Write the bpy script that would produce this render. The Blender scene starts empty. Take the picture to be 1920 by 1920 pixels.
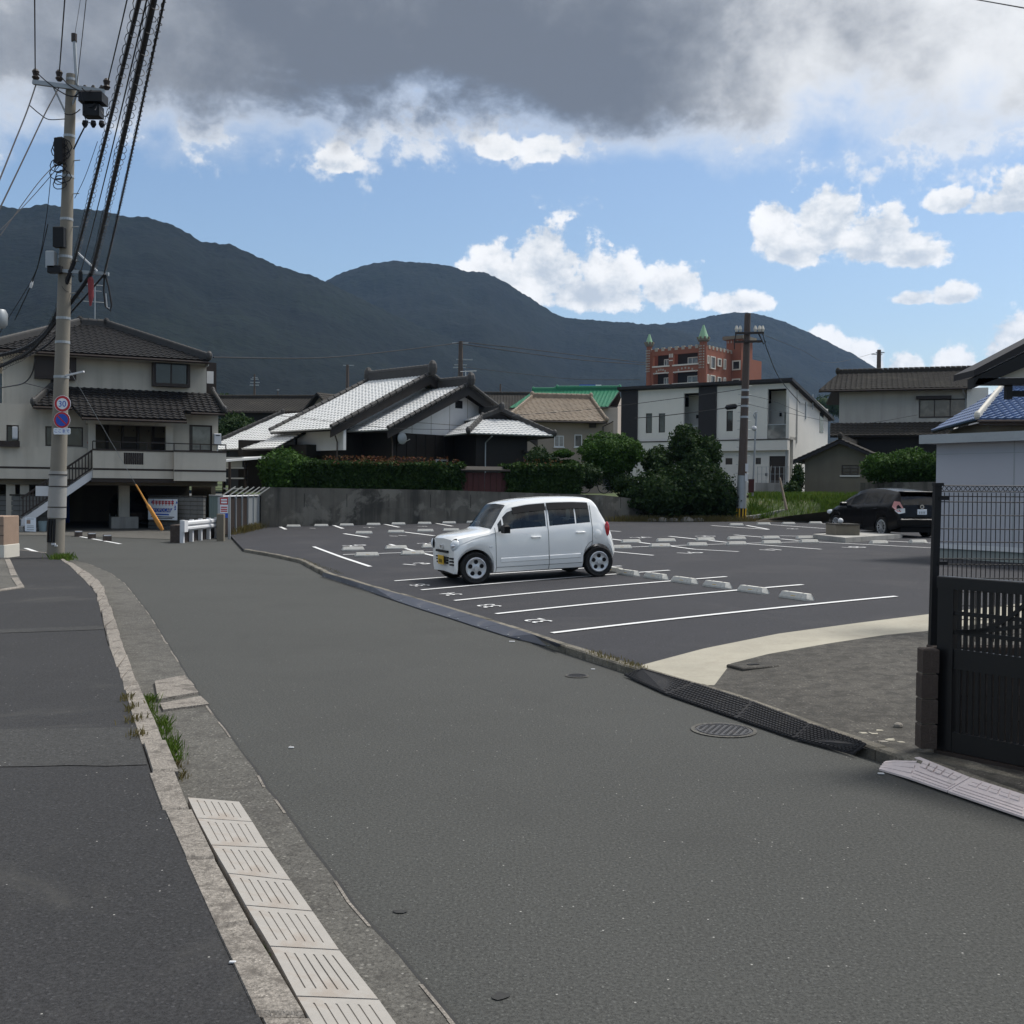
import bpy, bmesh, math, random
import numpy as np
from mathutils import Vector, Matrix, noise as mnoise
R = math.radians
random.seed(7); np.random.seed(7)
S = bpy.context.scene
COL = S.collection

# ------------------------------------------------------------------ camera
CAM_Z, FPX = 1.82, 1990.0
cam = bpy.data.cameras.new('camera'); camo = bpy.data.objects.new('camera', cam); COL.objects.link(camo)
cam.sensor_width = 36; cam.lens = 36 * FPX / 1920; cam.clip_start = 0.05; cam.clip_end = 20000
CROT = Matrix.Rotation(R(90 - 1.151), 4, 'X') @ Matrix.Rotation(R(0.5), 4, 'Z')
camo.matrix_world = Matrix.Translation((0, 0, CAM_Z)) @ CROT
S.camera = camo
S.render.engine = 'CYCLES'
S.cycles.max_bounces = 6; S.cycles.volume_bounces = 1
S.cycles.use_denoising = True
S.view_settings.view_transform = 'Standard'; S.view_settings.look = 'None'
S.view_settings.gamma = 1; S.view_settings.exposure = 1.0; S.view_settings.use_curve_mapping = False

def ray(px, py):
    return CROT.to_3x3() @ Vector(((px - 960) / FPX, (960 - py) / FPX, -1))
def P(px, py, y):
    d = ray(px, py); t = y / d.y
    return Vector((d.x * t, y, CAM_Z + d.z * t))
def G(px, py, z=0.0):
    d = ray(px, py); t = (z - CAM_Z) / d.z
    return Vector((d.x * t, d.y * t, z))

# ------------------------------------------------------------------ sky: NISHITA behind procedural clouds
SUN_EL, SUN_AZ = R(58), R(62)          # azimuth measured from +Y towards +X
world = bpy.data.worlds.new('World'); S.world = world; world.use_nodes = True
wt = world.node_tree; wt.nodes.clear()
class E:
    """tiny expression wrapper round math nodes of one tree"""
    tree = None
    def __init__(s, sock): s.s = sock
    @staticmethod
    def op(o, *a):
        n = E.tree.nodes.new('ShaderNodeMath'); n.operation = o
        for i, v in enumerate(a):
            if isinstance(v, E): E.tree.links.new(v.s, n.inputs[i])
            else: n.inputs[i].default_value = v
        return E(n.outputs[0])
    def __add__(s, o): return E.op('ADD', s, o)
    __radd__ = __add__
    def __sub__(s, o): return E.op('SUBTRACT', s, o)
    def __rsub__(s, o): return E.op('SUBTRACT', o, s)
    def __mul__(s, o): return E.op('MULTIPLY', s, o)
    __rmul__ = __mul__
    def __truediv__(s, o): return E.op('DIVIDE', s, o)
    def max(s, o): return E.op('MAXIMUM', s, o)
    def min(s, o): return E.op('MINIMUM', s, o)
    def sstep(s, a, b):
        n = E.tree.nodes.new('ShaderNodeMapRange'); n.interpolation_type = 'SMOOTHSTEP'
        E.tree.links.new(s.s, n.inputs[0]); n.inputs[1].default_value = a; n.inputs[2].default_value = b
        return E(n.outputs[0])
def tnoise(tree, vec, scale, detail=4, rough=.55, dist=0.0, mul=None):
    if mul:
        m = tree.nodes.new('ShaderNodeVectorMath'); m.operation = 'MULTIPLY'
        tree.links.new(vec, m.inputs[0]); m.inputs[1].default_value = mul; vec = m.outputs[0]
    n = tree.nodes.new('ShaderNodeTexNoise'); n.inputs['Scale'].default_value = scale
    n.inputs['Detail'].default_value = detail; n.inputs['Roughness'].default_value = rough; n.inputs['Distortion'].default_value = dist
    tree.links.new(vec, n.inputs['Vector'])
    return n.outputs[0]
def ramp(tree, fac, stops):
    n = tree.nodes.new('ShaderNodeValToRGB'); cr = n.color_ramp
    while len(cr.elements) < len(stops): cr.elements.new(.5)
    for e, (p, c) in zip(cr.elements, stops):
        e.position = p; e.color = (*c, 1)
    tree.links.new(fac.s if isinstance(fac, E) else fac, n.inputs[0])
    return n.outputs[0]
def mixc(tree, fac, a, b, mode='MIX'):
    n = tree.nodes.new('ShaderNodeMix'); n.data_type = 'RGBA'; n.blend_type = mode
    for sock, v in ((n.inputs[0], fac), (n.inputs[6], a), (n.inputs[7], b)):
        if isinstance(v, E): tree.links.new(v.s, sock)
        elif hasattr(v, 'links'): tree.links.new(v, sock)
        elif isinstance(v, (int, float)): sock.default_value = v
        else: sock.default_value = (*v, 1)
    return n.outputs[2]

def build_sky():
    E.tree = wt
    tc = wt.nodes.new('ShaderNodeTexCoord'); d = tc.outputs['Generated']
    sp = wt.nodes.new('ShaderNodeSeparateXYZ'); wt.links.new(d, sp.inputs[0])
    X, Y, Z = (E(o) for o in sp.outputs)
    az = E.op('ARCTAN2', X, Y); el = E.op('ARCSINE', Z)
    sky = wt.nodes.new('ShaderNodeTexSky'); sky.sky_type = 'NISHITA'; sky.sun_disc = False
    sky.sun_elevation = SUN_EL; sky.sun_rotation = SUN_AZ; sky.air_density = 1.15; sky.dust_density = 1.2; sky.ozone_density = 3.5
    big = E(tnoise(wt, d, 3.2, 5, .55, .3)) - .5
    mid = E(tnoise(wt, d, 11, 7, .6, .2, (1, 1, 1.5))) - .5
    fin = E(tnoise(wt, d, 42, 5, .62, .1)) - .5
    sh = wt.nodes.new('ShaderNodeVectorMath'); sh.operation = 'ADD'; wt.links.new(d, sh.inputs[0]); sh.inputs[1].default_value = (.012, .0, .016)
    relief = (mid - (E(tnoise(wt, sh.outputs[0], 11, 7, .6, .2, (1, 1, 1.5))) - .5)) * 2.2 + (fin - (E(tnoise(wt, sh.outputs[0], 42, 5, .62, .1)) - .5)) * .8
    def azel(px, py):
        v = ray(px, py).normalized(); return math.atan2(v.x, v.y), math.asin(v.z)
    # cumulus heaps: (left, right, top, bottom) of each lobe of the heap in the photograph
    lobes = [(872, 980, 440, 560), (930, 1100, 432, 575), (1060, 1235, 455, 585), (1180, 1308, 478, 575), (960, 1250, 500, 588),
             (1405, 1500, 362, 470), (1470, 1620, 356, 490), (1560, 1720, 385, 500), (1420, 1560, 430, 505), (1640, 1788, 430, 505),
             (1850, 1990, 305, 395), (1730, 1830, 352, 400), (1800, 1990, 350, 405),
             (1655, 1760, 540, 574), (1740, 1830, 526, 572), (1325, 1450, 545, 588),
             (595, 672, 276, 322), (895, 975, 252, 298), (975, 1065, 250, 305), (1510, 1600, 615, 690), (1560, 1660, 640, 730), (1650, 1740, 668, 740), (1740, 1860, 640, 740), (1830, 2000, 600, 720), (1860, 2060, 640, 760)]
    f = None; dzs = None
    for l, r, t, b in lobes:
        a0, e0 = azel((l + r) / 2, t * .36 + b * .64); ra = (azel(r, t)[0] - azel(l, t)[0]) / 2
        et, eb = azel((l + r) / 2, t)[1] - e0, e0 - azel((l + r) / 2, b)[1]
        dx = (az - a0) / ra; dz = (el - e0)
        dzn = (dz / et).max(dz / -eb)
        q = E.op('SQRT', dx * dx + dzn * dzn)
        q = 1.0 - q
        dzs = dz * 0.0 if dzs is None else dzs
        w_ = q.max(0.0); dzs = dzs + w_ * (dz / et)
        f = q if f is None else f.max(q)
    # the same kind of heaps elsewhere round the horizon
    side = E.op('ABSOLUTE', az).sstep(.52, .62)
    other = (E(tnoise(wt, d, 5.5, 2, .5, 0, (1, 1, 2.2))) - .56) * 6.0 - el.sstep(.22, .34) * 3.0 - (1.0 - el.sstep(-.02, .05)) * 2.0
    f = f.max(side * (other + 5.0) - 5.0)
    edge = f + .10 + mid * 2.3 + fin * 1.5 + E(tnoise(wt, d, 95, 4, .6)) * .5 - .25
    cdens = edge.sstep(.02, .36)
    # layer cloud overhead: ragged lower edge a little above the hills
    edge_px = [(-300, 300), (0, 285), (200, 262), (420, 272), (560, 268), (700, 252), (850, 246), (1000, 252), (1130, 286), (1300, 308), (1450, 292), (1560, 262), (1720, 275), (1860, 262), (2200, 240)]
    pts = [azel(*p) for p in edge_px]
    fc = wt.nodes.new('ShaderNodeFloatCurve'); cu = fc.mapping.curves[0]
    a_lo, a_hi = -1.2, 1.2
    cpts = [(0.0, .16 + .17)] + [((a - a_lo) / (a_hi - a_lo), e) for a, e in pts] + [(1.0, .33)]
    while len(cu.points) < len(cpts): cu.points.new(.5, .5)
    for p, c in zip(cu.points, cpts): p.location = c
    fc.mapping.update()
    wt.links.new(((az - a_lo) / (a_hi - a_lo)).s, fc.inputs['Value'])
    s = el - E(fc.outputs[0])
    raw = s * 12.0 + mid * 1.6 + fin * .28 + big * .45
    layer = raw.sstep(-.30, .65); thick = raw.sstep(-.10, .62)
    gaps = (s * 8.0 + mid * 3.2 + fin * 1.8 + big * .6).sstep(-.10, .45) * .8
    # thin the layer behind the viewer and let blue gaps through
    brk = (E(tnoise(wt, d, 2.3, 4, .55, .2)) + side * -.06).sstep(.36, .5) * .75 + .25
    up = s.sstep(.0, .25)
    layer = layer.max(gaps) * (1.0 - up * (1.0 - brk) * side)
    # how dark the layer is: one heavy grey bank with a brighter right-hand side
    a0, e0 = azel(640, 120)
    dx = (az - a0) / .58; dz = (el - e0) / .175
    bank = 1.0 - E.op('SQRT', dx * dx + dz * dz)
    a1, e1 = azel(20, 60)
    dx1 = (az - a1) / .30; dz1 = (el - e1) / .10
    bank = bank.max(.45 - E.op('SQRT', dx1 * dx1 + dz1 * dz1) * .5)
    over = el.sstep(.45, .8) * .25 - side * .55
    dark = ((bank * 1.0 + over + big * 1.9 + mid * 1.1 + fin * .4 + .16) * thick - relief * .16).sstep(-.02, 1.05)
    lcol = ramp(wt, dark, [(0, (.455, .46, .465)), (.28, (.32, .328, .34)), (.60, (.17, .182, .20)), (1, (.084, .093, .110))])
    # cumulus tone: bright crowns, greyer where thick and low
    tone = (f * -.35 + relief * 1.1 + dzs * .5 + .62).sstep(.0, 1.0)
    ccol = ramp(wt, tone, [(0, (.29, .32, .36)), (.4, (.41, .425, .44)), (.75, (.50, .50, .50)), (1, (.53, .53, .53))])
    b0 = wt.nodes.new('ShaderNodeBackground'); wt.links.new(sky.outputs[0], b0.inputs[0]); b0.inputs[1].default_value = .066
    b1 = wt.nodes.new('ShaderNodeBackground'); wt.links.new(ccol, b1.inputs[0]); b1.inputs[1].default_value = 1
    b2 = wt.nodes.new('ShaderNodeBackground'); wt.links.new(lcol, b2.inputs[0]); b2.inputs[1].default_value = 1
    m1 = wt.nodes.new('ShaderNodeMixShader'); wt.links.new(cdens.s, m1.inputs[0]); wt.links.new(b0.outputs[0], m1.inputs[1]); wt.links.new(b1.outputs[0], m1.inputs[2])
    m2 = wt.nodes.new('ShaderNodeMixShader'); wt.links.new(layer.s, m2.inputs[0]); wt.links.new(m1.outputs[0], m2.inputs[1]); wt.links.new(b2.outputs[0], m2.inputs[2])
    out = wt.nodes.new('ShaderNodeOutputWorld'); wt.links.new(m2.outputs[0], out.inputs[0])
build_sky()
world.cycles.sampling_method = 'MANUAL'; world.cycles.sample_map_resolution = 1024
sun = bpy.data.lights.new('sun', 'SUN'); suno = bpy.data.objects.new('sun', sun); COL.objects.link(suno)
sun.energy = 2.0; sun.angle = R(14); sun.color = (1, .965, .91)
sd = Vector((math.sin(SUN_AZ) * math.cos(SUN_EL), math.cos(SUN_AZ) * math.cos(SUN_EL), math.sin(SUN_EL)))
suno.rotation_euler = sd.to_track_quat('Z', 'Y').to_euler(); suno.location = (20, 10, 60)

# ------------------------------------------------------------------ object helpers
def tag(o, label=None, cat=None, group=None, kind=None):
    if label: o['label'] = label
    if cat: o['category'] = cat
    if group: o['group'] = group
    if kind: o['kind'] = kind
    return o
def thing(name, label, cat, loc=(0, 0, 0), rz=0.0, group=None):
    o = bpy.data.objects.new(name, None); COL.objects.link(o)
    o.location = loc; o.rotation_euler = (0, 0, rz); o.empty_display_size = .2
    return tag(o, label, cat, group)
def link(name, me, mat, parent=None, loc=None, rot=None):
    o = bpy.data.objects.new(name, me); COL.objects.link(o)
    if mat is not None and not me.materials:
        for m in (mat if isinstance(mat, (list, tuple)) else [mat]): me.materials.append(m)
    if parent is not None: o.parent = parent
    if loc is not None: o.location = loc
    if rot is not None: o.rotation_euler = rot
    return o
def copy_tree(o, parent=None):
    c = o.copy(); COL.objects.link(c)
    if parent is not None: c.parent = parent
    for ch in list(o.children): copy_tree(ch, c)
    return c
ORD = ['first', 'second', 'third', 'fourth', 'fifth', 'sixth', 'seventh', 'eighth', 'ninth', 'tenth', 'eleventh', 'twelfth', 'thirteenth', 'fourteenth']

class MB:
    """collects primitives into one mesh"""
    def __init__(s): s.v, s.f, s.mi, s.cur = [], [], [], 0
    def add(s, vs, fs):
        k = len(s.v); s.v += [tuple(v) for v in vs]; s.f += [tuple(i + k for i in f) for f in fs]; s.mi += [s.cur] * len(fs); return s
    def box(s, x0, x1, y0, y1, z0, z1):
        return s.hexa([(x0, y0, z0), (x1, y0, z0), (x1, y1, z0), (x0, y1, z0), (x0, y0, z1), (x1, y0, z1), (x1, y1, z1), (x0, y1, z1)])
    def cbox(s, x0, x1, y0, y1, z0, z1, c=.01):
        """box with chamfered top edges"""
        v = [(x0, y0, z0), (x1, y0, z0), (x1, y1, z0), (x0, y1, z0), (x0, y0, z1 - c), (x1, y0, z1 - c), (x1, y1, z1 - c), (x0, y1, z1 - c),
             (x0 + c, y0 + c, z1), (x1 - c, y0 + c, z1), (x1 - c, y1 - c, z1), (x0 + c, y1 - c, z1)]
        f = [(3, 2, 1, 0)]
        for i in range(4):
            j = (i + 1) % 4; f += [(i, j, 4 + j, 4 + i), (4 + i, 4 + j, 8 + j, 8 + i)]
        return s.add(v, f + [(8, 9, 10, 11)])
    def hexa(s, v):
        return s.add(v, [(3, 2, 1, 0), (4, 5, 6, 7), (0, 1, 5, 4), (1, 2, 6, 5), (2, 3, 7, 6), (3, 0, 4, 7)])
    def quad(s, *v): return s.add(v, [tuple(range(len(v)))])
    def slab(s, pts, dv):
        """prism: polygon pts swept by vector dv"""
        n = len(pts); a = [Vector(p) for p in pts]; b = [p + Vector(dv) for p in a]
        return s.add(a + b, [tuple(range(n))[::-1], tuple(range(n, 2 * n))] + [(i, (i + 1) % n, n + (i + 1) % n, n + i) for i in range(n)])
    def bar(s, p, q, w, h=None, up=(0, 0, 1)):
        p, q = Vector(p), Vector(q); h = h or w; d = (q - p).normalized(); upv = Vector(up)
        if abs(d.dot(upv)) > .98: upv = Vector((0, 1, 0))
        x = d.cross(upv).normalized(); z = x.cross(d).normalized(); x *= w / 2; z *= h / 2
        return s.hexa([p - x - z, p + x - z, q + x - z, q - x - z, p - x + z, p + x + z, q + x + z, q - x + z])
    def tube(s, pts, r, n=8, caps=True):
        pts = [Vector(p) for p in pts]; m = len(pts); rs = r if isinstance(r, (list, tuple)) else [r] * m
        k = len(s.v); vs, fs = [], []; ref = None
        for i, p in enumerate(pts):
            d = (pts[min(i + 1, m - 1)] - pts[max(i - 1, 0)]).normalized()
            if ref is None: ref = d.orthogonal().normalized()
            x = (ref - d * ref.dot(d)).normalized(); ref = x; y = d.cross(x)
            vs += [p + (x * math.cos(2 * math.pi * j / n) + y * math.sin(2 * math.pi * j / n)) * rs[i] for j in range(n)]
        for i in range(m - 1):
            for j in range(n):
                a, b = i * n + j, i * n + (j + 1) % n; fs.append((a, b, b + n, a + n))
        if caps: fs += [tuple(range(n))[::-1], tuple(range((m - 1) * n, m * n))]
        return s.add(vs, fs)
    def cyl(s, c, r, h, n=16, axis='Z', r2=None):
        c = Vector(c); a = {'X': Vector((1, 0, 0)), 'Y': Vector((0, 1, 0)), 'Z': Vector((0, 0, 1))}[axis]
        return s.tube([c, c + a * h], [r, r if r2 is None else r2], n)
    def lathe(s, prof, n=24, axis='Z', c=(0, 0, 0)):
        c = Vector(c); vs, fs = [], []; m = len(prof)
        for r, z in prof:
            for j in range(n):
                a = 2 * math.pi * j / n; x, y = r * math.cos(a), r * math.sin(a)
                vs.append(c + Vector({'Z': (x, y, z), 'Y': (x, z, y), 'X': (z, x, y)}[axis]))
        for i in range(m - 1):
            for j in range(n):
                a, b = i * n + j, i * n + (j + 1) % n; fs.append((a, b, b + n, a + n))
        return s.add(vs, fs)
    def ball(s, c, rx, ry, rz, nu=12, nv=8):
        vs, fs = [], []
        for i in range(nv + 1):
            t = math.pi * i / nv
            for j in range(nu):
                a = 2 * math.pi * j / nu
                vs.append((c[0] + rx * math.sin(t) * math.cos(a), c[1] + ry * math.sin(t) * math.sin(a), c[2] + rz * math.cos(t)))
        for i in range(nv):
            for j in range(nu):
                a, b = i * nu + j, i * nu + (j + 1) % nu; fs.append((a, a + nu, b + nu, b))
        return s.add(vs, fs)
    def mesh(s, name, smooth=False, angle=None):
        me = bpy.data.meshes.new(name); me.from_pydata(s.v, [], s.f); me.update()
        if any(s.mi): me.polygons.foreach_set('material_index', s.mi)
        bm = bmesh.new(); bm.from_mesh(me)
        bmesh.ops.recalc_face_normals(bm, faces=bm.faces); bm.to_mesh(me); bm.free()
        if smooth:
            me.polygons.foreach_set('use_smooth', [True] * len(me.polygons))
            if angle: me.set_sharp_from_angle(angle=R(angle))
        return me
    def build(s, name, mat, parent=None, loc=None, smooth=False, angle=None, rot=None):
        return link(name, s.mesh(name, smooth, angle), mat, parent, loc, rot)

# ------------------------------------------------------------------ materials
MATS = {}
def pmat(name, col, rough=.8, var=.12, scale=3.0, fvar=.08, fscale=60, bump=0.0, bscale=60, metallic=0.0, spec=.3, coat=0.0,
         streak=None, blot=None, world_co=False, emit=None):
    m = bpy.data.materials.new(name); m.use_nodes = True; t = m.node_tree; b = t.nodes['Principled BSDF']; E.tree = t
    if world_co: vec = t.nodes.new('ShaderNodeNewGeometry').outputs['Position']
    else: vec = t.nodes.new('ShaderNodeTexCoord').outputs['Object']
    n1 = E(tnoise(t, vec, scale, 4, .6)); n2 = E(tnoise(t, vec, fscale, 3, .6))
    k = 1.0 + (n1 - .5) * (2.6 * var) + (n2 - .5) * (2.6 * fvar)
    v = t.nodes.new('ShaderNodeVectorMath'); v.operation = 'SCALE'; v.inputs[0].default_value = col; t.links.new(k.s, v.inputs['Scale'])
    c = v.outputs[0]
    if streak:      # (colour, amount): run-off streaks that hang down the face
        s1 = E(tnoise(t, vec, 1.0, 4, .6, 0, (2.2, 2.2, .12))); s2 = E(tnoise(t, vec, 1.0, 3, .6, 0, (.5, .5, .6)))
        c = mixc(t, (s1 * .65 + s2 * .35).sstep(.44, .66) * streak[1], c, streak[0])
    if blot:        # (colour, scale, low, high, amount)
        q = E(tnoise(t, vec, blot[1], 6, .65, .4)).sstep(blot[2], blot[3]) * blot[4]
        c = mixc(t, q, c, blot[0])
    t.links.new(c, b.inputs['Base Color'])
    b.inputs['Roughness'].default_value = rough; b.inputs['Metallic'].default_value = metallic
    b.inputs['Specular IOR Level'].default_value = spec; b.inputs['Coat Weight'].default_value = coat; b.inputs['Coat Roughness'].default_value = .06
    if bump:
        bn = t.nodes.new('ShaderNodeBump'); bn.inputs['Strength'].default_value = bump; bn.inputs['Distance'].default_value = .02
        t.links.new(tnoise(t, vec, bscale, 4, .6), bn.inputs['Height']); t.links.new(bn.outputs[0], b.inputs['Normal'])
    MATS[name] = m
    return m
def asphalt(name, col, chips=.5, chip=55, big=.12, tint=None, patch=None, rough=.86):
    m = bpy.data.materials.new(name); m.use_nodes = True; t = m.node_tree; b = t.nodes['Principled BSDF']; E.tree = t
    vec = t.nodes.new('ShaderNodeNewGeometry').outputs['Position']
    n0 = E(tnoise(t, vec, .35, 4, .6)); n1 = E(tnoise(t, vec, 2.3, 5, .65)) * .6 + E(tnoise(t, vec, 22, 3, .7)) * .4; n3 = E(tnoise(t, vec, 62, 3, .7)); n2 = E(tnoise(t, vec, 170, 2, .6))
    k = 1.0 + (n0 - .5) * (3 * big) + (n1 - .5) * (2 * big) + (n2 - .5) * 1.3 + (n3 - .5) * 2.4
    vo = t.nodes.new('ShaderNodeTexVoronoi'); vo.inputs['Scale'].default_value = chip; t.links.new(vec, vo.inputs['Vector'])
    sep = t.nodes.new('ShaderNodeSeparateColor'); t.links.new(vo.outputs['Color'], sep.inputs[0])
    stone = (1.0 - E(vo.outputs['Distance']).sstep(.18, .42)) * (E(sep.outputs[0]) - .5).sstep(0, .5)
    k = k + stone * chips
    v = t.nodes.new('ShaderNodeVectorMath'); v.operation = 'SCALE'; v.inputs[0].default_value = col; t.links.new(k.s, v.inputs['Scale'])
    c = v.outputs[0]
    v2 = t.nodes.new('ShaderNodeTexVoronoi'); v2.inputs['Scale'].default_value = 16; t.links.new(vec, v2.inputs['Vector'])
    sp2 = t.nodes.new('ShaderNodeSeparateColor'); t.links.new(v2.outputs['Color'], sp2.inputs[0])
    spk = (1.0 - E(v2.outputs['Distance']).sstep(.05, .09)) * E(sp2.outputs[1]).sstep(.68, .72)
    c = mixc(t, spk * .75, c, (.42, .41, .38))
    if patch:
        q = E(tnoise(t, vec, patch[1], 5, .65, .5)).sstep(patch[2], patch[3]) * patch[4]
        c = mixc(t, q, c, patch[0])
    t.links.new(c, b.inputs['Base Color']); b.inputs['Roughness'].default_value = rough; b.inputs['Specular IOR Level'].default_value = .25
    bn = t.nodes.new('ShaderNodeBump'); bn.inputs['Strength'].default_value = .55; bn.inputs['Distance'].default_value = .008
    t.links.new((n2 * .7 + stone * .6).s, bn.inputs['Height']); t.links.new(bn.outputs[0], b.inputs['Normal'])
    MATS[name] = m
    return m
def leafmat(name, cols, trans=.25):
    m = bpy.data.materials.new(name); m.use_nodes = True; t = m.node_tree; b = t.nodes['Principled BSDF']; E.tree = t
    g = t.nodes.new('ShaderNodeNewGeometry'); co = t.nodes.new('ShaderNodeTexCoord').outputs['Object']
    q = E(g.outputs['Random Per Island']) * .55 + E(tnoise(t, co, 1.3, 3, .6)) * .9 - .2
    c = ramp(t, q, [(i / (len(cols) - 1), k) for i, k in enumerate(cols)])
    t.links.new(c, b.inputs['Base Color']); b.inputs['Roughness'].default_value = .7; b.inputs['Specular IOR Level'].default_value = .15
    tr = t.nodes.new('ShaderNodeBsdfTranslucent'); t.links.new(c, tr.inputs[0])
    mx = t.nodes.new('ShaderNodeMixShader'); mx.inputs[0].default_value = trans
    out = t.nodes['Material Output']; t.links.new(b.outputs[0], mx.inputs[1]); t.links.new(tr.outputs[0], mx.inputs[2]); t.links.new(mx.outputs[0], out.inputs[0])
    return m
def glassmat(name, col, rough=.05, alpha=1.0, spec=.6):
    m = bpy.data.materials.new(name); m.use_nodes = True; t = m.node_tree; b = t.nodes['Principled BSDF']; E.tree = t
    co = t.nodes.new('ShaderNodeTexCoord').outputs['Object']
    c = mixc(t, E(tnoise(t, co, 1.6, 3, .5)).sstep(.4, .65), tuple(x * .75 for x in col), tuple(x * 1.3 for x in col))
    t.links.new(c, b.inputs['Base Color']); b.inputs['Roughness'].default_value = rough; b.inputs['Specular IOR Level'].default_value = spec
    b.inputs['Alpha'].default_value = alpha
    return m

M = {}
M['road'] = asphalt('road_asphalt', (.054, .055, .051), .8, 60, .10, patch=((.040, .040, .038), .5, .52, .7, .35))
M['walk'] = asphalt('pavement_asphalt', (.029, .029, .030), .8, 45, .16, patch=((.070, .068, .062), .8, .56, .74, .5))
M['lot'] = asphalt('lot_asphalt', (.033, .033, .037), .35, 90, .10, patch=((.055, .053, .055), .6, .5, .68, .45))
M['walkpale'] = asphalt('pavement_patch', (.041, .041, .040), 1.0, 45, .2, patch=((.032, .032, .033), 1.5, .5, .7, .6))
M['gutter'] = asphalt('gutter_concrete', (.092, .088, .078), 1.2, 38, .3, patch=((.045, .042, .038), 5, .46, .68, .55))
M['kerb'] = asphalt('kerb_stone', (.21, .19, .165), .7, 70, .3, patch=((.085, .075, .065), 7.0, .48, .66, .75))
M['kerbdark'] = asphalt('kerb_weathered', (.17, .155, .125), .5, 60, .3, patch=((.06, .055, .045), 2.0, .45, .62, .75))
M['apron'] = asphalt('weathered_concrete', (.070, .065, .056), 1.2, 30, .35, patch=((.030, .028, .024), 6, .40, .64, .75))
M['newcrete'] = pmat('fresh_concrete', (.325, .302, .242), .85, .22, 1.6, .12, 40, .2, 60, world_co=True, blot=((.25, .225, .18), 2.2, .5, .7, .5))
M['paint'] = pmat('road_paint', (.66, .66, .65), .6, .06, 2, .2, 50, .15, 120, world_co=True, blot=((.22, .22, .225), 22, .58, .72, .7))
M['crete'] = pmat('concrete', (.33, .32, .295), .85, .16, 2, .1, 40, .2, 50, streak=((.10, .10, .09), .5))
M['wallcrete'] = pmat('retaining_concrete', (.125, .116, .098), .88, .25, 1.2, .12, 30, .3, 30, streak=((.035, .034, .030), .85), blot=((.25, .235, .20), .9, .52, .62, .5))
M['block'] = pmat('grey_block', (.155, .155, .145), .9, .2, 4, .15, 60, .35, 70, streak=((.07, .07, .065), .6))
M['plaster'] = pmat('cream_plaster', (.49, .455, .385), .85, .07, 1.2, .05, 40, .1, 60, streak=((.31, .28, .235), .5))
M['white'] = pmat('white_plaster', (.64, .62, .57), .8, .06, 1.5, .06, 40, .1, 60, streak=((.56, .54, .50), .2))
M['palewhite'] = pmat('white_panel', (.60, .605, .61), .6, .05, 1.5, .03, 30, 0, 10, streak=((.5, .5, .48), .25))
M['beige'] = pmat('beige_plaster', (.27, .228, .188), .85, .08, 1.5, .05, 40, .1, 60, streak=((.28, .24, .2), .4))
M['pinkwall'] = pmat('pinkish_siding', (.42, .36, .30), .8, .08, 2, .05, 40)
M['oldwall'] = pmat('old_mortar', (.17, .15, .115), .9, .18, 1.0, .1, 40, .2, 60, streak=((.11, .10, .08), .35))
M['greywall'] = pmat('grey_render', (.40, .38, .34), .88, .08, 1.2, .06, 40, .1, 60, streak=((.24, .225, .2), .4))
M['palefoot'] = pmat('pale_foundation', (.27, .29, .27), .85, .08, 2, .06, 40)
M['castletrim'] = pmat('castle_trim', (.33, .30, .25), .75, .1, 3, .05, 30)
M['stain'] = pmat('tar_stain', (.036, .036, .035), .9, .2, 20, .1, 80, world_co=True)
M['darkwood'] = pmat('dark_wood', (.014, .011, .009), .6, .25, 3, .2, 60, .2, 40)
M['brown'] = pmat('brown_frame', (.032, .023, .019), .5, .15, 4, .1, 60)
M['charcoal'] = pmat('charcoal_siding', (.018, .016, .017), .6, .12, 3, .1, 50)
M['darkroof'] = pmat('dark_tile', (.0105, .0098, .0102), .6, .3, 1.4, .25, 14, .1, 40, spec=.2)
M['silver'] = pmat('silver_tile', (.60, .60, .585), .35, .12, 1.0, .12, 16, .1, 40, spec=.6, blot=((.5, .5, .49), 1.5, .5, .7, .3))
M['ridge'] = pmat('ridge_tile', (.045, .043, .041), .6, .25, 3, .2, 20, .1, 40, spec=.3)
M['tanroof'] = pmat('tan_tile', (.20, .158, .115), .6, .22, 1.3, .28, 9, .1, 40, blot=((.29, .25, .20), 2.0, .5, .7, .5))
M['brownroof'] = pmat('old_brown_tile', (.030, .026, .021), .8, .28, .8, .25, 9, .15, 40, blot=((.062, .055, .042), .7, .5, .7, .6))
M['greenroof'] = pmat('green_tile', (.016, .17, .085), .45, .15, 2, .1, 20, spec=.5)
M['blueroof'] = pmat('blue_tile', (.07, .12, .24), .28, .3, 2, .3, 10, spec=.6)
M['metal'] = pmat('galvanised', (.34, .36, .37), .5, .12, 2, .06, 40, metallic=.5)
M['lav'] = pmat('lavender_siding', (.42, .425, .455), .6, .03, 1.5, .03, 60)
M['brick'] = pmat('red_tile_cladding', (.225, .080, .047), .75, .12, .5, .12, 30)
M['palegreen'] = pmat('pale_green_copper', (.22, .38, .24), .6, .1, 3, .08, 30)
M['ivory'] = pmat('ivory_trim', (.58, .55, .48), .7, .08, 3, .05, 30)
M['pole'] = pmat('pole_concrete', (.22, .20, .165), .85, .12, 2, .12, 50, .2, 80, streak=((.16, .145, .115), .5))
M['polewrap'] = pmat('pole_wrap', (.30, .29, .27), .6, .08, 4, .06, 50)
M['woodpole'] = pmat('brown_pole', (.085, .066, .056), .85, .15, 3, .1, 50)
M['black'] = pmat('black_metal', (.010, .010, .011), .5, .1, 4, .1, 50, spec=.25)
M['gate'] = pmat('black_aluminium', (.010, .010, .011), .35, .1, 4, .1, 60, spec=.4)
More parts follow.
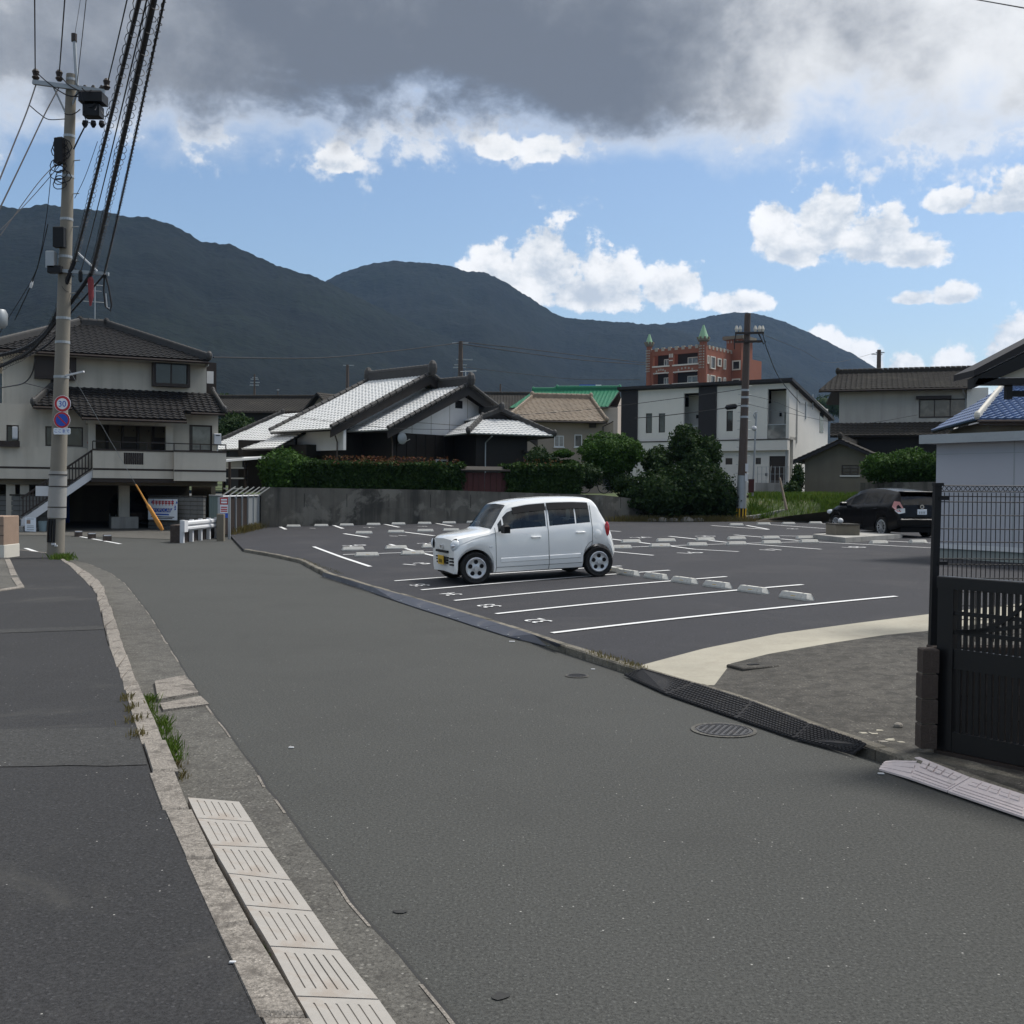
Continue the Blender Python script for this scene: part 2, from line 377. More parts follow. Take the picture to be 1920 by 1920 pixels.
M['cable'] = pmat('cable_sheath', (.016, .016, .019), .6, .1, 4, .1, 50)
M['rubber'] = pmat('black_rubber', (.018, .018, .020), .75, .15, 4, .15, 80, .3, 90, blot=((.045, .042, .038), 6, .5, .7, .5))
M['steel'] = pmat('painted_steel_plate', (.050, .055, .073), .45, .2, 2, .12, 60, .1, 60, blot=((.13, .125, .125), 3, .52, .7, .6), spec=.5)
M['ramp'] = pmat('ivory_plastic', (.31, .292, .265), .6, .13, 4, .06, 40, .1, 60, blot=((.25, .205, .165), 3.2, .48, .66, .6))
M['pinkramp'] = pmat('pink_rubber', (.58, .505, .49), .7, .06, 4, .08, 60, .15, 80, blot=((.40, .36, .34), 5, .55, .7, .5))
M['brownblock'] = pmat('brown_block', (.062, .047, .039), .85, .25, 6, .2, 60, .4, 60, blot=((.10, .08, .07), 9, .5, .65, .6))
M['tilebrown'] = pmat('tan_block', (.30, .215, .16), .85, .12, 6, .1, 60, .3, 60)
M['soil'] = pmat('soil', (.075, .062, .043), .95, .25, 2, .2, 20, .4, 20, world_co=True)
M['grassland'] = pmat('grass_ground', (.055, .075, .028), .95, .3, 1.2, .25, 14, .4, 14, world_co=True, blot=((.11, .095, .05), .6, .5, .7, .6))
M['land'] = pmat('town_ground', (.10, .10, .09), .95, .25, .1, .2, 3, world_co=True)
M['stone'] = pmat('rubble_stone', (.24, .22, .19), .9, .2, 5, .15, 50, .4, 30)
M['redpanel'] = pmat('dark_red_panel', (.065, .018, .016), .6, .12, 3, .06, 40, streak=((.06, .02, .018), .4))
M['carwhite'] = pmat('white_car_paint', (.86, .86, .835), .25, .01, 2, .01, 30, coat=.8, spec=.5)
M['carblack'] = pmat('black_car_paint', (.004, .004, .005), .25, .02, 2, .02, 30, coat=.10, spec=.14)
M['trim'] = pmat('black_plastic', (.009, .009, .010), .55, .05, 4, .05, 50, spec=.15)
M['tyre'] = pmat('tyre_rubber', (.014, .014, .014), .8, .1, 6, .1, 60)
M['rim'] = pmat('silver_wheel', (.52, .53, .54), .35, .05, 5, .03, 50, metallic=.55)
M['chrome'] = pmat('chrome', (.7, .7, .72), .12, .02, 4, .02, 40, metallic=1.0)
M['lamp'] = pmat('lamp_glass', (.62, .65, .67), .08, .1, 20, .05, 60, coat=1.0)
M['lampred'] = pmat('red_lens', (.42, .015, .02), .12, .1, 12, .05, 60, coat=1.0)
M['lamppink'] = pmat('pale_red_lens', (.62, .30, .29), .12, .1, 12, .05, 60, coat=1.0)
M['yellow'] = pmat('yellow_plate', (.62, .38, .03), .5, .04, 6, .04, 60)
M['seat'] = pmat('seat_cloth', (.035, .035, .038), .9, .1, 6, .1, 60)
M['signred'] = pmat('sign_red', (.45, .03, .035), .4, .05, 6, .03, 60)
M['signblue'] = pmat('sign_blue', (.025, .085, .42), .4, .05, 6, .03, 60)
M['signwhite'] = pmat('sign_white', (.72, .76, .80), .4, .03, 6, .03, 60)
M['orange'] = pmat('orange_guard', (.70, .33, .085), .5, .1, 8, .08, 60)
M['redcloth'] = pmat('red_cover', (.24, .045, .05), .7, .15, 6, .1, 50)
M['darkgreen'] = pmat('dark_green_sheet', (.015, .05, .042), .6, .2, 4, .1, 40)
M['teal'] = pmat('teal_corrugated', (.14, .19, .18), .5, .12, 3, .06, 40)
M['bluebin'] = pmat('grey_blue_plastic', (.22, .29, .31), .5, .08, 4, .05, 40)
M['glass'] = glassmat('window_glass', (.028, .034, .038))
M['glasspale'] = glassmat('pale_window_glass', (.16, .17, .165))
M['glassblind'] = glassmat('blind_behind_glass', (.105, .092, .078), .12)
M['cream'] = pmat('cream_soffit', (.55, .50, .40), .8, .05, 3, .04, 30)
M['mani'] = pmat('cast_iron', (.06, .06, .063), .6, .2, 6, .15, 80, .3, 90, blot=((.09, .08, .07), 7, .5, .7, .6))
M['bark'] = pmat('bark', (.07, .055, .04), .95, .25, 6, .2, 40, .5, 30)
M['hedge'] = leafmat('hedge_leaves', [(.008, .020, .005), (.017, .040, .009), (.032, .066, .014), (.058, .09, .022)])
M['shrub'] = leafmat('shrub_leaves', [(.010, .026, .006), (.024, .058, .010), (.046, .10, .017), (.075, .135, .028)])
M['dkleaf'] = leafmat('dark_leaves', [(.006, .015, .005), (.014, .031, .009), (.028, .055, .015), (.055, .088, .026)])
M['redtip'] = leafmat('red_shoots', [(.04, .055, .014), (.07, .045, .016), (.11, .035, .018), (.06, .06, .018)], .3)
M['grass'] = leafmat('grass_blades', [(.05, .085, .014), (.085, .15, .024), (.13, .20, .035), (.19, .19, .06)], .3)
M['drygrass'] = leafmat('dry_blades', [(.12, .10, .04), (.17, .14, .06), (.10, .11, .035)], .3)
# ------------------------------------------------------------------ ground, road, lot
def struct(name, mb, mat, smooth=False, angle=None, parent=None):
    o = mb.build(name, mat, parent, smooth=smooth, angle=angle)
    if parent is None: o['kind'] = 'structure'
    return o
g = MB(); g.quad((-9000, -9000, -.30), (9000, -9000, -.30), (9000, 9000, -.30), (-9000, 9000, -.30)); struct('ground', g, M['land'])
g = MB(); g.quad((-70, -14, 0), (16, -14, 0), (16, 58, 0), (-70, 58, 0)); struct('road', g, M['road'])

KERB_PX = [(457, 1029), (510, 1038), (563, 1049), (612, 1074), (700, 1101), (830, 1137), (940, 1171), (1055, 1209), (1100, 1223), (1206, 1256),
           (1302, 1284), (1412, 1318), (1479, 1345), (1618, 1395), (1723, 1426), (1920, 1496)]
KL = [G(x, y, .09).xy for x, y in KERB_PX]
far0 = G(430, 1001, .09).xy
KL = [far0 + (far0 - KL[0]).normalized() * 60, far0] + KL
KL.append(KL[-1] + (KL[-1] - KL[-3]).normalized() * 14)
def seg_d(p, a, b):
    ab = b - a; t = max(0, min(1, (p - a).dot(ab) / ab.length_squared)); return (p - a - ab * t).length
def lot_z(x, y):
    p = Vector((x, y)); d = min(seg_d(p, KL[i], KL[i + 1]) for i in range(len(KL) - 1))
    return .065 + .42 * (1 - math.exp(-d / 9))
def L(px, py, dz=0.0):
    z = .3
    for _ in range(7):
        q = G(px, py, z); z = lot_z(q.x, q.y) + dz
    return Vector((q.x, q.y, z))
def resample(pl, step):
    out = [pl[0]]
    for a, b in zip(pl, pl[1:]):
        n = max(1, int(math.ceil((b - a).length / step))); out += [a.lerp(b, i / n) for i in range(1, n + 1)]
    return out
INW = Vector((.93, .37)).normalized()
def lot_sheet():
    base = resample(KL, .5); ds = [0, .25, .5, .8, 1.2, 1.7, 2.3, 3, 3.8, 4.7, 5.8, 7, 8.5, 10, 12, 14, 17, 20, 24, 29, 35, 42, 52]
    vs, fs = [], []
    for p in base:
        for d in ds:
            q = p + INW * d; vs.append((q.x, q.y, lot_z(q.x, q.y)))
    n = len(ds)
    for i in range(len(base) - 1):
        for j in range(n - 1): fs.append((i * n + j, (i + 1) * n + j, (i + 1) * n + j + 1, i * n + j + 1))
    m = MB(); m.add(vs, fs); return struct('parking_lot', m, M['lot'], smooth=True)
LOT = lot_sheet()
def drape_poly(pts, dz, step=.35):
    """flat-ish polygon laid over the lot surface"""
    bm = bmesh.new(); vs = [bm.verts.new((p[0], p[1], 0)) for p in pts]; bm.faces.new(vs)
    bmesh.ops.triangulate(bm, faces=bm.faces)
    for _ in range(6):
        long = [e for e in bm.edges if e.calc_length() > step]
        if not long: break
        bmesh.ops.subdivide_edges(bm, edges=long, cuts=1)
        bmesh.ops.triangulate(bm, faces=[f for f in bm.faces if len(f.verts) > 3])
    for v in bm.verts: v.co.z = lot_z(v.co.x, v.co.y) + dz
    bm.normal_update()
    for f in bm.faces:
        if f.normal.z < 0: f.normal_flip()
    me = bpy.data.meshes.new('sheet'); bm.to_mesh(me); bm.free(); return me
# fresh concrete strip and the weathered apron this side of it
strip = [L(*p).xy for p in [(1200, 1249), (1320, 1217), (1460, 1189), (1600, 1170), (1745, 1152)]]
strip_b = [L(*p).xy for p in [(1745, 1184), (1660, 1192), (1560, 1207), (1440, 1228), (1370, 1246), (1340, 1286)]]
ext = (strip[-1] - strip[-2]).normalized() * 14
o = link('concrete_strip', drape_poly(strip + [strip[-1] + ext, strip_b[0] + ext] + strip_b + [G(1290, 1281, .09).xy, G(1206, 1256, .09).xy], .007), M['newcrete']); o['kind'] = 'structure'
apr = strip_b[::-1] + [strip_b[0] + ext]
i0 = [i for i, p in enumerate(KERB_PX) if p[0] > 1300][0] + 2
inner = [KL[i] + INW * .05 for i in range(i0, len(KL) - 1)][::-1]
o = link('apron', drape_poly(apr + [inner[0] + INW * 15] + inner + [G(1312, 1287, .09).xy], .010), M['apron']); o['kind'] = 'structure'

# kerb along the lot: separate stones
def ribbon_block(a0, a1, w, z0, z1, side, c=.012):
    """stone between polyline points a0->a1, width w to the given side (+1 = right of travel)"""
    d = (a1 - a0).normalized(); n = Vector((d.y, -d.x)) * side * w
    m = MB(); b = [(*a0, z0), (*a1, z0), (*(a1 + n), z0), (*(a0 + n), z0)]; k = (n.normalized()) * c
    a0b, a1b = a0 + d * c, a1 - d * c
    t1 = [(*a0, z1 - c), (*a1, z1 - c), (*(a1 + n), z1 - c), (*(a0 + n), z1 - c)]
    t2 = [(*(a0b + k), z1), (*(a1b + k), z1), (*(a1b + n - k), z1), (*(a0b + n - k), z1)]
    f = [(3, 2, 1, 0)]
    for i in range(4):
        j = (i + 1) % 4; f += [(i, j, 4 + j, 4 + i), (4 + i, 4 + j, 8 + j, 8 + i)]
    return m.add(b + t1 + t2, f + [(8, 9, 10, 11)])
def walk_poly(pl, step):
    """points every step metres along the polyline"""
    fine = resample(pl, .04); out = [fine[0]]; acc = 0
    for a, b in zip(fine, fine[1:]):
        acc += (b - a).length
        if acc >= step: out.append(b); acc = 0
    return out
kerbR = struct('lot_kerb', MB().add([(0, 0, -.2), (.01, 0, -.2), (0, .01, -.2)], [(0, 1, 2)]), M['kerbdark'])
kp = walk_poly(KL[2:], .6)
for a, b in zip(kp, kp[1:]):
    d = (b - a).normalized() * .004; r = random.uniform
    ribbon_block(a + d, b - d, .12, -.1, .088 + r(-.006, .006), -1 if True else 1, .015).build('kerb_stone', M['kerbdark'], kerbR)

# left pavement, its kerb stones and the gutter
KR_PX = [(108, 1043), (119, 1049), (146, 1061), (172, 1078), (193, 1098), (208, 1141), (221, 1182), (236, 1216), (256, 1271), (292, 1349), (311, 1398),
         (333, 1450), (364, 1528), (415, 1631), (495, 1772), (586, 1920)]
KLf_PX = [(103, 1043), (113, 1049), (136, 1066), (160, 1090), (180, 1112), (189, 1150), (201, 1205), (218, 1243), (234, 1290), (255, 1359), (268, 1401),
          (284, 1453), (313, 1529), (360, 1633), (426, 1779), (492, 1918)]
kr = [G(x, y, .10).xy for x, y in KR_PX]; kl = [G(x, y, .10).xy for x, y in KLf_PX]
kr.append(kr[-1] + (kr[-1] - kr[-2]).normalized() * 6); kl.append(kl[-1] + (kl[-1] - kl[-2]).normalized() * 6)
def pair_walk(A, B, step):
    fa = [A[0]]; fb = [B[0]]; acc = 0
    for i in range(len(A) - 1):
        n = max(1, int((A[i + 1] - A[i]).length / .05))
        for k in range(1, n + 1):
            a = A[i].lerp(A[i + 1], k / n); b = B[i].lerp(B[i + 1], k / n); acc += (A[i + 1] - A[i]).length / n
            if acc >= step: fa.append(a); fb.append(b); acc = 0
    return fa, fb
pav = MB(); ctr = [p for p in kl]
left = [Vector((-16, p.y)) for p in ctr]
for i in range(len(ctr) - 1):
    pav.quad((*ctr[i], .10), (*left[i], .10), (*left[i + 1], .10), (*ctr[i + 1], .10))
fx = G(20, 1030, .0)
pav.quad((*ctr[0], .10), (*(ctr[0] + Vector((-.4, .9))), .10), (*(ctr[0] + Vector((-2.2, 2.6))), .10), (*(ctr[0] + Vector((-16, 2.6))), .10), (*left[0], .10))
struct('pavement', pav, M['walk'])
front = [ctr[0] + Vector((-.4, .9)), ctr[0] + Vector((-2.2, 2.6)), ctr[0] + Vector((-16, 2.6))]
pk = MB()
for a, b in zip([ctr[0]] + front, front): pk.slab([(*a, 0), (*b, 0), (*b, .103), (*a, .103)], (0, .1, 0))
struct('pavement_edge', pk, M['kerb'])
kerbL = struct('pavement_kerb', MB().add([(0, 0, -.2), (.01, 0, -.2), (0, .01, -.2)], [(0, 1, 2)]), M['kerb'])
# joints of the near stones as they lie in the photograph, then a regular rhythm
ja, jb = pair_walk(kr, kl, .80)
for i in range(len(ja) - 1):
    r = random.uniform; h = .108 + r(-.006, .006); off = Vector((r(-.012, .012), r(-.012, .012)))
    d = (ja[i + 1] - ja[i]).normalized() * .006
    a0, a1, b1, b0 = ja[i] + d + off, ja[i + 1] - d + off, jb[i + 1] - d + off, jb[i] + d + off
    m = MB(); c = .014; z0 = -.1
    ce = (a0 + a1 + b0 + b1) / 4
    ring = [a0, a1, b1, b0]; inn = [p + (ce - p).normalized() * c * 1.5 for p in ring]
    m.add([(*p, z0) for p in ring] + [(*p, h - c) for p in ring] + [(*p, h) for p in inn],
          [(3, 2, 1, 0)] + [f for q in range(4) for f in ((q, (q + 1) % 4, 4 + (q + 1) % 4, 4 + q), (4 + q, 4 + (q + 1) % 4, 8 + (q + 1) % 4, 8 + q))] + [(8, 9, 10, 11)])
    m.build('kerb_stone', M['kerb'], kerbL)
GE_PX = [(120, 1047), (167, 1058), (205, 1074), (234, 1094), (279, 1151), (320, 1219), (375, 1307), (443, 1398), (500, 1477), (565, 1568), (616, 1641),
         (710, 1757), (769, 1819), (849, 1920)]
ge = [G(x, y, .004).xy for x, y in GE_PX]; ge.append(ge[-1] + (ge[-1] - ge[-2]).normalized() * 5)
def along_y(pl, y):
    for a, b in zip(pl, pl[1:]):
        if (a.y - y) * (b.y - y) <= 0 and abs(a.y - b.y) > 1e-6: return a.lerp(b, (a.y - y) / (a.y - b.y))
    return pl[0] if y > pl[0].y else pl[-1]
gm = MB(); ys = np.linspace(kr[0].y, -1.5, 110)
rows = []
for y in ys:
    a = along_y(kr, y); b = along_y(ge, y); w = mnoise.noise((0, y * 2.1, 3)) * .018 + mnoise.noise((0, y * 9, 5)) * .008
    rows.append((a + Vector((.0, 0)), b + Vector((w, 0))))
for (a, b), (c, d) in zip(rows, rows[1:]):
    gm.quad((*a, .005), (*b, .012), (*d, .012), (*c, .005)); gm.quad((*b, .012), (b.x, b.y, -.02), (d.x, d.y, -.02), (*d, .012))
struct('gutter', gm, M['gutter'])
gj = MB(); ge_ = MB()
for i, ((a, b), (c, d)) in enumerate(zip(rows, rows[1:])):
    w = .016 + .008 * mnoise.noise((i * .9, 2, 2)); gj.quad((b.x, b.y, .0135), (b.x + w, b.y, .0135), (d.x + w, d.y, .0135), (d.x, d.y, .0135))
    if mnoise.noise((i * .55, 7, 1)) > .0: w = .014 + .018 * abs(mnoise.noise((i * .6, 4, 2))); ge_.quad((b.x - w, b.y, .0155), (b.x, b.y, .0155), (d.x, d.y, .0155), (d.x - w, d.y, .0155))
struct('gutter_joint', gj, M['stain']); struct('gutter_edge', ge_, M['kerb'])
def pav_patch(y0, y1, x0=-400, seed=1):
    p = []
    for py, s in ((y0, 1), (y1, -1)):
        q0, q1 = G(x0, py, .1045), G(300, py - 8, .1045); e = along_y(kl, q1.y); n = 9
        row = [q0.lerp(V3(e.x - .01, e.y, .1045), i / n) + V3(0, .03 * mnoise.noise((i * .8, seed, py)), 0) for i in range(n + 1)]; p += row if s > 0 else row[::-1]
    m = MB(); m.quad(*p); return struct('pavement_patch', m, M['walkpale'])
V3 = lambda *a: Vector(a)
pav_patch(1372, 1442, seed=2); pav_patch(1182, 1189, -60, seed=5)
# two coarse cover slabs in the gutter
def gslab(pix, h, mat):
    pts = [G(x, y, .012) for x, y in pix]; m = MB(); m.slab([(p.x, p.y, -.01) for p in pts], (0, 0, h)); return m.build('gutter_slab', mat, bpy.data.objects['gutter'])
gslab([(290, 1281), (346, 1270), (372, 1302), (296, 1316)], .045, M['kerb'])
gslab([(300, 1322), (376, 1308), (392, 1323), (306, 1334)], .038, M['kerb'])
# left apron with its edging stones
lm = MB(); pts = [G(x, y, .104) for x, y in [(-260, 1048), (16, 1046), (45, 1100), (-260, 1128)]]
lm.slab([(p.x, p.y, .05) for p in pts], (0, 0, .06)); struct('driveway_apron', lm, M['gutter'])
for a, b in (((19, 1049), (27, 1066)), ((27, 1067), (32, 1079)), ((34, 1084), (46, 1100)), ((46, 1101), (-40, 1114))):
    p, q = G(*a, .11).xy, G(*b, .11).xy
    ribbon_block(p, q, .12, .0, .125, 1, .01).build('kerb_stone', M['kerb'], bpy.data.objects['driveway_apron'])

# ------------------------------------------------------------------ lot markings (parts of the lot) and wheel stops
def lot_line(p0, p1, w=.11, mid=None):
    pts = [L(*p0).xy] + ([L(*mid).xy] if mid else []) + [L(*p1).xy]
    a = []; b = []
    for i, p in enumerate(pts):
        d = (pts[min(i + 1, len(pts) - 1)] - pts[max(i - 1, 0)]).normalized(); n = Vector((-d.y, d.x)) * w / 2; a.append(p + n); b.append(p - n)
    link('parking_line', drape_poly(a + b[::-1], .011, .4), M['paint'], LOT)
for l in [((1035, 1188), (1680, 1119)), ((930, 1152), (1505, 1097)), ((852, 1127), (1362, 1082)), ((790, 1107), (1255, 1070)), ((740, 1090), (1165, 1062)),
          ((588, 1025.5), (694, 1063)), ((731, 1021), (850, 1052)), ((523, 987), (536, 993)), ((623, 984.5), (643, 991.5)), ((720, 983), (748, 989)), ((814, 981), (848, 987)),
          ((645, 1001), (690, 1008)), ((758, 998), (814, 1005)), ((643, 1040.5), (860, 1034)), ((1143, 1011), (1262, 1025)), ((1254, 1024), (1385, 1035), (1302, 1030.6)),
          ((1143, 1034.4), (1225, 1042)), ((1254.6, 1006), (1365, 1017.6)), ((1334, 985.8), (1441, 993.2)), ((1376.6, 1003.5), (1440, 1008.5)), ((1143, 995.7), (1163.5, 997)),
          ((1398, 1020), (1540, 1030.5)), ((1150, 1027.5), (1530, 1015.8)), ((1443, 984), (1547, 991.5)), ((1540, 982), (1562, 983.5)), ((1400, 985.5), (1441, 993)), ((1464, 1011), (1498, 1014)),
          ((1534, 1017), (1746, 1027.8)), ((1676.7, 1002.5), (1724.6, 1008)), ((1462, 1005), (1499, 1006)), ((1640, 1014), (1760, 1019.5))]:
    lot_line(l[0], l[1], .10 if l[0][1] > 1015 else .13, l[2] if len(l) > 2 else None)
def text_mesh(body, size, extrude=0.0):
    c = bpy.data.curves.new('lettering', 'FONT'); c.body = body; c.size = size; c.align_x = 'CENTER'; c.align_y = 'CENTER'; c.extrude = extrude; c.resolution_u = 3
    o = bpy.data.objects.new('lettering', c); COL.objects.link(o)
    dg = bpy.context.evaluated_depsgraph_get(); me = bpy.data.meshes.new_from_object(o.evaluated_get(dg)); bpy.data.objects.remove(o); bpy.data.curves.remove(c)
    me.materials.clear(); return me
LDIR = (L(1680, 1119) - L(1035, 1188)).xy.normalized()
def stall_number(px, py, body, rz, size=.55):
    p = L(px, py); me = text_mesh(body, size)
    ca, sa = math.cos(rz), math.sin(rz)
    for v in me.vertices:
        x, y = p.x + v.co.x * ca - v.co.y * sa, p.y + v.co.x * sa + v.co.y * ca; v.co = (x, y, lot_z(x, y) + .012)
    link('stall_number', me, M['paint'], LOT)
rl = math.atan2(LDIR.y, LDIR.x)
for px, py, b in [(1010, 1165, '32'), (918, 1137, '33'), (847, 1115, '34'), (788, 1098, '35')]: stall_number(px, py, b, rl + R(90), .40)
for px, py, b in [(781, 1058.5, '13'), (806, 1019.4, '21'), (666, 1023.5, '20'), (586.6, 991, '1'), (691.6, 989.4, '2'), (747, 1005.3, '11'), (794, 987.5, '3'), (1203, 1008.5, '24'), (1325, 1006, '25'),
                  (1294, 1037.5, '16'), (1448, 1031.8, '17'), (1602, 1027, '18'), (1487, 992, '8')]: stall_number(px, py, b, R(40), .7)
# one wheel stop: sloped faces, bevelled ends, two bolt pockets
def stop_mesh():
    m = MB(); l, w, h = .30, .075, .10
    pr = [(-w, 0), (-w, .03), (-w * .55, h), (w * .55, h), (w, .03), (w, 0)]
    vs = [(-l, y, z) for y, z in pr] + [(-l + .025 if z > .05 else -l, y, z) for y, z in pr]
    vs = [(s * (l - (.03 if z > .05 else 0)), y, z) for s in (-1, 1) for y, z in pr]
    m.add(vs, [(i, (i + 1) % 6, 6 + (i + 1) % 6, 6 + i) for i in range(6)] + [tuple(range(6))[::-1], tuple(range(6, 12))])
    return m.mesh('wheel_stop')
STOP = stop_mesh(); STOP.materials.append(pmat('stop_concrete', (.50, .49, .45), .8, .15, 6, .12, 60, .2, 60, blot=((.32, .30, .26), 9, .55, .7, .6)))
pk_ = MB(); pk_.cyl((0, 0, .088), .018, .0135, 8)
bolt = pk_.mesh('bolt_cap'); bolt.materials.append(M['trim'])
rf_ = MB(); rf_.box(-.05, .05, -.0665, -.058, .040, .056)
refl = rf_.mesh('reflector'); refl.materials.append(M['yellow'])
def stop(px, py, ang, label, group):
    p = L(px, py); o = link('wheel_stop', STOP, None, None, p, (0, 0, ang)); tag(o, label, 'wheel stop', group)
    if py > 1060:
        [link('bolt_cap', bolt, None, o, (x_, 0, 0)) for x_ in (-.15, .15)]
    if py > 1025: link('reflector', refl, None, o)
rowa = math.atan2(*(L(1178, 1081) - L(1493, 1124)).xy.yx)
for i, (x, y) in enumerate([(1493, 1123), (1412, 1111), (1345, 1101.5), (1283, 1093), (1230, 1085), (1178, 1078.5), (1150, 1073)]):
    stop(x, y, rowa + R(180), f"white concrete wheel stop, {ORD[i]} from the camera in the row behind the white car", 'wheel stops behind the white car')
wa = math.atan2(*(L(887, 980) - L(550, 987.5)).xy.yx)
for i, x in enumerate([550.6, 602.5, 650, 700.4, 747, 796, 842, 887]):
    stop(x, 988 - i * 1.05, wa, f"white wheel stop at the foot of the retaining wall, {ORD[i]} from the left end", 'wheel stops along the retaining wall')
for i, (x, y) in enumerate([(682.5, 1001), (742.8, 999), (797.5, 997), (846, 995.8)]):
    stop(x, y, wa, f"white wheel stop in the second row out from the retaining wall, {ORD[i]} from the left", 'wheel stops in the second row')
ba = math.atan2(*(L(1530, 1017) - L(1164, 1028)).xy.yx)
for i, (x, y) in enumerate([(662, 1032), (743, 1029.5), (811, 1027)]):
    stop(x, y, ba + math.pi, f"grey wheel stop left of white car, beyond the dividing line, {ORD[i]} from left", 'far wheel stops on the dividing line')
for i, (x, y) in enumerate([(688, 1043), (774, 1040)]):
    stop(x, y, ba, f"pale wheel stop left of white car, before the dividing line, {ORD[i]} from left", 'near wheel stops on the dividing line')
for i, (x, y) in enumerate([(1183, 1018), (1248.6, 1016), (1322.5, 1014), (1381, 1012), (1445, 1010.8), (1509, 1010.5)]):
    stop(x, y, ba + math.pi, f"grey wheel stop right of white car, beyond the dividing line, {ORD[i]} from car", 'far wheel stops on the dividing line')
for i, (x, y) in enumerate([(1164, 1029), (1237.4, 1026), (1307, 1024), (1381, 1022), (1446, 1020), (1516.5, 1018)]):
    stop(x, y, ba, f"pale wheel stop right of white car, before the dividing line, {ORD[i]} from car", 'near wheel stops on the dividing line')
for i, (x, y) in enumerate([(1647.5, 1020), (1721, 1018.5)]):
    stop(x, y, ba + R(4), f"bright white wheel stop in front of the black car, {('left', 'right')[i]} one of the pair", 'wheel stops in front of the black car')
for i, (x, y) in enumerate([(1380.4, 985.5), (1431.6, 984), (1478.4, 983.2), (1529, 982)]):
    stop(x, y, wa, f"white wheel stop by the grass slope, {ORD[i]} from the brown utility pole", 'wheel stops by the grass slope')
# lines on the side road to the left
rm = MB()
for a, b in (((130, 1002.5), (226, 1020)), ((210, 1006.5), (302, 1006.3)), ((48, 1028), (92, 1043))):
    p, q = G(*a).xy, G(*b).xy; d = (q - p).normalized(); n = Vector((-d.y, d.x)) * .06
    rm.quad((*(p - n), .005), (*(q - n), .005), (*(q + n), .005), (*(p + n), .005))
struct('road_line', rm, M['paint'])
# raised catch basin island by the black car
isl = thing('catch_basin', 'concrete catch basin box on a raised kerbed island beside the black car', 'catch basin', L(1578, 1012))
iv = isl.location; z = lot_z(iv.x, iv.y)
A, B, C, D = (L(*p) for p in [(1524, 1010), (1585, 1018), (1692, 1009), (1630, 1001)])
m = MB(); m.slab([Vector((p.x, p.y, z - .05)) - iv for p in (A, B, C, D)], (0, 0, .19)); m.build('island_kerb', M['crete'], isl)
u = (B - A).normalized(); v = (D - A).normalized(); c0 = Vector((A.x, A.y, z + .14)) - iv + (B - A) * .18 + (D - A) * .12
m = MB(); a = u * .78; b = (Vector((-u.y, u.x, 0))) * .75; m.slab([c0, c0 + a, c0 + a + b, c0 + b], (0, 0, .30)); m.build('basin_wall', M['oldwall'], isl)
m = MB(); c1 = c0 + Vector((0, 0, .30)) - u * .03; m.slab([c1, c1 + a + u * .06, c1 + a + b + u * .06, c1 + b], (0, 0, .045)); m.build('lid', M['apron'], isl)
bl = link('round_float', MB().ball((0, 0, 0), .085, .085, .085, 12, 8).mesh('ball', True), M['palewhite'], None, iv + c1 + a * .55 + b * .4 + Vector((0, 0, .125)))
tag(bl, 'small white round float resting on top of the catch basin', 'float')
# manhole covers in the road
def manhole(px, py, r, label):
    p = G(px, py); o = thing('manhole_cover', label, 'manhole cover', (p.x, p.y, .0), R(20), 'manhole covers in the road')
    m = MB(); m.lathe([(r * 1.16, .0045), (r * 1.16, .008), (r * 1.02, .009), (r * 1.02, .004)], 40); m.build('ring', M['gutter'], o)
    m = MB(); m.lathe([(0, .006), (r, .006), (r, .003)], 40); m.build('plate', M['mani'], o)
    m = MB()
    for i in range(-6, 7):
        for j in range(-6, 7):
            if (i + j) % 2 == 0 and math.hypot(i, j) < 6.2: m.box(i * r / 7 - r * .055, i * r / 7 + r * .055, j * r / 7 - r * .03, j * r / 7 + r * .03, .006, .011)
    m.lathe([(r * .95, .006), (r * .95, .011), (r * .88, .011), (r * .88, .006)], 40); m.build('raised_pattern', M['mani'], o)
manhole(1357, 1370, .215, 'large round iron manhole cover beside the black rubber ramps')
manhole(1082, 1268, .10, 'small round manhole cover near the end of the steel ramps')
pm = MB(); p = G(750, 1711); pm.add([(p.x + .03 * math.cos(a) * (1 + .3 * math.sin(3 * a)), p.y + .022 * math.sin(a) * (1 + .3 * math.cos(2 * a)), .005) for a in np.linspace(0, 6.0, 12)], [tuple(range(12))])
p = G(940, 1869); pm.add([(p.x + .032 * math.cos(a) * (1 + .3 * math.sin(2 * a)), p.y + .03 * math.sin(a) * (1 + .25 * math.cos(3 * a)), .005) for a in np.linspace(0, 6.0, 12)], [tuple(range(12))])
struct('road_stain', pm, M['stain'])
# dropped kerb cover by the concrete strip
cv = thing('utility_box_lid', 'small rectangular concrete lid set in the weathered apron', 'lid', L(1412, 1252))
m = MB(); m.cbox(-.22, .22, -.13, .13, -.02, .03, .01); m.build('lid_plate', M['apron'], cv); cv.rotation_euler.z = R(25)
m = MB(); m.box(-.06, .06, -.02, .02, .03, .036); m.build('finger_hole', M['trim'], cv)
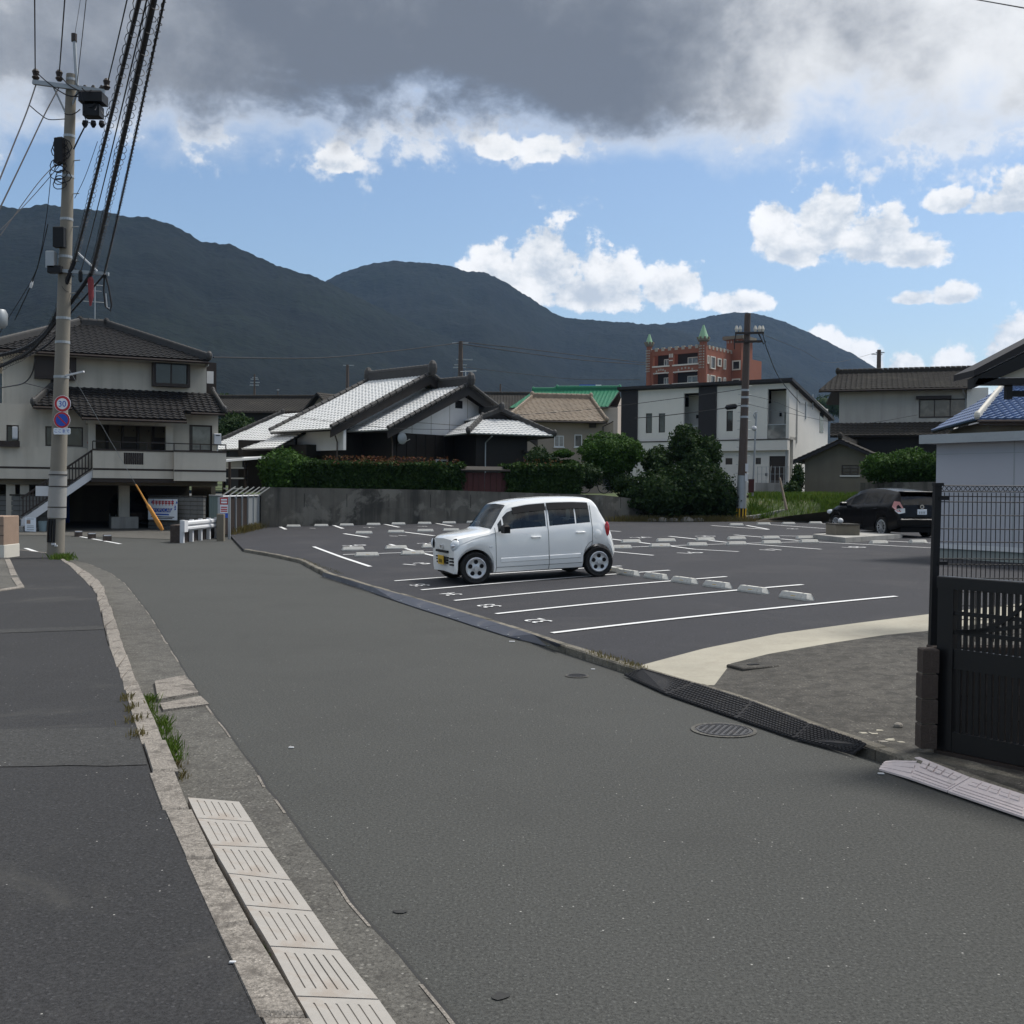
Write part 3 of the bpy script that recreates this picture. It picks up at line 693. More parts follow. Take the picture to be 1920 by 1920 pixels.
# ------------------------------------------------------------------ wooded hills and the air between
def hill(name, px, R0, R1, seed, elmin=.004):
    az = []; el = []
    for x, y in px:
        d = ray(x, y); az.append(math.atan2(d.x, d.y)); el.append(d.z / math.hypot(d.x, d.y))
    a = np.linspace(az[0], az[-1], 620); e = np.interp(a, az, el)
    k = np.hanning(9); k /= k.sum(); e = np.convolve(np.pad(e, 4, 'edge'), k, 'valid')
    ts = np.concatenate([np.linspace(0, .9, 46), np.linspace(.915, 1.0, 12), np.linspace(1.05, 1.6, 8)])
    vs = []
    for i, aa in enumerate(a):
        sx, cy = math.sin(aa), math.cos(aa)
        for t in ts:
            r = R0 + (R1 - R0) * t
            spur = mnoise.fractal((sx * r / 230, cy * r / 330, seed), 1.0, 2.0, 5)
            if t <= 1: g = t ** .85 * (1 + .26 * spur * (1 - t) ** .6 * min(1, t * 6)); g = min(g, t ** .25 * .97 + .03 if t < 1 else 1)
            else: g = 1 - (t - 1) * 1.1
            z = max(-6, e[i] * r * g) + CAM_Z
            z += 2.2 * mnoise.noise((sx * r / 16, cy * r / 16, seed)) + 1.8 * mnoise.noise((sx * r / 6.0, cy * r / 6.0, seed + 3))
            vs.append((sx * r, cy * r, z))
    n = len(ts); fs = [(i * n + j, (i + 1) * n + j, (i + 1) * n + j + 1, i * n + j + 1) for i in range(len(a) - 1) for j in range(n - 1)]
    m = MB(); m.add(vs, fs); return struct(name, m, M['forest'], smooth=True)
def forest_mat():
    m = bpy.data.materials.new('forest'); m.use_nodes = True; t = m.node_tree; b = t.nodes['Principled BSDF']; E.tree = t
    p = t.nodes.new('ShaderNodeNewGeometry').outputs['Position']
    q = E(tnoise(t, p, .006, 5, .6)) * .55 + E(tnoise(t, p, .07, 4, .65)) * .45
    c = ramp(t, q, [(.3, (.0010, .0024, .0015)), (.5, (.0026, .0050, .0026)), (.7, (.0078, .0125, .0058))])
    t.links.new(c, b.inputs['Base Color']); b.inputs['Roughness'].default_value = .95; b.inputs['Specular IOR Level'].default_value = .1
    bn = t.nodes.new('ShaderNodeBump'); bn.inputs['Strength'].default_value = 1; bn.inputs['Distance'].default_value = 5
    t.links.new(tnoise(t, p, .09, 5, .65), bn.inputs['Height']); t.links.new(bn.outputs[0], b.inputs['Normal'])
    return m
M['forest'] = forest_mat()
hill('wooded_hill', [(-900, 560), (-500, 480), (-200, 425), (-60, 397), (0, 387), (40, 392), (80, 383), (130, 388), (200, 397), (230, 405), (290, 410), (330, 425), (385, 455), (430, 458), (470, 475), (510, 495),
     (560, 510), (610, 526), (660, 552), (760, 600), (900, 655), (1000, 700), (1200, 800), (1300, 900)], 420, 1500, 3.1)
hill('wooded_hill', [(200, 800), (420, 660), (560, 560), (610, 527), (650, 507), (700, 493), (740, 489), (800, 493), (850, 500), (880, 510), (910, 511), (950, 530), (1000, 562), (1040, 588), (1060, 596), (1120, 600),
     (1180, 605), (1235, 609), (1300, 628), (1500, 700), (1700, 820)], 800, 2100, 7.7)
hill('wooded_hill', [(800, 800), (1000, 690), (1100, 645), (1180, 622), (1235, 608), (1290, 601), (1340, 591), (1380, 585), (1410, 586), (1450, 596), (1500, 615), (1550, 640), (1600, 664), (1640, 689), (1680, 715),
     (1760, 765), (1900, 840), (2300, 870)], 1100, 2600, 12.4)
# ------------------------------------------------------------------ building helpers
class Facade:
    """an upright plane through a corner; local x runs along it (left to right), y points away from the viewer, z up"""
    def __init__(s, name, label, cat, px_l, px_r, depth_r=None, ang=0.0, depth_l=None, group=None):
        def xy(px, dep): q = P(px, 900, dep); return Vector((q.x, q.y))
        c, sn = math.cos(ang), math.sin(ang)
        if depth_r is not None:
            pr = xy(px_r, depth_r); d = ray(px_l, 900); k = d.x / d.y; t = (pr.x - k * pr.y) / (c - k * sn); pl = pr - Vector((c, sn)) * t; s.w = t
        else:
            pl = xy(px_l, depth_l); d = ray(px_r, 900); k = d.x / d.y; t = (k * pl.y - pl.x) / (c - k * sn); s.w = t
        s.root = thing(name, label, cat, (pl.x, pl.y, 0), ang, group)
        s.m = Matrix.Translation((pl.x, pl.y, 0)) @ Matrix.Rotation(ang, 4, 'Z'); s.inv = s.m.inverted()
    def at(s, px, py, y=0.0):
        o = s.inv @ Vector((0, 0, CAM_Z)); d = s.inv.to_3x3() @ ray(px, py); t = (y - o.y) / d.y
        return Vector((o.x + d.x * t, y, o.z + d.z * t))
    def pick(s, px, py, dep): return s.inv @ P(px, py, dep)
    def rect(s, px0, py0, px1, py1, y=0.0):
        my, mx = (py0 + py1) / 2, (px0 + px1) / 2
        return s.at(px0, my, y).x, s.at(px1, my, y).x, s.at(mx, py1, y).z, s.at(mx, py0, y).z
    def box(s, name, px, y0, y1, mat, parent=None, grow=0):
        x0, x1, z0, z1 = s.rect(*px, y0); m = MB(); m.box(x0 - grow, x1 + grow, y0, y1, z0, z1); return m.build(name, mat, parent or s.root)
def wall_holes(m, x0, x1, z0, z1, y, th, holes):
    """wall face at y (thickness th behind) with real openings"""
    xs = sorted({x0, x1, *[min(max(h[k], x0), x1) for h in holes for k in (0, 1)]}); zs = sorted({z0, z1, *[min(max(h[k], z0), z1) for h in holes for k in (2, 3)]})
    inh = lambda x, z: any(h[0] < x < h[1] and h[2] < z < h[3] for h in holes)
    for a, b in zip(xs, xs[1:]):
        for c, d in zip(zs, zs[1:]):
            if not inh((a + b) / 2, (c + d) / 2):
                m.quad((a, y, c), (b, y, c), (b, y, d), (a, y, d)); m.quad((b, y + th, c), (a, y + th, c), (a, y + th, d), (b, y + th, d))
    for a, b, c, d in list(holes):
        for q in (((a, c), (a, d)), ((b, d), (b, c)), ((a, d), (b, d)), ((b, c), (a, c))):
            (p0, q0), (p1, q1) = q; m.quad((p0, y, q0), (p1, y, q1), (p1, y + th, q1), (p0, y + th, q0))
    for q in (((x0, z0), (x0, z1)), ((x1, z1), (x1, z0)), ((x0, z1), (x1, z1)), ((x1, z0), (x0, z0))):
        (p0, q0), (p1, q1) = q; m.quad((p0, y, q0), (p1, y, q1), (p1, y + th, q1), (p0, y + th, q0))
    return m
def window(root, x0, x1, z0, z1, y=0.0, frame=None, glass=None, mull=(.5,), bar=.05, proud=.035, sill=False, deep=.0):
    """frame proud of the wall with its panes as sub-parts"""
    fm = MB(); yb = y + .03 + deep; yf = y - proud
    fm.box(x0, x0 + bar, yf, yb, z0, z1); fm.box(x1 - bar, x1, yf, yb, z0, z1)
    fm.box(x0 + bar, x1 - bar, yf, yb, z1 - bar, z1); fm.box(x0 + bar, x1 - bar, yf, yb, z0, z0 + bar)
    xs = [x0 + bar] + [x0 + (x1 - x0) * k for k in mull] + [x1 - bar]
    for k in mull: fm.box(x0 + (x1 - x0) * k - bar * .4, x0 + (x1 - x0) * k + bar * .4, yf + .008, yb, z0 + bar, z1 - bar)
    if sill: fm.box(x0 - .05, x1 + .05, yf - .06, yb, z0 - .06, z0)
    w = fm.build('window', frame or M['brown'], root)
    for a, b in zip(xs, xs[1:]):
        pm = MB(); pm.box(a, b, yf + .022, yf + .03, z0 + bar * .8, z1 - bar * .8); pm.build('pane', glass or M['glass'], w)
    return w
def fwin(F, px, y=0.0, **k): x0, x1, z0, z1 = F.rect(*px, y); return window(F.root, x0, x1, z0, z1, y, **k)
def tiled(name, A, B, C, D, mat, parent, pitch=.28, row=.26, amp=.035, step=.03, th=.10, under=None):
    """pan-tile roof slope: A-B eave (left to right seen from outside), C-D ridge; waves across, stepped courses up the slope"""
    A, B, C, D = map(Vector, (A, B, C, D)); e = (B - A); Ln = e.length; e.normalize()
    up = ((D - A) - e * (D - A).dot(e)); H = up.length; up.normalize(); n = e.cross(up).normalized()
    xl1, xr1 = (D - A).dot(e), (C - A).dot(e)
    lo, hi = min(0, xl1), max(Ln, xr1); nc = max(2, int(round((hi - lo) / pitch))); nr = max(2, int(round(H / row)))
    prof = [0, .55, 1.0, .75, .2]; off = [0, .14, .30, .46, .68]
    xs = [lo + (hi - lo) * (i + o) / nc for i in range(nc) for o in off] + [hi]; hs = [amp * p for _ in range(nc) for p in prof] + [0]
    vs, fs = [], []; N = len(xs)
    rows = []
    for r in range(nr): rows += [(r / nr, step), ((r + .96) / nr, 0.0)]
    for v, h in rows:
        l, r_ = xl1 * v, Ln + (xr1 - Ln) * v
        for x, w in zip(xs, hs):
            xc = min(max(x, l), r_); j = mnoise.noise((x * 1.7, v * 31, 1)) * .004
            vs.append(A + e * xc + up * (H * v) + n * ((w if l < x < r_ else 0) + h + j))
    for i in range(len(rows) - 1):
        for j in range(N - 1): fs.append((i * N + j, i * N + j + 1, (i + 1) * N + j + 1, (i + 1) * N + j))
    k = len(vs)
    vs += [A + e * min(max(x, 0), Ln) - n * th * .3 for x in xs]; fs += [(j + 1, j, k + j, k + j + 1) for j in range(N - 1)]
    m = MB(); m.add(vs, fs); o = m.build(name, mat, parent); o['kind'] = 'stuff'
    u = MB(); u.slab([A - n * .02, B - n * .02, C - n * .02, D - n * .02], -n * th); u.build('roof_deck', under or M['darkwood'], parent)
    return o
def ridge(parent, pts, w=.26, h=.26, mat=None, cap=True):
    pts = [Vector(p) for p in pts]; m = MB()
    for a, b in zip(pts, pts[1:]):
        m.bar(a + Vector((0, 0, h * .3)), b + Vector((0, 0, h * .3)), w * .75, h * .9)
        L_ = (b - a).length; n = max(1, int(L_ / .3))
        for i in range(n):
            p, q = a.lerp(b, i / n), a.lerp(b, (i + .93) / n); z = Vector((0, 0, h * .8)); m.tube([p + z, q + z], [w * .42, w * .36], 8)
    if cap:
        for p in (pts[0], pts[-1]): m.ball(p + Vector((0, 0, h * .7)), w * .6, w * .6, h * .85, 8, 6)
    return m.build('ridge_tiles', mat or M['ridge'], parent)
def gutter(parent, a, b, mat=None):
    m = MB(); m.tube([a, b], .055, 8); return m.build('eaves_gutter', mat or M['brown'], parent)
def downpipe(parent, pts, mat=None, r=.035):
    return MB().tube(pts, r, 8).build('downpipe', mat or M['brown'], parent)
def box_part(parent, name, mat, *b): return MB().box(*b).build(name, mat, parent)
V = Vector

# ------------------------------------------------------------------ left house over an open garage
def left_house():
    F = Facade('tiled_house', 'cream two storey house with dark tiled roofs raised over an open garage, left', 'house', -150, 424, 47, R(26))
    r = F.root; X0, X1 = -1.0, F.w
    zb = F.at(380, 902, -1.2).z; zf1 = zb + .12; ze1 = F.at(300, 783, 0).z; zt1 = F.at(250, 733, 1).z; ze2 = F.at(260, 664, .2).z
    # upper storey
    xr2 = F.at(387, 700, 1).x; xl2 = F.at(6, 700, 1).x
    bays = [F.rect(64, 662, 142, 712, 1), F.rect(284, 677, 354, 726, 1)]
    m = MB(); m.box(xl2, xr2, 1, 8.5, zt1 - 1.2, ze2 + .1); m.build('upper_wall', M['plaster'], r)
    for k, (a, b, c, d) in enumerate(bays):
        q = MB(); q.box(a, b, .62, .995, c, c + .14); q.box(a, b, .62, .995, d - .14, d + .05); q.box(a, a + .12, .62, .995, c + .14, d - .14); q.box(b - .12, b, .62, .995, c + .14, d - .14)
        bay = q.build('bay_window', M['brown'], r)
        n = 2
        for i in range(n):
            w_ = (b - a - .24) / n; box_part(bay, 'pane', M['glass'], a + .12 + w_ * i + .03, a + .12 + w_ * (i + 1) - .03, .70, .72, c + .14, d - .14)
        for i in range(1, n): box_part(bay, 'mullion', M['brown'], a + .12 + w_ * i - .03, a + .12 + w_ * i + .03, .66, .74, c + .14, d - .14)
        if k == 0: box_part(bay, 'shutter', M['brown'], a + .10, b - .10, .60, .66, c + .10, d - .10)
    lx, rx = F.at(-60, 700, 1).x, xl2
    a = F.at(392, 720, 1.4); q = MB(); q.box(xr2, xr2 + .55, 1.6, 4.0, zt1 - .25, zt1 + 1.5); q.build('side_balcony', M['brown'], r)
    box_part(r, 'balcony_panel', M['palewhite'], xr2 + .12, xr2 + .42, 1.585, 1.598, zt1 + .55, zt1 + 1.1)
    # roof of the upper storey: hipped
    e0, e1 = .2, 9.4; zl = F.at(30, 650, e0).z
    A = F.at(-18, 652, e0); B = F.at(392, 676, e0); zz = (A.z + B.z) / 2; A.z = B.z = zz
    Cz = F.at(175, 609, 4.6).z; C = V((F.at(200, 610, 4.6).x, 4.8, Cz)); D = V((F.at(150, 610, 4.6).x, 4.8, Cz))
    A2, B2 = V((A.x, e1, zz)), V((B.x, e1, zz))
    tiled('roof_tiles', A, B, C, D, M['darkroof'], r); tiled('roof_tiles', B, B2, C, C + V((0, .01, 0)), M['darkroof'], r); tiled('roof_tiles', A2, A, D, D + V((0, .01, 0)), M['darkroof'], r)
    tiled('roof_tiles', B2, A2, D, C, M['darkroof'], r)
    ridge(r, [D, C]); ridge(r, [C, B + V((0, 0, .03))]); ridge(r, [D, A + V((0, 0, .03))])
    gutter(r, A + V((0, -.06, -.1)), B + V((0, -.06, -.1)))
    fa = MB(); fa.slab([B + V((-.02, .1, -.22)), B2 + V((-.02, -.1, -.22)), B2 + V((-.02, -.1, -.05)), B + V((-.02, .1, -.05))], (.03, 0, 0)); fa.build('bargeboard', M['palewhite'], r)
    box_part(r, 'soffit', M['plaster'], A.x + .1, B.x - .1, e0 + .1, e1 - .1, zz - .16, zz - .12)
    # lower storey walls (recessed porch to the left, room to the right)
    por = F.rect(176, 797, 322, 846, 0); bigw = F.rect(355, 797, 398, 846, 0); win = F.rect(85, 800, 156, 837, 0); alc = F.rect(12, 797, 35, 838, 0)
    xR = F.at(409, 800, 0).x
    m = MB(); wall_holes(m, X0, xR, zf1, ze1 + .35, 0, .22, [por, (bigw[0], bigw[1], bigw[2], bigw[3]), win, alc]); m.box(X0, xR, 1.6, 8.4, zf1, ze1 + .35); m.build('lower_wall', M['plaster'], r)
    m = MB(); m.box(X0, X0 + .22, .22, 1.6, zf1, ze1 + .3); m.box(xR - .22, xR, .22, 1.6, zf1, ze1 + .3); m.box(X0, xR, .22, 1.6, ze1 + .20, ze1 + .33); m.build('side_wall', M['plaster'], r)
    window(r, *win, y=.1, mull=(.5,)); window(r, *bigw, y=.1, mull=(.12,), glass=M['glasspale'], bar=.07); window(r, *alc, y=.1, mull=())
    # porch back: entrance doors and panels
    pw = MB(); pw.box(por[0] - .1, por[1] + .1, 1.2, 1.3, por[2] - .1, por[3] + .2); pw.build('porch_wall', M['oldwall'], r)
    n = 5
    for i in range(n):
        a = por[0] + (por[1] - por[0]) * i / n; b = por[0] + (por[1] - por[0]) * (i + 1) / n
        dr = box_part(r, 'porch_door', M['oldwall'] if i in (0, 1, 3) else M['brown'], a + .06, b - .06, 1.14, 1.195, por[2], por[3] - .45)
        box_part(dr, 'knob', M['brown'], b - .2, b - .16, 1.11, 1.14, por[2] + .9, por[2] + .98)
        box_part(r, 'porch_post', M['brown'], a - .05, a + .05, 1.05, 1.2, por[2], por[3] + .1)
    b0 = F.rect(161, 786, 325, 797, -.5); box_part(r, 'porch_beam', M['plaster'], b0[0], b0[1], -.62, -.02, b0[2], b0[3])
    for px in (172, 317):
        x = F.at(px, 820, -.5).x; box_part(r, 'porch_column', M['plaster'], x - .14, x + .14, -.6, -.3, zf1, b0[2])
    box_part(r, 'vent_panel', M['brown'], *F.rect(165, 800, 171, 816, -.01)[:2], -.05, -.01, F.at(168, 816).z, F.at(168, 800).z)
    al = MB(); c = F.at(168, 830, -.03); al.cyl((c.x, -.06, c.z), .09, .05, 12, 'Y'); al.build('alarm_bell', M['signred'], r)
    # balcony slab and parapet
    p1 = F.rect(174, 846, 327, 897, -1.2); p2 = F.rect(326.5, 848, 424, 902, -1.45); gr = F.rect(232, 849, 269, 871, -1.2)
    zs = F.at(250, 880, -1.2).z
    m = MB(); wall_holes(m, p1[0], p1[1], p1[2], p1[3], -1.2, .15, [gr]); m.build('parapet', M['plaster'], r)
    m = MB(); m.box(p2[0], p2[1], -1.45, -1.3, p2[2], p2[3]); m.box(p2[1] - .15, p2[1], -1.3, 1.5, p2[2], p2[3]); m.build('parapet', M['plaster'], r)
    for a, y in ((p1, -1.2), (p2, -1.45)):
        z0 = F.at(250 if a is p1 else 375, 880 if a is p1 else 882.5, y).z
        box_part(r, 'dark_band', M['brown'], a[0], a[1] + .004, y - .012, y - .002, z0 - .05, z0 + .03)
        box_part(r, 'parapet_cap', M['brown'], a[0], a[1] + .02, y - .03, y + .19, a[3], a[3] + .07)
    rl = MB(); rl.bar((p1[0], -1.12, p1[3] + .38), (p2[1], -1.37, p2[3] + .34), .045)
    for i in range(6):
        x = p1[0] + (p2[1] - p1[0]) * i / 5; rl.box(x - .02, x + .02, -1.14 - .05 * i, -1.10 - .05 * i, p1[3] + .02, p1[3] + .38)
    rl.build('balcony_rail', M['brown'], r)
    for i in range(9):
        x = gr[0] + (gr[1] - gr[0]) * (i + .5) / 9; box_part(r, 'grille_bar', M['brown'], x - .035, x + .035, -1.16, -1.11, gr[2], gr[3])
    box_part(r, 'slab_edge', M['brown'], p1[0] - .05, p1[1], -1.15, .1, p1[2] - .16, p1[2] - .005)
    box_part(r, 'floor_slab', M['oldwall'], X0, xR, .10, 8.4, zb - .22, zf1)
    box_part(r, 'balcony_floor', M['oldwall'], p1[0], p2[1] - .16, -1.04, .09, p1[2] + .02, p1[2] + .22)
    # left lower band with its ledge line
    lw = F.rect(-140, 838, 122, 897, -.35); box_part(r, 'spandrel', M['plaster'], X0, F.at(172, 860, -.35).x, -.35, -.005, lw[2], F.at(60, 838, -.35).z)
    z0 = F.at(60, 876.5, -.35).z; box_part(r, 'dark_band', M['brown'], X0, F.at(172, 860, -.35).x, -.362, -.352, z0 - .05, z0 + .03)
    # lower roof
    yE = -.9; A = F.at(-70, 757, yE); B = F.at(421, 773, yE); zz = F.at(390, 773, yE).z; A.z = B.z = zz
    C = F.at(399, 739, 1.0); D = F.at(96, 723, 1.0); D.x = F.at(100, 722, 1).x; C.z = D.z = (C.z + D.z) / 2
    A.x = D.x - (B.x - C.x) * 1.5 - .6
    tiled('roof_tiles', A, B, C, D, M['darkroof'], r)
    Bb, Ab = V((B.x, 8.8, zz)), V((A.x, 8.8, zz)); Cb, Db = V((C.x, 8.8, C.z)), V((D.x, 8.8, D.z))
    tiled('roof_tiles', B, Bb, Cb, C, M['darkroof'], r); tiled('roof_tiles', Ab, A, D, Db, M['darkroof'], r)
    ridge(r, [C, B + V((0, 0, .02))], .2, .2); ridge(r, [D, A + V((0, 0, .02))], .2, .2)
    slope = (C.z - B.z) / 1.9; up_n = V((0, -slope, 1)).normalized()
    a = F.at(138, 756, yE); b = F.at(347, 771, yE); yP = -1.75; a.z = b.z = zz + .0
    A3, B3 = V((F.at(153, 781, yP).x, yP, zz - slope * .85)), V((F.at(350, 788, yP).x, yP, zz - slope * .85)); C3, D3 = V((B3.x - .05, yE + .25, zz + slope * .25)), V((A3.x - .35, yE + .25, zz + slope * .25))
    tiled('roof_tiles', A3 + up_n * .03, B3 + up_n * .03, C3 + up_n * .03, D3 + up_n * .03, M['darkroof'], r)
    gutter(r, A3 + V((0, -.05, -.08)), B3 + V((0, -.05, -.08))); gutter(r, V((B3.x + .3, yE - .05, zz - .08)), B + V((0, -.05, -.08))); gutter(r, A + V((0, -.05, -.08)), V((A3.x - .3, yE - .05, zz - .08)))
    # open garage below: columns, back wall, soffit
    for px, y in ((233, 1.0), (20, .3), (46, .3)):
        x = F.at(px, 940, y).x; w = .22 if px > 200 else .17
        col = box_part(r, 'column', M['plaster'], x - w, x + w, y, y + 2 * w, -.1, zb - .22)
        if px > 200: box_part(col, 'footing', M['crete'], x - .55, x + .55, y - .3, y + .9, -.1, F.at(233, 969, 1).z)
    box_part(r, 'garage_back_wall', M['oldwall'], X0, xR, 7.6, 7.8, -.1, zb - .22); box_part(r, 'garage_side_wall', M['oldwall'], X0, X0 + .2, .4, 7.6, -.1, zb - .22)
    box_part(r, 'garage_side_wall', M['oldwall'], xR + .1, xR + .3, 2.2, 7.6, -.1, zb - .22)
    # outside stair with stringer, treads and a brown railing
    yS = -1.0; t0, t1 = F.at(174, 881, yS), F.at(58, 962, yS)
    st = MB(); st.slab([t0, F.at(174, 897, yS), F.at(40, 990, yS), F.at(40, 974, yS)], (0, .12, 0)); st.slab([t0 + V((0, 1.0, 0)), F.at(174, 897, yS) + V((0, 1.0, 0)), F.at(40, 990, yS) + V((0, 1.0, 0)), F.at(40, 974, yS) + V((0, 1.0, 0))], (0, .12, 0))
    st.build('stair_stringer', M['palewhite'], r)
    n = 12
    for i in range(n):
        q = t0.lerp(F.at(40, 974, yS), (i + .5) / n); box_part(r, 'stair_tread', M['crete'], q.x - .14, q.x + .16, yS + .13, yS + .98, q.z - .12, q.z - .05)
    ra, rb = F.at(175, 843, yS), F.at(40, 934, yS); la, lb = F.at(175, 876, yS), F.at(40, 967, yS)
    h = MB(); h.bar(ra, rb, .06, .08); h.bar(la, lb, .05, .06); h.build('stair_handrail', M['brown'], r)
    n = 22
    for i in range(n):
        k = (i + .5) / n; p, q = ra.lerp(rb, k), la.lerp(lb, k); box_part(r, 'baluster', M['brown'], p.x - .022, p.x + .022, yS - .02, yS + .02, q.z, p.z)
    # things fixed to it
    a = F.rect(401, 813, 414, 834, -.2); o = thing('water_heater', 'white wall mounted water heater at the right corner of the balcony', 'water heater', F.m @ V(((a[0] + a[1]) / 2, -.2, a[2])), R(26))
    m = MB(); w = (a[1] - a[0]) / 2; m.cbox(-w, w, -.12, .12, 0, a[3] - a[2], .02); m.build('casing', M['palewhite'], o); box_part(o, 'vent_slot', M['trim'], -w * .6, w * .6, -.128, -.121, (a[3] - a[2]) * .78, (a[3] - a[2]) * .86)
    MB().tube([(0, 0, -.02), (0, 0, -.3), (-.12, 0, -.5)], .03, 8).build('pipe', M['metal'], o)
    a = F.rect(23, 800, 33, 821, -.15); o = thing('air_conditioner', 'white box unit on the wall beside the far left window', 'air conditioner', F.m @ V(((a[0] + a[1]) / 2, -.12, a[2])), R(26))
    w = (a[1] - a[0]) / 2; m = MB(); m.cbox(-w, w, -.12, .12, 0, a[3] - a[2], .02); m.build('casing', M['palewhite'], o); box_part(o, 'bracket', M['metal'], -w, w, -.1, .12, -.06, -.005)
    aw = F.rect(-2, 827, 37, 838, -.3); box_part(r, 'balcony_box', M['brown'], aw[0], aw[1], -.62, -.355, aw[2], aw[3])
    # television aerial on the ridge
    b = F.at(178, 609, 4.8); tp = F.at(181, 540, 4.8); o = thing('roof_aerial', 'thin white television aerial on the ridge of the left house', 'aerial', F.m @ V((b.x, b.y, b.z + .2)), R(26), 'television aerials')
    hh = tp.z - b.z; m = MB(); m.tube([(0, 0, 0), (0, 0, hh)], .025, 6); m.build('mast', M['metal'], o)
    for z, l in ((hh * .96, .35), (hh * .80, .28), (hh * .5, .5)): MB().tube([(-l, 0, z), (l, 0, z)], .015, 6).build('element', M['metal'], o)
    return F
LH = left_house()
# forecourt of the garage
m = MB(); c = [LH.m @ V(p) for p in [(-1, -1.6, .012), (LH.w + .2, -1.6, .012), (LH.w + .2, 7.6, .14), (-1, 7.6, .14)]]
q = [G(120, 1004, .012), G(340, 1012, .012)]
m.quad(q[0], q[1], c[1], c[0]); m.quad(*c); struct('garage_forecourt', m, M['gutter'])

# ------------------------------------------------------------------ block walls (each block a part)
def block_wall(label, p0, p1, h, z0=0.0, rows=7, bl=.40, th=.12, cap=True, mat='block', skip=None):
    p0, p1 = V((p0.x, p0.y, 0)), V((p1.x, p1.y, 0)); L_ = (p1 - p0).length; rz = math.atan2((p1 - p0).y, (p1 - p0).x)
    o = thing('block_wall', label, 'wall', (p0.x, p0.y, z0), rz); bh = h / rows
    bmx = MB(); bmx.cbox(0.008, bl - .008, 0, th, .008, bh - .014, .012); me = bmx.mesh('block'); me.materials.append(M[mat])
    n = max(1, int(L_ / bl))
    box_part(o, 'mortar', M['brownblock'], .01, n * bl - .01, .030, th - .012, 0, h - .01)
    for r_ in range(rows):
        for i in range(n):
            b = link('block', me, None, o, ((i * bl), random.uniform(-.003, .003), r_ * bh))
    if cap: box_part(o, 'coping', M['apron'], -.02, n * bl + .02, -.03, th + .03, h, h + .06)
    return o
d0 = 45.6
BWm = block_wall('grey concrete block wall carrying the banner, in front of the garage', P(278, 990, 46.4), P(392, 990, 44.2), P(330, 929, 45.3).z - .06, 0, 8)
block_wall('low grey block wall at the far left behind the utility pole', P(-110, 990, 43.5), P(121, 990, 43.5), P(60, 927, 43.5).z - .06, 0, 7)

# ------------------------------------------------------------------ retaining wall and the raised ground behind
RWp = [L(489, 989).xy, L(820, 981.5).xy, L(1130, 978).xy, L(1262, 976).xy]
rw = thing('retaining_wall', 'long stained concrete retaining wall along the back of the car park', 'wall', (*RWp[0], 0))
RT = 1.80
def rw_part(name, z0, z1, y0, th, mat, tops=None):
    m = MB()
    for i, (a, b) in enumerate(zip(RWp, RWp[1:])):
        d = (b - a).normalized(); n = V((-d.y, d.x)); o = RWp[0]
        pa, pb = a - o + n * y0, b - o + n * y0; t0, t1 = (tops[i], tops[i + 1]) if tops else (z1, z1)
        m.hexa([(*pa, z0), (*pb, z0), (*(pb + n * th), z0), (*(pa + n * th), z0), (*pa, t0), (*pb, t1), (*(pb + n * th), t1), (*(pa + n * th), t0)])
    return m.build(name, mat, rw)
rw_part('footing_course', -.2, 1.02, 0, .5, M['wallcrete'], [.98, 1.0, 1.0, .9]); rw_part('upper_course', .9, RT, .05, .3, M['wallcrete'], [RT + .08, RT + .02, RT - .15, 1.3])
tot = sum((b - a).length for a, b in zip(RWp, RWp[1:]))
gl = walk_poly(RWp, 1.8)
for a, b in zip(gl, gl[1:]):
    d = (b - a).normalized(); n = V((-d.y, d.x)); p = b - RWp[0] + n * .045
    MB().slab([(*p, 1.03), (*(p + d * .02), 1.03), (*(p + d * .02), 1.62), (*p, 1.62)], (*(n * .008), 0)).build('form_joint', M['trim'], rw)
def terrain():
    """raised house plots behind the wall, climbing gently to the hills"""
    vs, fs = [], []; N = V((-.49, .87))
    base = resample([RWp[0] + V((-.2, .4)), RWp[1], RWp[2], RWp[3]], 1.5); base = [b + N * .36 for b in base]
    base += [P(px_, 960, dd).xy for px_, dd in ((1400, 51.0), (1470, 50.4), (1560, 49.6), (1680, 48.2), (1800, 47.5), (2100, 47))]
    ds = [0, .8, 2, 4, 8, 14, 22, 34, 60, 110, 200, 330]
    for i, b in enumerate(base):
        slope = i >= len(base) - 6
        for d in ds:
            q = b + N * d
            z = (RT - .25 if not slope else lot_z(b.x, b.y) + .02 + min(1.0, d * .36)) + (d * .012 if d < 60 else .72 + (d - 60) * .035)
            if i == len(base) - 7: z = min(z, 1.0 + d * .1)
            vs.append((q.x, q.y, z))
    n = len(ds); fs = [(i * n + j, (i + 1) * n + j, (i + 1) * n + j + 1, i * n + j + 1) for i in range(len(base) - 1) for j in range(n - 1)]
    m = MB(); m.add(vs, fs); return struct('terrain', m, M['grassland'], smooth=True)
terrain()

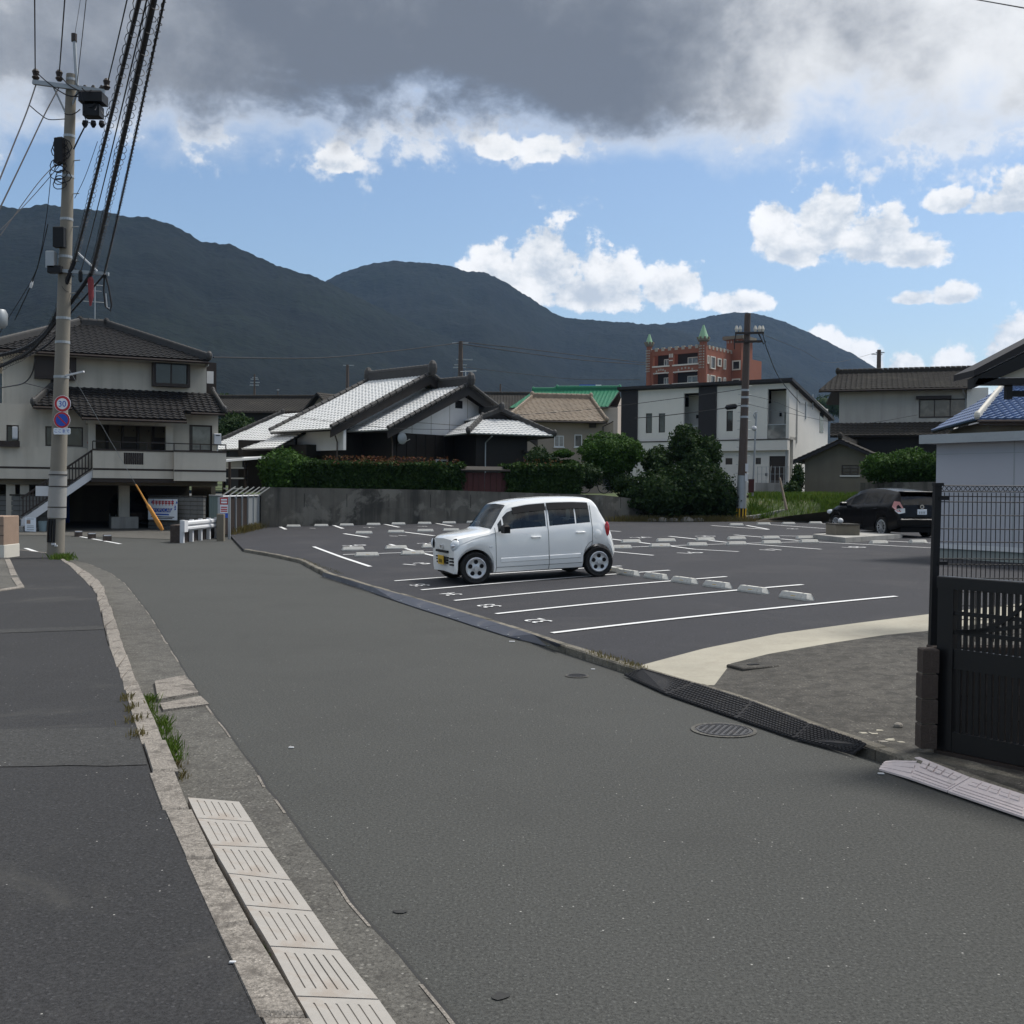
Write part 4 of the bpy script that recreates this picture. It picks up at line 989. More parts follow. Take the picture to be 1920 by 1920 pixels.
# ------------------------------------------------------------------ traditional house with silver tiles
def trad_house():
    ang = math.atan2(-.68, .73); ce = P(621, 804, 51.5); loc = (ce.x, ce.y, 0)
    r = thing('traditional_house', 'traditional dark timber house with bright silver tiled gable roofs behind the hedge', 'house', loc, ang)
    mt = Matrix.Translation(loc) @ Matrix.Rotation(ang, 4, 'Z'); inv = mt.inverted()
    # local: x along the ridge towards the viewer's right, y up the slope away from the viewer; the eave's right end is the origin
    ze = ce.z; zr = P(800, 712, 56.4).z
    rl = inv @ P(800, 712, 56.4); run = rl.y
    print('trad run', run, rl, ze, zr)
    run = max(5.6, min(7.2, run)); zr = ze + run * .49
    l = lambda px, py, dep: inv @ P(px, py, dep)
    xl = l(505, 810, 55).x
    A, B = V((xl, 0, ze)), V((0, 0, ze)); C, D = V((0.05, run, zr)), V((xl * .97, run, zr))
    tiled('roof_tiles', A, B, C, D, M['silver'], r, .27, .25, .04, .035)
    A2, B2 = V((xl, 2 * run, ze)), V((0, 2 * run, ze)); tiled('roof_tiles', B2, A2, D, C, M['silver'], r, .27, .25, .04, .035)
    ridge(r, [D + V((-.1, 0, 0)), C + V((.15, 0, 0))], .42, .5)
    vg = MB()
    for p, q in ((B, C), (A, D), (B2, C), (A2, D)):
        n = 16
        for i in range(n):
            a, b = p.lerp(q, i / n), p.lerp(q, (i + .9) / n); z = V((0, 0, .11)); vg.tube([a + z, b + z], [.12, .10], 8)
    vg.build('verge_tiles', M['ridge'], r)['kind'] = 'stuff'
    bg = MB()
    for p, q in ((B, C), (B2, C)): bg.slab([p + V((-.02, 0, -.08)), q + V((-.02, 0, -.08)), q + V((-.02, 0, -.5)), p + V((-.02, 0, -.42))], (-.07, 0, 0))
    bg.build('bargeboard', M['darkwood'], r)
    # walls set in from the eaves
    zg = 1.5; wx = -.9
    m = MB(); m.box(xl + .8, wx, 1.0, 2 * run - 1, zg, ze + .35); m.build('timber_wall', M['darkwood'], r)
    m = MB(); m.slab([(wx - .1, 1.2, ze + .1), (wx - .1, 2 * run - 1.2, ze + .1), (wx - .1, run, zr - .35)], (.1, 0, 0)); m.build('gable_plaster', M['palewhite'], r)
    # white plaster band under the main eave
    m = MB(); m.box(-3.9, -.1, .82, .99, l(590, 843, 52).z, ze + .1); m.build('plaster_band', M['palewhite'], r)
    # lower lean-to at the left end, its eave a step lower
    el = l(538, 843, 54); zl = P(440, 845, 57.5).z
    xa, xb = l(422, 835, 58).x - .6, l(540, 843, 54.2).x
    zt = ze + 1.6; A_, B_ = V((xa, -1.0, zl)), V((xb + .6, -1.0, zl)); sl = .49
    tiled('roof_tiles', A_, B_, V((xb + .6, 3.4, zl + 4.4 * sl)), V((xa + 1.2, 3.4, zl + 4.4 * sl)), M['silver'], r, .27, .25, .04, .035)
    ridge(r, [A_ + V((-.05, 0, 0)), V((xa + 1.15, 3.4, zl + 4.4 * sl))], .22, .22)
    m = MB(); m.box(xa + .8, xb + 1.5, .2, 5, zg, zl + .2); m.build('lean_to_wall', M['darkwood'], r)
    # front wing: its own gable facing the car park
    we = l(728, 806, 51.2); wr = l(879, 722, 55.2); yw, xw = we.y, (we.x + wr.x) / 2
    wrun = wr.y - yw; zwe, zwr = we.z, we.z + wrun * .47
    A, B = V((-.9, yw, zwe)), V((xw, yw, zwe)); C, D = V((xw, yw + wrun, zwr)), V((-.9, yw + wrun, zwr))
    tiled('roof_tiles', A, B, C, D, M['silver'], r, .27, .25, .04, .035)
    A2, B2 = V((-.9, yw + 2 * wrun, zwe)), V((xw, yw + 2 * wrun, zwe)); tiled('roof_tiles', B2, A2, D, C, M['silver'], r, .27, .25, .04, .035)
    ridge(r, [D + V((.4, 0, 0)), C + V((.15, 0, 0))], .40, .45)
    vg = MB()
    for p, q in ((B, C), (B2, C)):
        n = 16
        for i in range(n):
            a, b = p.lerp(q, i / n), p.lerp(q, (i + .9) / n); z = V((0, 0, .11)); vg.tube([a + z, b + z], [.12, .10], 8)
    vg.build('verge_tiles', M['ridge'], r)['kind'] = 'stuff'
    bg = MB()
    for p, q in ((B, C), (B2, C)): bg.slab([p + V((-.02, 0, -.08)), q + V((-.02, 0, -.08)), q + V((-.02, 0, -.5)), p + V((-.02, 0, -.42))], (-.07, 0, 0))
    bg.build('bargeboard', M['darkwood'], r)
    gx = xw - .75
    zgab = l(780, 807, 51.5).z - .05
    m = MB(); y0, y1 = yw + .9, yw + 2 * wrun - .9
    m.slab([(gx - .12, y0, zgab), (gx - .12, y1, zgab), (gx - .12, y1, zwe + .35), (gx - .12, yw + wrun, zwr - .35), (gx - .12, y0, zwe + .35)], (.12, 0, 0)); m.build('gable_plaster', M['palewhite'], r)
    for k in range(1, 7):
        y = y0 + (y1 - y0) * k / 7; zt = zwe + .3 + (wrun - abs(y - yw - wrun) - .9) * .47
        box_part(r, 'panel_joint', M['oldwall'], gx, gx + .004, y - .012, y + .012, zgab, max(zgab + .2, zt))
    box_part(r, 'panel_joint', M['oldwall'], gx + .0, gx + .0035, y0, y1, zgab + .55, zgab + .575)
    box_part(r, 'gable_vent', M['trim'], gx, gx + .03, yw + wrun - .25, yw + wrun + .25, zwr - 1.15, zwr - .75)
    m = MB(); m.box(-1.2, gx - .02, yw + .95, yw + 2 * wrun - .95, zg, zgab - .004); m.build('timber_wall', M['darkwood'], r)
    for k in range(14):
        y = y0 + (y1 - y0) * (k + .5) / 14; box_part(r, 'batten', M['darkwood'], gx - .018, gx + .015, y - .025, y + .025, zg, zgab - .01)
    downpipe(r, [(-.05, .2, ze - .1), (-.5, .75, ze - .6), (-.5, .75, zg)], M['woodpole']); downpipe(r, [(xw - .1, yw + .2, zwe - .1), (gx + .08, yw + .85, zwe - .5), (gx + .08, yw + .85, zg)], M['woodpole'])
    wz = l(840, 860, 53); w0 = inv @ P(838, 860, 53); wn = MB()
    # entrance block with its own little hip-and-gable roof, to the right of the big gable
    ez = P(950, 818, 53).z; p0 = l(872, 818, 51.5); 
    er = V((gx + .05, 0, 0))
    eA, eB = l(878, 812, 52.0), l(1040, 818, 54.0); eA.z = eB.z = (eA.z + eB.z) / 2
    dirx = (eB - eA).normalized(); nrm = V((-dirx.y, dirx.x, 0))
    if nrm.dot(inv.to_3x3() @ V((0, 1, 0))) < 0: nrm = -nrm
    zk = P(925, 796, 54).z
    c, d = eA + dirx * (.30 * (eB - eA).length) + nrm * 1.6, eB - dirx * (.28 * (eB - eA).length) + nrm * 1.6; c.z = d.z = eA.z + .85
    tiled('roof_tiles', eA, eB, d, c, M['silver'], r, .25, .22, .035, .03)
    back = nrm * 4.2; tiled('roof_tiles', eB, eB + back, d + nrm * .9, d, M['silver'], r, .25, .22, .035, .03); tiled('roof_tiles', eA + back, eA, c, c + nrm * .9, M['silver'], r, .25, .22, .035, .03)
    pk = (c + d) / 2; pk.z = P(930, 772, 55).z
    gA, gB = c - dirx * .1 + nrm * .0, d + dirx * .1
    for e0, s_ in ((gA, 1), (gB, -1)):
        aa, bb = e0 - nrm * .15, e0 + nrm * 2.6; cc, dd = pk + nrm * 2.6, pk - nrm * .15
        if s_ > 0: tiled('roof_tiles', bb, aa, dd, cc, M['silver'], r, .25, .22, .035, .03)
        else: tiled('roof_tiles', aa, bb, cc, dd, M['silver'], r, .25, .22, .035, .03)
    ridge(r, [pk - nrm * .2, pk + nrm * 2.7], .26, .3); ridge(r, [eA, c], .22, .22); ridge(r, [eB, d], .22, .22); ridge(r, [gA - nrm * .12, pk - nrm * .12], .18, .18, cap=False); ridge(r, [gB - nrm * .12, pk - nrm * .12], .18, .18, cap=False)
    MB().slab([gA + V((0, 0, .05)), gB + V((0, 0, .05)), pk - V((0, 0, .15))], nrm * .1).build('entrance_gable', M['darkwood'], r)
    a, b = eA + dirx * .7 + nrm * .7, eB - dirx * 1.2 + nrm * .7
    MB().slab([V((a.x, a.y, zg)), V((b.x, b.y, zg)), V((b.x, b.y, eA.z + .1)), V((a.x, a.y, eA.z + .1))], nrm * 3.2).build('entrance_wall', M['darkwood'], r)
    q = eB + nrm * .5 + V((0, 0, -.75)); MB().slab([q - dirx * 1.5, q + dirx * .3 - V((0, 0, .25)), q + dirx * .3 - V((0, 0, .32)), q - dirx * 1.5 - V((0, 0, .08))], nrm * 1.2).build('window_hood', M['darkwood'], r)
    downpipe(r, [eA + dirx * 1.2 + V((0, .1, -.1)), V((a.x, a.y, eA.z - .4)) + dirx * .5 - nrm * .06, V((a.x, a.y, zg)) + dirx * .5 - nrm * .06], M['metal'])
    # dish aerial on the timber gable wall
    dp = mt @ V((gx + .02, inv.to_3x3().to_quaternion() @ V((0, 0, 0)) and (inv @ P(752, 822, 52.5)).y, P(752, 822, 52.5).z)); o = thing('satellite_dish', 'small grey satellite dish on the dark timber gable wall', 'satellite dish', dp, ang)
    MB().tube([(0, 0, -.25), (.25, 0, -.2), (.3, 0, 0)], .025, 6).build('bracket', M['metal'], o)
    m = MB(); m.lathe([(0, .06), (.15, .045), (.30, .0), (.30, -.01), (.15, .033), (0, .048)], 16, 'X', (.30, 0, 0)); m.build('dish', M['metal'], o); MB().tube([(.3, 0, -.25), (.75, .1, -.05)], .015, 6).build('feed_arm', M['palewhite'], o)
    wp = inv @ P(840, 860, 53); window(r, 0, .01, 0, .01) if False else None
    fr = MB(); yc, zc = wp.y + 1.0, 3.0
    for y_, z_, hy, hz in ((0, .36, .42, .03), (0, -.36, .42, .03), (-.4, 0, .03, .36), (.4, 0, .03, .36), (0, 0, .02, .36)): fr.box(gx + .02, gx + .08, yc + y_ - hy, yc + y_ + hy, zc + z_ - hz, zc + z_ + hz)
    w = fr.build('window', M['palewhite'], r); box_part(w, 'pane', M['glass'], gx + .03, gx + .04, yc - .38, yc + .38, zc - .34, zc + .34)
    return r
TH = trad_house()
# carport roof with posts left of the traditional house
cp = thing('carport', 'low open carport with thin white roof beside the garage house', 'carport', P(430, 900, 52))
a, b, c, d = (P(*q) for q in [(423, 862, 50), (500, 856, 52), (520, 853, 56), (430, 858, 55)]); iv = cp.location
m = MB(); m.slab([p - iv for p in (a, b, c, d)], (0, 0, -.10)); m.build('roof_sheet', M['palewhite'], cp)
for p in (a, b): q = p - iv; MB().box(q.x + .1, q.x + .2, q.y + .1, q.y + .2, 1.3 - iv.z, q.z - .1).build('post', M['brown'], cp)
q = P(440, 890, 52) - iv; MB().box(q.x - .6, q.x + 1.8, q.y + 3, q.y + 3.2, -1.2, 2.1).build('back_wall', M['darkwood'], cp)
sh = thing('storage_shelf', 'white shelf unit with stored boxes under the carport', 'shelf', P(440, 925, 51.5))
for z in (.2, .7, 1.2): MB().box(-.55, .55, -.2, .2, z, z + .06).build('shelf_board', M['palewhite'], sh)
for x in (-.52, .52): MB().box(x - .03, x + .03, -.2, .2, -.2, 1.6).build('upright', M['brown'], sh)
MB().box(-.4, .4, -.15, .15, 1.27, 1.75).build('stored_box', M['metal'], sh)

# ------------------------------------------------------------------ generic gable/hip houses
def simple_house(name, label, F, wall_px, depth, eave, ridge_, mat, wallmat, z0=1.2, hip=(0, 0), overhang=.5, pitch=.28, back=True, th=.12):
    """F: facade; wall_px (px0,px1) ; eave (y_px at left, right) on plane -overhang; ridge_ = (pxl, pxr, py, yplane)"""
    r = F.root; x0, x1 = F.at(wall_px[0], 800).x, F.at(wall_px[1], 800).x
    el, er = F.at(eave[0], eave[1], -overhang), F.at(eave[2], eave[3], -overhang); zz = (el.z + er.z) / 2
    pl, pr = F.at(ridge_[0], ridge_[2], ridge_[4]), F.at(ridge_[1], ridge_[3], ridge_[4]); zr = (pl.z + pr.z) / 2
    A, B = V((el.x, -overhang, zz)), V((er.x, -overhang, zz)); C, D = V((pr.x, ridge_[4], zr)), V((pl.x, ridge_[4], zr))
    tiled('roof_tiles', A, B, C, D, mat, r, pitch, .26, th=th)
    yb = 2 * ridge_[4] + overhang; A2, B2 = V((A.x, yb, zz)), V((B.x, yb, zz)); tiled('roof_tiles', B2, A2, D, C, mat, r, pitch * 2, .5, th=th)
    if hip[0]: tiled('roof_tiles', A2, A, D, D + V((0, .01, 0)), mat, r, pitch, .26); ridge(r, [A, D], .2, .2, mat)
    if hip[1]: tiled('roof_tiles', B, B2, C, C + V((0, .01, 0)), mat, r, pitch, .26); ridge(r, [B, C], .2, .2, mat)
    ridge(r, [D, C], .26, .28, mat)
    m = MB(); m.box(x0, x1, 0, yb - overhang * 2, z0, zz - .02)
    for i, (h, x) in enumerate(zip(hip, (x0 + .02, x1 - .02))):
        if not h: m.slab([(x, 0, zz - .02), (x, yb - overhang * 2, zz - .02), (x, ridge_[4], zr - .2)], (.02 * (1 if i == 0 else -1), 0, 0))
    m.build('wall', wallmat, r); gutter(r, A + V((0, -.06, -.08)), B + V((0, -.06, -.08)))
    return A, B, C, D
# long low brown roofed house behind
F = Facade('low_house', 'long low house with a weathered brown roof behind the garage house', 'house', 405, 628, 84, R(-6))
A, B, C, D = simple_house('low_house', '', F, (420, 600), 6, (408, 772, 560, 771), (408, 605, 750, 745, 4.5), M['brownroof'], M['darkwood'], 1)
F2 = Facade('gabled_outbuilding', 'small white gabled building at the end of the long brown roof', 'house', 575, 632, 80, R(-35))
a = F2.rect(580, 752, 625, 775); m = MB(); x0, x1 = a[0], a[1]; m.slab([(x0, 0, 1), (x1, 0, 1), (x1, 0, a[2] + .2), ((x0 + x1) / 2, 0, a[3] + .5), (x0, 0, a[2] + .2)], (0, 5, 0)); m.build('wall', M['beige'], F2.root)
mx = (x0 + x1) / 2; zt = a[3] + .62
tiled('roof_tiles', V((x0 - .5, 5.5, a[2])), V((x0 - .5, -.5, a[2])), V((mx, -.5, zt)), V((mx, 5.5, zt)), M['brownroof'], F2.root); tiled('roof_tiles', V((x1 + .5, -.5, a[2])), V((x1 + .5, 5.5, a[2])), V((mx, 5.5, zt)), V((mx, -.5, zt)), M['brownroof'], F2.root)
box_part(F2.root, 'gable_vent', M['trim'], mx - .25, mx + .25, -.03, -.004, a[3] - .55, a[3] - .15)
# beige house with a tan hipped roof
F = Facade('beige_house', 'beige house with a mottled tan tiled hip roof behind the pruned bushes', 'house', 950, 1166, 66, R(10))
A, B, C, D = simple_house('', '', F, (963, 1150), 8, (950, 791, 1138, 786), (998, 1108, 750, 744, 3.6), M['tanroof'], M['beige'], 1.2, (1, 1), .6, .34)
fwin(F, (1039, 817, 1057, 838), frame=M['palewhite'], glass=M['glasspale'], sill=True); fwin(F, (1077, 815, 1091, 838), frame=M['palewhite'], glass=M['glass'], mull=(), sill=True)
a = F.rect(1105, 792, 1116, 802); box_part(F.root, 'wall_vent', M['brown'], a[0], a[1], -.25, -.003, a[2], a[3])
downpipe(F.root, [F.at(1150, 790, -.5), F.at(1131, 800, -.06), F.at(1131, 900, -.06)], M['brown'])
# green roofed house and a grey roof further back
F = Facade('green_roofed_house', 'house with a bright green tiled roof behind the tan roof', 'house', 960, 1168, 92, R(-14))
A, B, C, D = simple_house('', '', F, (985, 1158), 8, (955, 775, 1140, 752), (1000, 1162, 737, 728, 3.6), M['greenroof'], M['pinkwall'], 1.2, (0, 0), .6, .34)
ridge(F.root, [D + V((0, 0, .1)), D.lerp(C, .25) + V((0, 0, .06))], .22, .22, M['greenroof']); ridge(F.root, [D.lerp(C, .28) + V((0, 0, .15)), C + V((0, 0, .08))], .26, .28, M['greenroof'])
F = Facade('grey_roofed_house', 'house with a plain grey brown roof between the silver and green roofs', 'house', 895, 1010, 100, R(0))
A, B, C, D = simple_house('', '', F, (905, 1000), 8, (890, 772, 1010, 772), (890, 1000, 741, 740, 4.5), M['brownroof'], M['oldwall'], 1.5)
sg = thing('rooftop_sign', 'long blue sign board with a white end beyond the green roof', 'sign', P(1106, 726, 150))
MB().box(-1.5, .8, -.1, .1, -.3, .35).build('sign_board', M['signblue'], sg); MB().box(.81, 1.6, -.1, .1, -.3, .35).build('sign_end', M['signwhite'], sg)
for i in range(7): MB().box(-1.3 + i * .28, -1.12 + i * .28, -.115, -.102, -.05, .13).build('lettering', M['signwhite'], sg)
for x in (-1.2, 1.2): MB().box(x - .08, x + .08, .1, .25, -9, .3).build('post', M['metal'], sg)
# modern white apartments
def apartments():
    F = Facade('apartment_building', 'white two storey apartments with charcoal strips and a dark single pitch roof', 'building', 1166, 1478, 73, R(-34))
    r = F.root; w = F.w; z0 = .9; zt = (F.at(1478, 716).z + F.at(1200, 730).z) / 2; zf = F.at(1420, 825).z; zd = F.at(1440, 906).z; dep = 8.5
    r1 = F.rect(1282, 737, 1311, 808); r1 = (r1[0], r1[1], F.at(1290, 826).z, r1[3]); r2 = F.rect(1439, 729, 1474, 824); r2 = (r2[0], r2[1], r2[2], r2[3])
    wins = [F.rect(1211, 775, 1222.5, 812), F.rect(1235, 775, 1247, 811), F.rect(1362, 770, 1374, 808.5)]
    m = MB(); wall_holes(m, 0, w, zf, zt, 0, .2, [r1, r2] + wins); m.box(0, w, 1.6, dep, zf, zt - 1.3); m.box(0, .2, .2, 1.6, zf, zt); m.box(w - .2, w, .2, 1.6, zf, zt); m.box(0, w, .2, 1.6, zf, zf + .2)
    m.slab([(w - .2, 1.6, zt - 1.4), (w - .2, dep, zt - 1.4), (w - .2, dep, zt - 2.1), (w - .2, 1.6, zt)], (.2, 0, 0)); m.build('upper_wall', M['white'], r)
    for x in wins: window(r, *x, y=.08, mull=(), bar=.05, frame=M['brown'])
    for k, q in enumerate((r1, r2)):
        box_part(r, 'recess_wall', M['white'], q[0] - .3, q[1] + .3, 1.5, 1.59, q[2] - .2, q[3])
        dr = box_part(r, 'balcony_door', M['glass'], q[0] + (q[1] - q[0]) * .52, q[0] + (q[1] - q[0]) * .92, 1.46, 1.495, q[2], q[2] + 2.0)
        box_part(r, 'wall_lamp', M['trim'], q[0] + .35, q[0] + .5, 1.40, 1.495, q[2] + 1.7, q[2] + 1.95)
        rp = box_part(r, 'balustrade_panel', M['glasspale'], q[0], q[1], .05, .08, q[2] + .02, q[2] + 1.0); box_part(r, 'balustrade_rail', M['metal'], q[0], q[1], .03, .10, q[2] + 1.0, q[2] + 1.06)
        for i in range(10):
            x = q[0] + (q[1] - q[0]) * (i + .5) / 10; box_part(r, 'baluster', M['metal'], x - .015, x + .015, .085, .11, q[2] + .02, q[2] + 1.0)
    for px in ((1166, 1196), (1310.5, 1344)):
        a = F.at(px[0], 760).x, F.at(px[1], 760).x; box_part(r, 'charcoal_strip', M['charcoal'], a[0] - (.02 if px[0] < 1200 else 0), a[1], -.08, .25 if px[0] < 1200 else -.003, zf + (.0), zt)
    # first-floor ledge band
    box_part(r, 'ledge', M['brown'], 0, w + .02, -.32, .21, zf - .02, zf + .05); box_part(r, 'white_band', M['white'], 0, w, -.28, .2, F.at(1420, 845).z, zf - .021)
    zb = F.at(1420, 845).z
    drr = F.rect(1442, 855, 1472, 905); sm = [F.rect(1360, 859, 1373, 871), F.rect(1416.5, 858.5, 1426.5, 870.5)]
    m = MB(); wall_holes(m, 0, w, z0, zb, .02, .2, sm + [drr]); m.box(0, w, .9, dep, z0, zf); m.build('lower_wall', M['white'], r)
    for x in sm: window(r, *x, y=.08, mull=(), frame=M['brown'])
    dd = box_part(r, 'front_door', M['brown'], drr[0], drr[1], .12, .17, drr[2], drr[3]); box_part(dd, 'handle', M['chrome'], drr[0] + .12, drr[0] + .16, .07, .12, drr[2] + .8, drr[2] + 1.2)
    a = F.rect(1435, 887, 1438.5, 892); box_part(r, 'intercom', M['trim'], a[0], a[1], -.04, .015, a[2], a[3])
    downpipe(r, [(w - .15, -.2, zf - .05), (w - .15, -.06, zf - .4), (w - .15, -.06, z0)], M['metal'], .05)
    # roof: single pitch falling to the back
    m = MB(); m.slab([(-.25, -.45, zt + .02), (w + .35, -.45, zt + .02), (w + .35, dep + .5, zt - 2.15), (-.25, dep + .5, zt - 2.15)], (0, 0, .2)); m.build('roof', M['charcoal'], r)
    a = F.at(1315, 722, -.1); MB().ball((a.x, -.15, a.z), .08, .08, .08, 8, 6).build('roof_lamp', M['palewhite'], r)
    # slit window and cable entry on the right-hand side wall
    def side(px, py):
        o = F.inv @ V((0, 0, CAM_Z)); d = F.inv.to_3x3() @ ray(px, py); t = (w - o.x) / d.x; return o + d * t
    p, q = side(1537, 773), side(1543.5, 812); box_part(r, 'slit_window', M['glass'], w, w + .02, min(p.y, q.y), max(p.y, q.y), q.z, p.z); fb = MB(); 
    p = side(1510, 770); box_part(r, 'meter_board', M['metal'], w, w + .06, p.y - .06, p.y + .1, p.z - .6, p.z + .6)
    p2 = side(1520, 760); MB().tube([(w + .15, p2.y, p2.z - .3), (w + .15, p2.y, p2.z + .8)], .05, 6).build('service_mast', M['metal'], r)
    fn = thing('garden_fence', 'thin wire mesh fence on the terrace before the brown apartment door', 'fence', F.m @ V((F.at(1420, 905, -1.5).x, -1.5, 0)), R(-34))
    fx1 = F.at(1478, 905, -1.5).x - F.at(1420, 905, -1.5).x; zz = F.at(1430, 905, -1.5).z
    for i in range(8): x = fx1 * i / 7; MB().box(x - .015, x + .015, -.015, .015, zz, zz + 1.1).build('post', M['metal'], fn)
    for k in range(3): MB().box(0, fx1, -.01, .01, zz + .1 + k * .48, zz + .12 + k * .48).build('wire', M['metal'], fn)
    box_part(fn, 'base_wall', M['crete'], -.1, fx1 + .6, -.1, .1, .3, zz)
    return F
AP = apartments()
# brick-clad castle-like block
def castle():
    F = Facade('castle_block', 'distant red brick apartment block with battlements and pale green turret spires', 'building', 1213, 1316, 168, R(-39))
    r = F.root; w = F.w; D_ = 9.6; z0 = 6; zt = F.at(1313, 648).z; z1 = F.at(1312, 681).z; fl = z1 - F.at(1312, 716.5).z
    def side(px, py):
        o = F.inv @ V((0, 0, CAM_Z)); d = F.inv.to_3x3() @ ray(px, py); t = (w - o.x) / d.x; return o + d * t
    zp = zt; rec = []
    xm = F.at(1258, 690).x
    lz = [z1 - fl * k for k in range(4)]
    m = MB(); holes = []
    for z in lz:
        holes += [(1.0, xm - .45, z + .0, z + 1.75), (xm + .45, w - 1.0, z + .0, z + 1.75)]
    wall_holes(m, 0, w, z0, zp, 0, .3, holes); m.box(0, w - .31, 1.5, D_, z0, zp - .6)
    # right-hand face with window openings
    p0 = side(1336, 690); ws = []
    for z in lz: ws += [(1.6 + .0, 2.7), ]
    m.box(w - .30, w, .3, D_, z0, zp); m.build('wall', M['brick'], r)
    for z in lz:
        for a, b in ((1.0, xm - .45), (xm + .45, w - 1.0)):
            box_part(r, 'balcony_back', M['darkwood'], a, b, 1.40, 1.49, z - .2, z + 1.9)
            window(r, a + (b - a) * .42, b - .12 * (b - a), z - .05, z + 1.25, 1.35, frame=M['ivory'], glass=M['glasspale'], mull=(.4,), bar=.12)
            box_part(r, 'balcony_sill', M['ivory'], a - .2, b + .2, -.10, -.003, z - .16, z + .06)
            n = 7
            for i in range(n):
                k = (i + .5) / n; x = a + (b - a) * k; zz = z - .55 - 1.1 * (2 * k - 1) ** 2 * .75; box_part(r, 'arch_block', M['castletrim'], x - .13, x + .13, -.03, -.002, zz - .16, zz + .16)
            box_part(r, 'lower_sill', M['ivory'], a - .05, b + .05, -.03, -.002, z - fl + 1.78, z - fl + 1.95)
        for y0, y1, h0, h1 in ((2.0, 3.6, -.7, 1.3), (4.4, 5.6, -.1, 1.2), (.9, 1.5, 0, 1.3), (6.5, 7.2, -.4, 1.3)):
            fm = MB(); b = .16
            fm.box(w, w + .25, y0, y0 + b, z + h0, z + h1); fm.box(w, w + .25, y1 - b, y1, z + h0, z + h1); fm.box(w, w + .25, y0 + b, y1 - b, z + h0, z + h0 + b); fm.box(w, w + .25, y0 + b, y1 - b, z + h1 - b, z + h1)
            wn = fm.build('window', M['ivory'], r); box_part(wn, 'pane', M['glass'], w + .003, w + .1, y0 + b, y1 - b, z + h0 + b, z + h1 - b)
    for i in range(int(w / .62)):
        if not i % 2: box_part(r, 'merlon', M['castletrim'], i * .62, i * .62 + .55, -.06, .3, zp - .35, zp + .22)
    for i in range(int(D_ / .62)):
        if not i % 2: box_part(r, 'merlon', M['castletrim'], w - .3, w + .06, i * .62 + .4, i * .62 + .95, zp - .35, zp + .22)
    for cx, cy, rad, pyt in ((.1, .1, .45, 622), (w - .05, .05, .62, 612)):
        m = MB(); m.tube([(cx, cy, z0), (cx, cy, zp + .55)], rad, 12); tw = m.build('corner_turret', M['brick'], r)
        zc = zp + .55; MB().tube([(cx, cy, zc), (cx, cy, zc + .18), (cx, cy, zc + .45)], [rad * 1.1, rad * 1.55, rad * 1.55], 12).build('turret_rim', M['oldwall'], tw)
        for k in range(8): a = k * math.pi / 4; MB().box(cx + rad * 1.45 * math.cos(a) - .14, cx + rad * 1.45 * math.cos(a) + .14, cy + rad * 1.45 * math.sin(a) - .14, cy + rad * 1.45 * math.sin(a) + .14, zc + .455, zc + .75).build('turret_merlon', M['oldwall'], tw)
        MB().tube([(cx, cy, zc + .46), (cx, cy, zc + .46 + 2.2 * rad / .62)], [rad * 1.45, .12], 12).build('spire', M['palegreen'], r)
        for k in range(3):
            for j in range(9):
                a = math.pi * (1.28 + .2 * k); x, y = cx + rad * math.cos(a), cy + rad * math.sin(a); box_part(tw, 'quoin', M['castletrim'], x - .09, x + .09, y - .09, y + .09, zp - 3.6 + j * .42, zp - 3.4 + j * .42)
    # stair tower at the back right
    a = side(1372, 690); y0 = a.y; zs = side(1385, 640).z
    m = MB(); m.box(w - 1, w + 1.7, y0, y0 + 4, z0, zs); m.build('stair_tower', M['brick'], r); MB().slab([(w - 1.5, y0 - .5, zs), (w + 2.2, y0 - .5, zs), (w + 2.2, y0 + 4.5, zs), (w - 1.5, y0 + 4.5, zs)], (0, 0, .55)).build('tower_rim', M['oldwall'], r)
    for i in range(4): box_part(r, 'rim_block', M['castletrim'], w - .8 + i * .55, w - .55 + i * .55, y0 - .04, y0 - .002, zs - .55, zs - .15)
    for z in lz:
        fm = MB(); x0, x1 = w + .1, w + 1.6; fm.box(x0, x1, y0 - .12, y0 - .003, z - .3, z - .1); fm.box(x0, x1, y0 - .12, y0 - .003, z + 1.1, z + 1.3); fm.box(x0, x0 + .2, y0 - .12, y0 - .003, z - .1, z + 1.1); fm.box(x1 - .2, x1, y0 - .12, y0 - .003, z - .1, z + 1.1)
        wn = fm.build('window', M['ivory'], r); box_part(wn, 'pane', M['glass'], x0 + .2, x1 - .2, y0 - .06, y0 - .004, z - .1, z + 1.1)
    # annex seen past the right of the tower
    m = MB(); m.box(w + 1.7, w + 2.4, y0 + 1, y0 + 6, z0, z1 + 1.6); m.build('annex_wall', M['brick'], r)
    for z in lz[:3]: box_part(r, 'annex_sill', M['ivory'], w + 1.7, w + 2.5, y0 + .85, y0 + .99, z + .1, z + .4)
    box_part(r, 'name_panel', M['ivory'], xm - .35, xm + .35, -.08, -.003, zp - 2.05, zp - 1.9)
    for k in range(3): box_part(r, 'slit', M['ivory'], xm - .35 + k * .28, xm - .2 + k * .28, -.05, -.003, zp - 1.5, zp - .9)
castle()
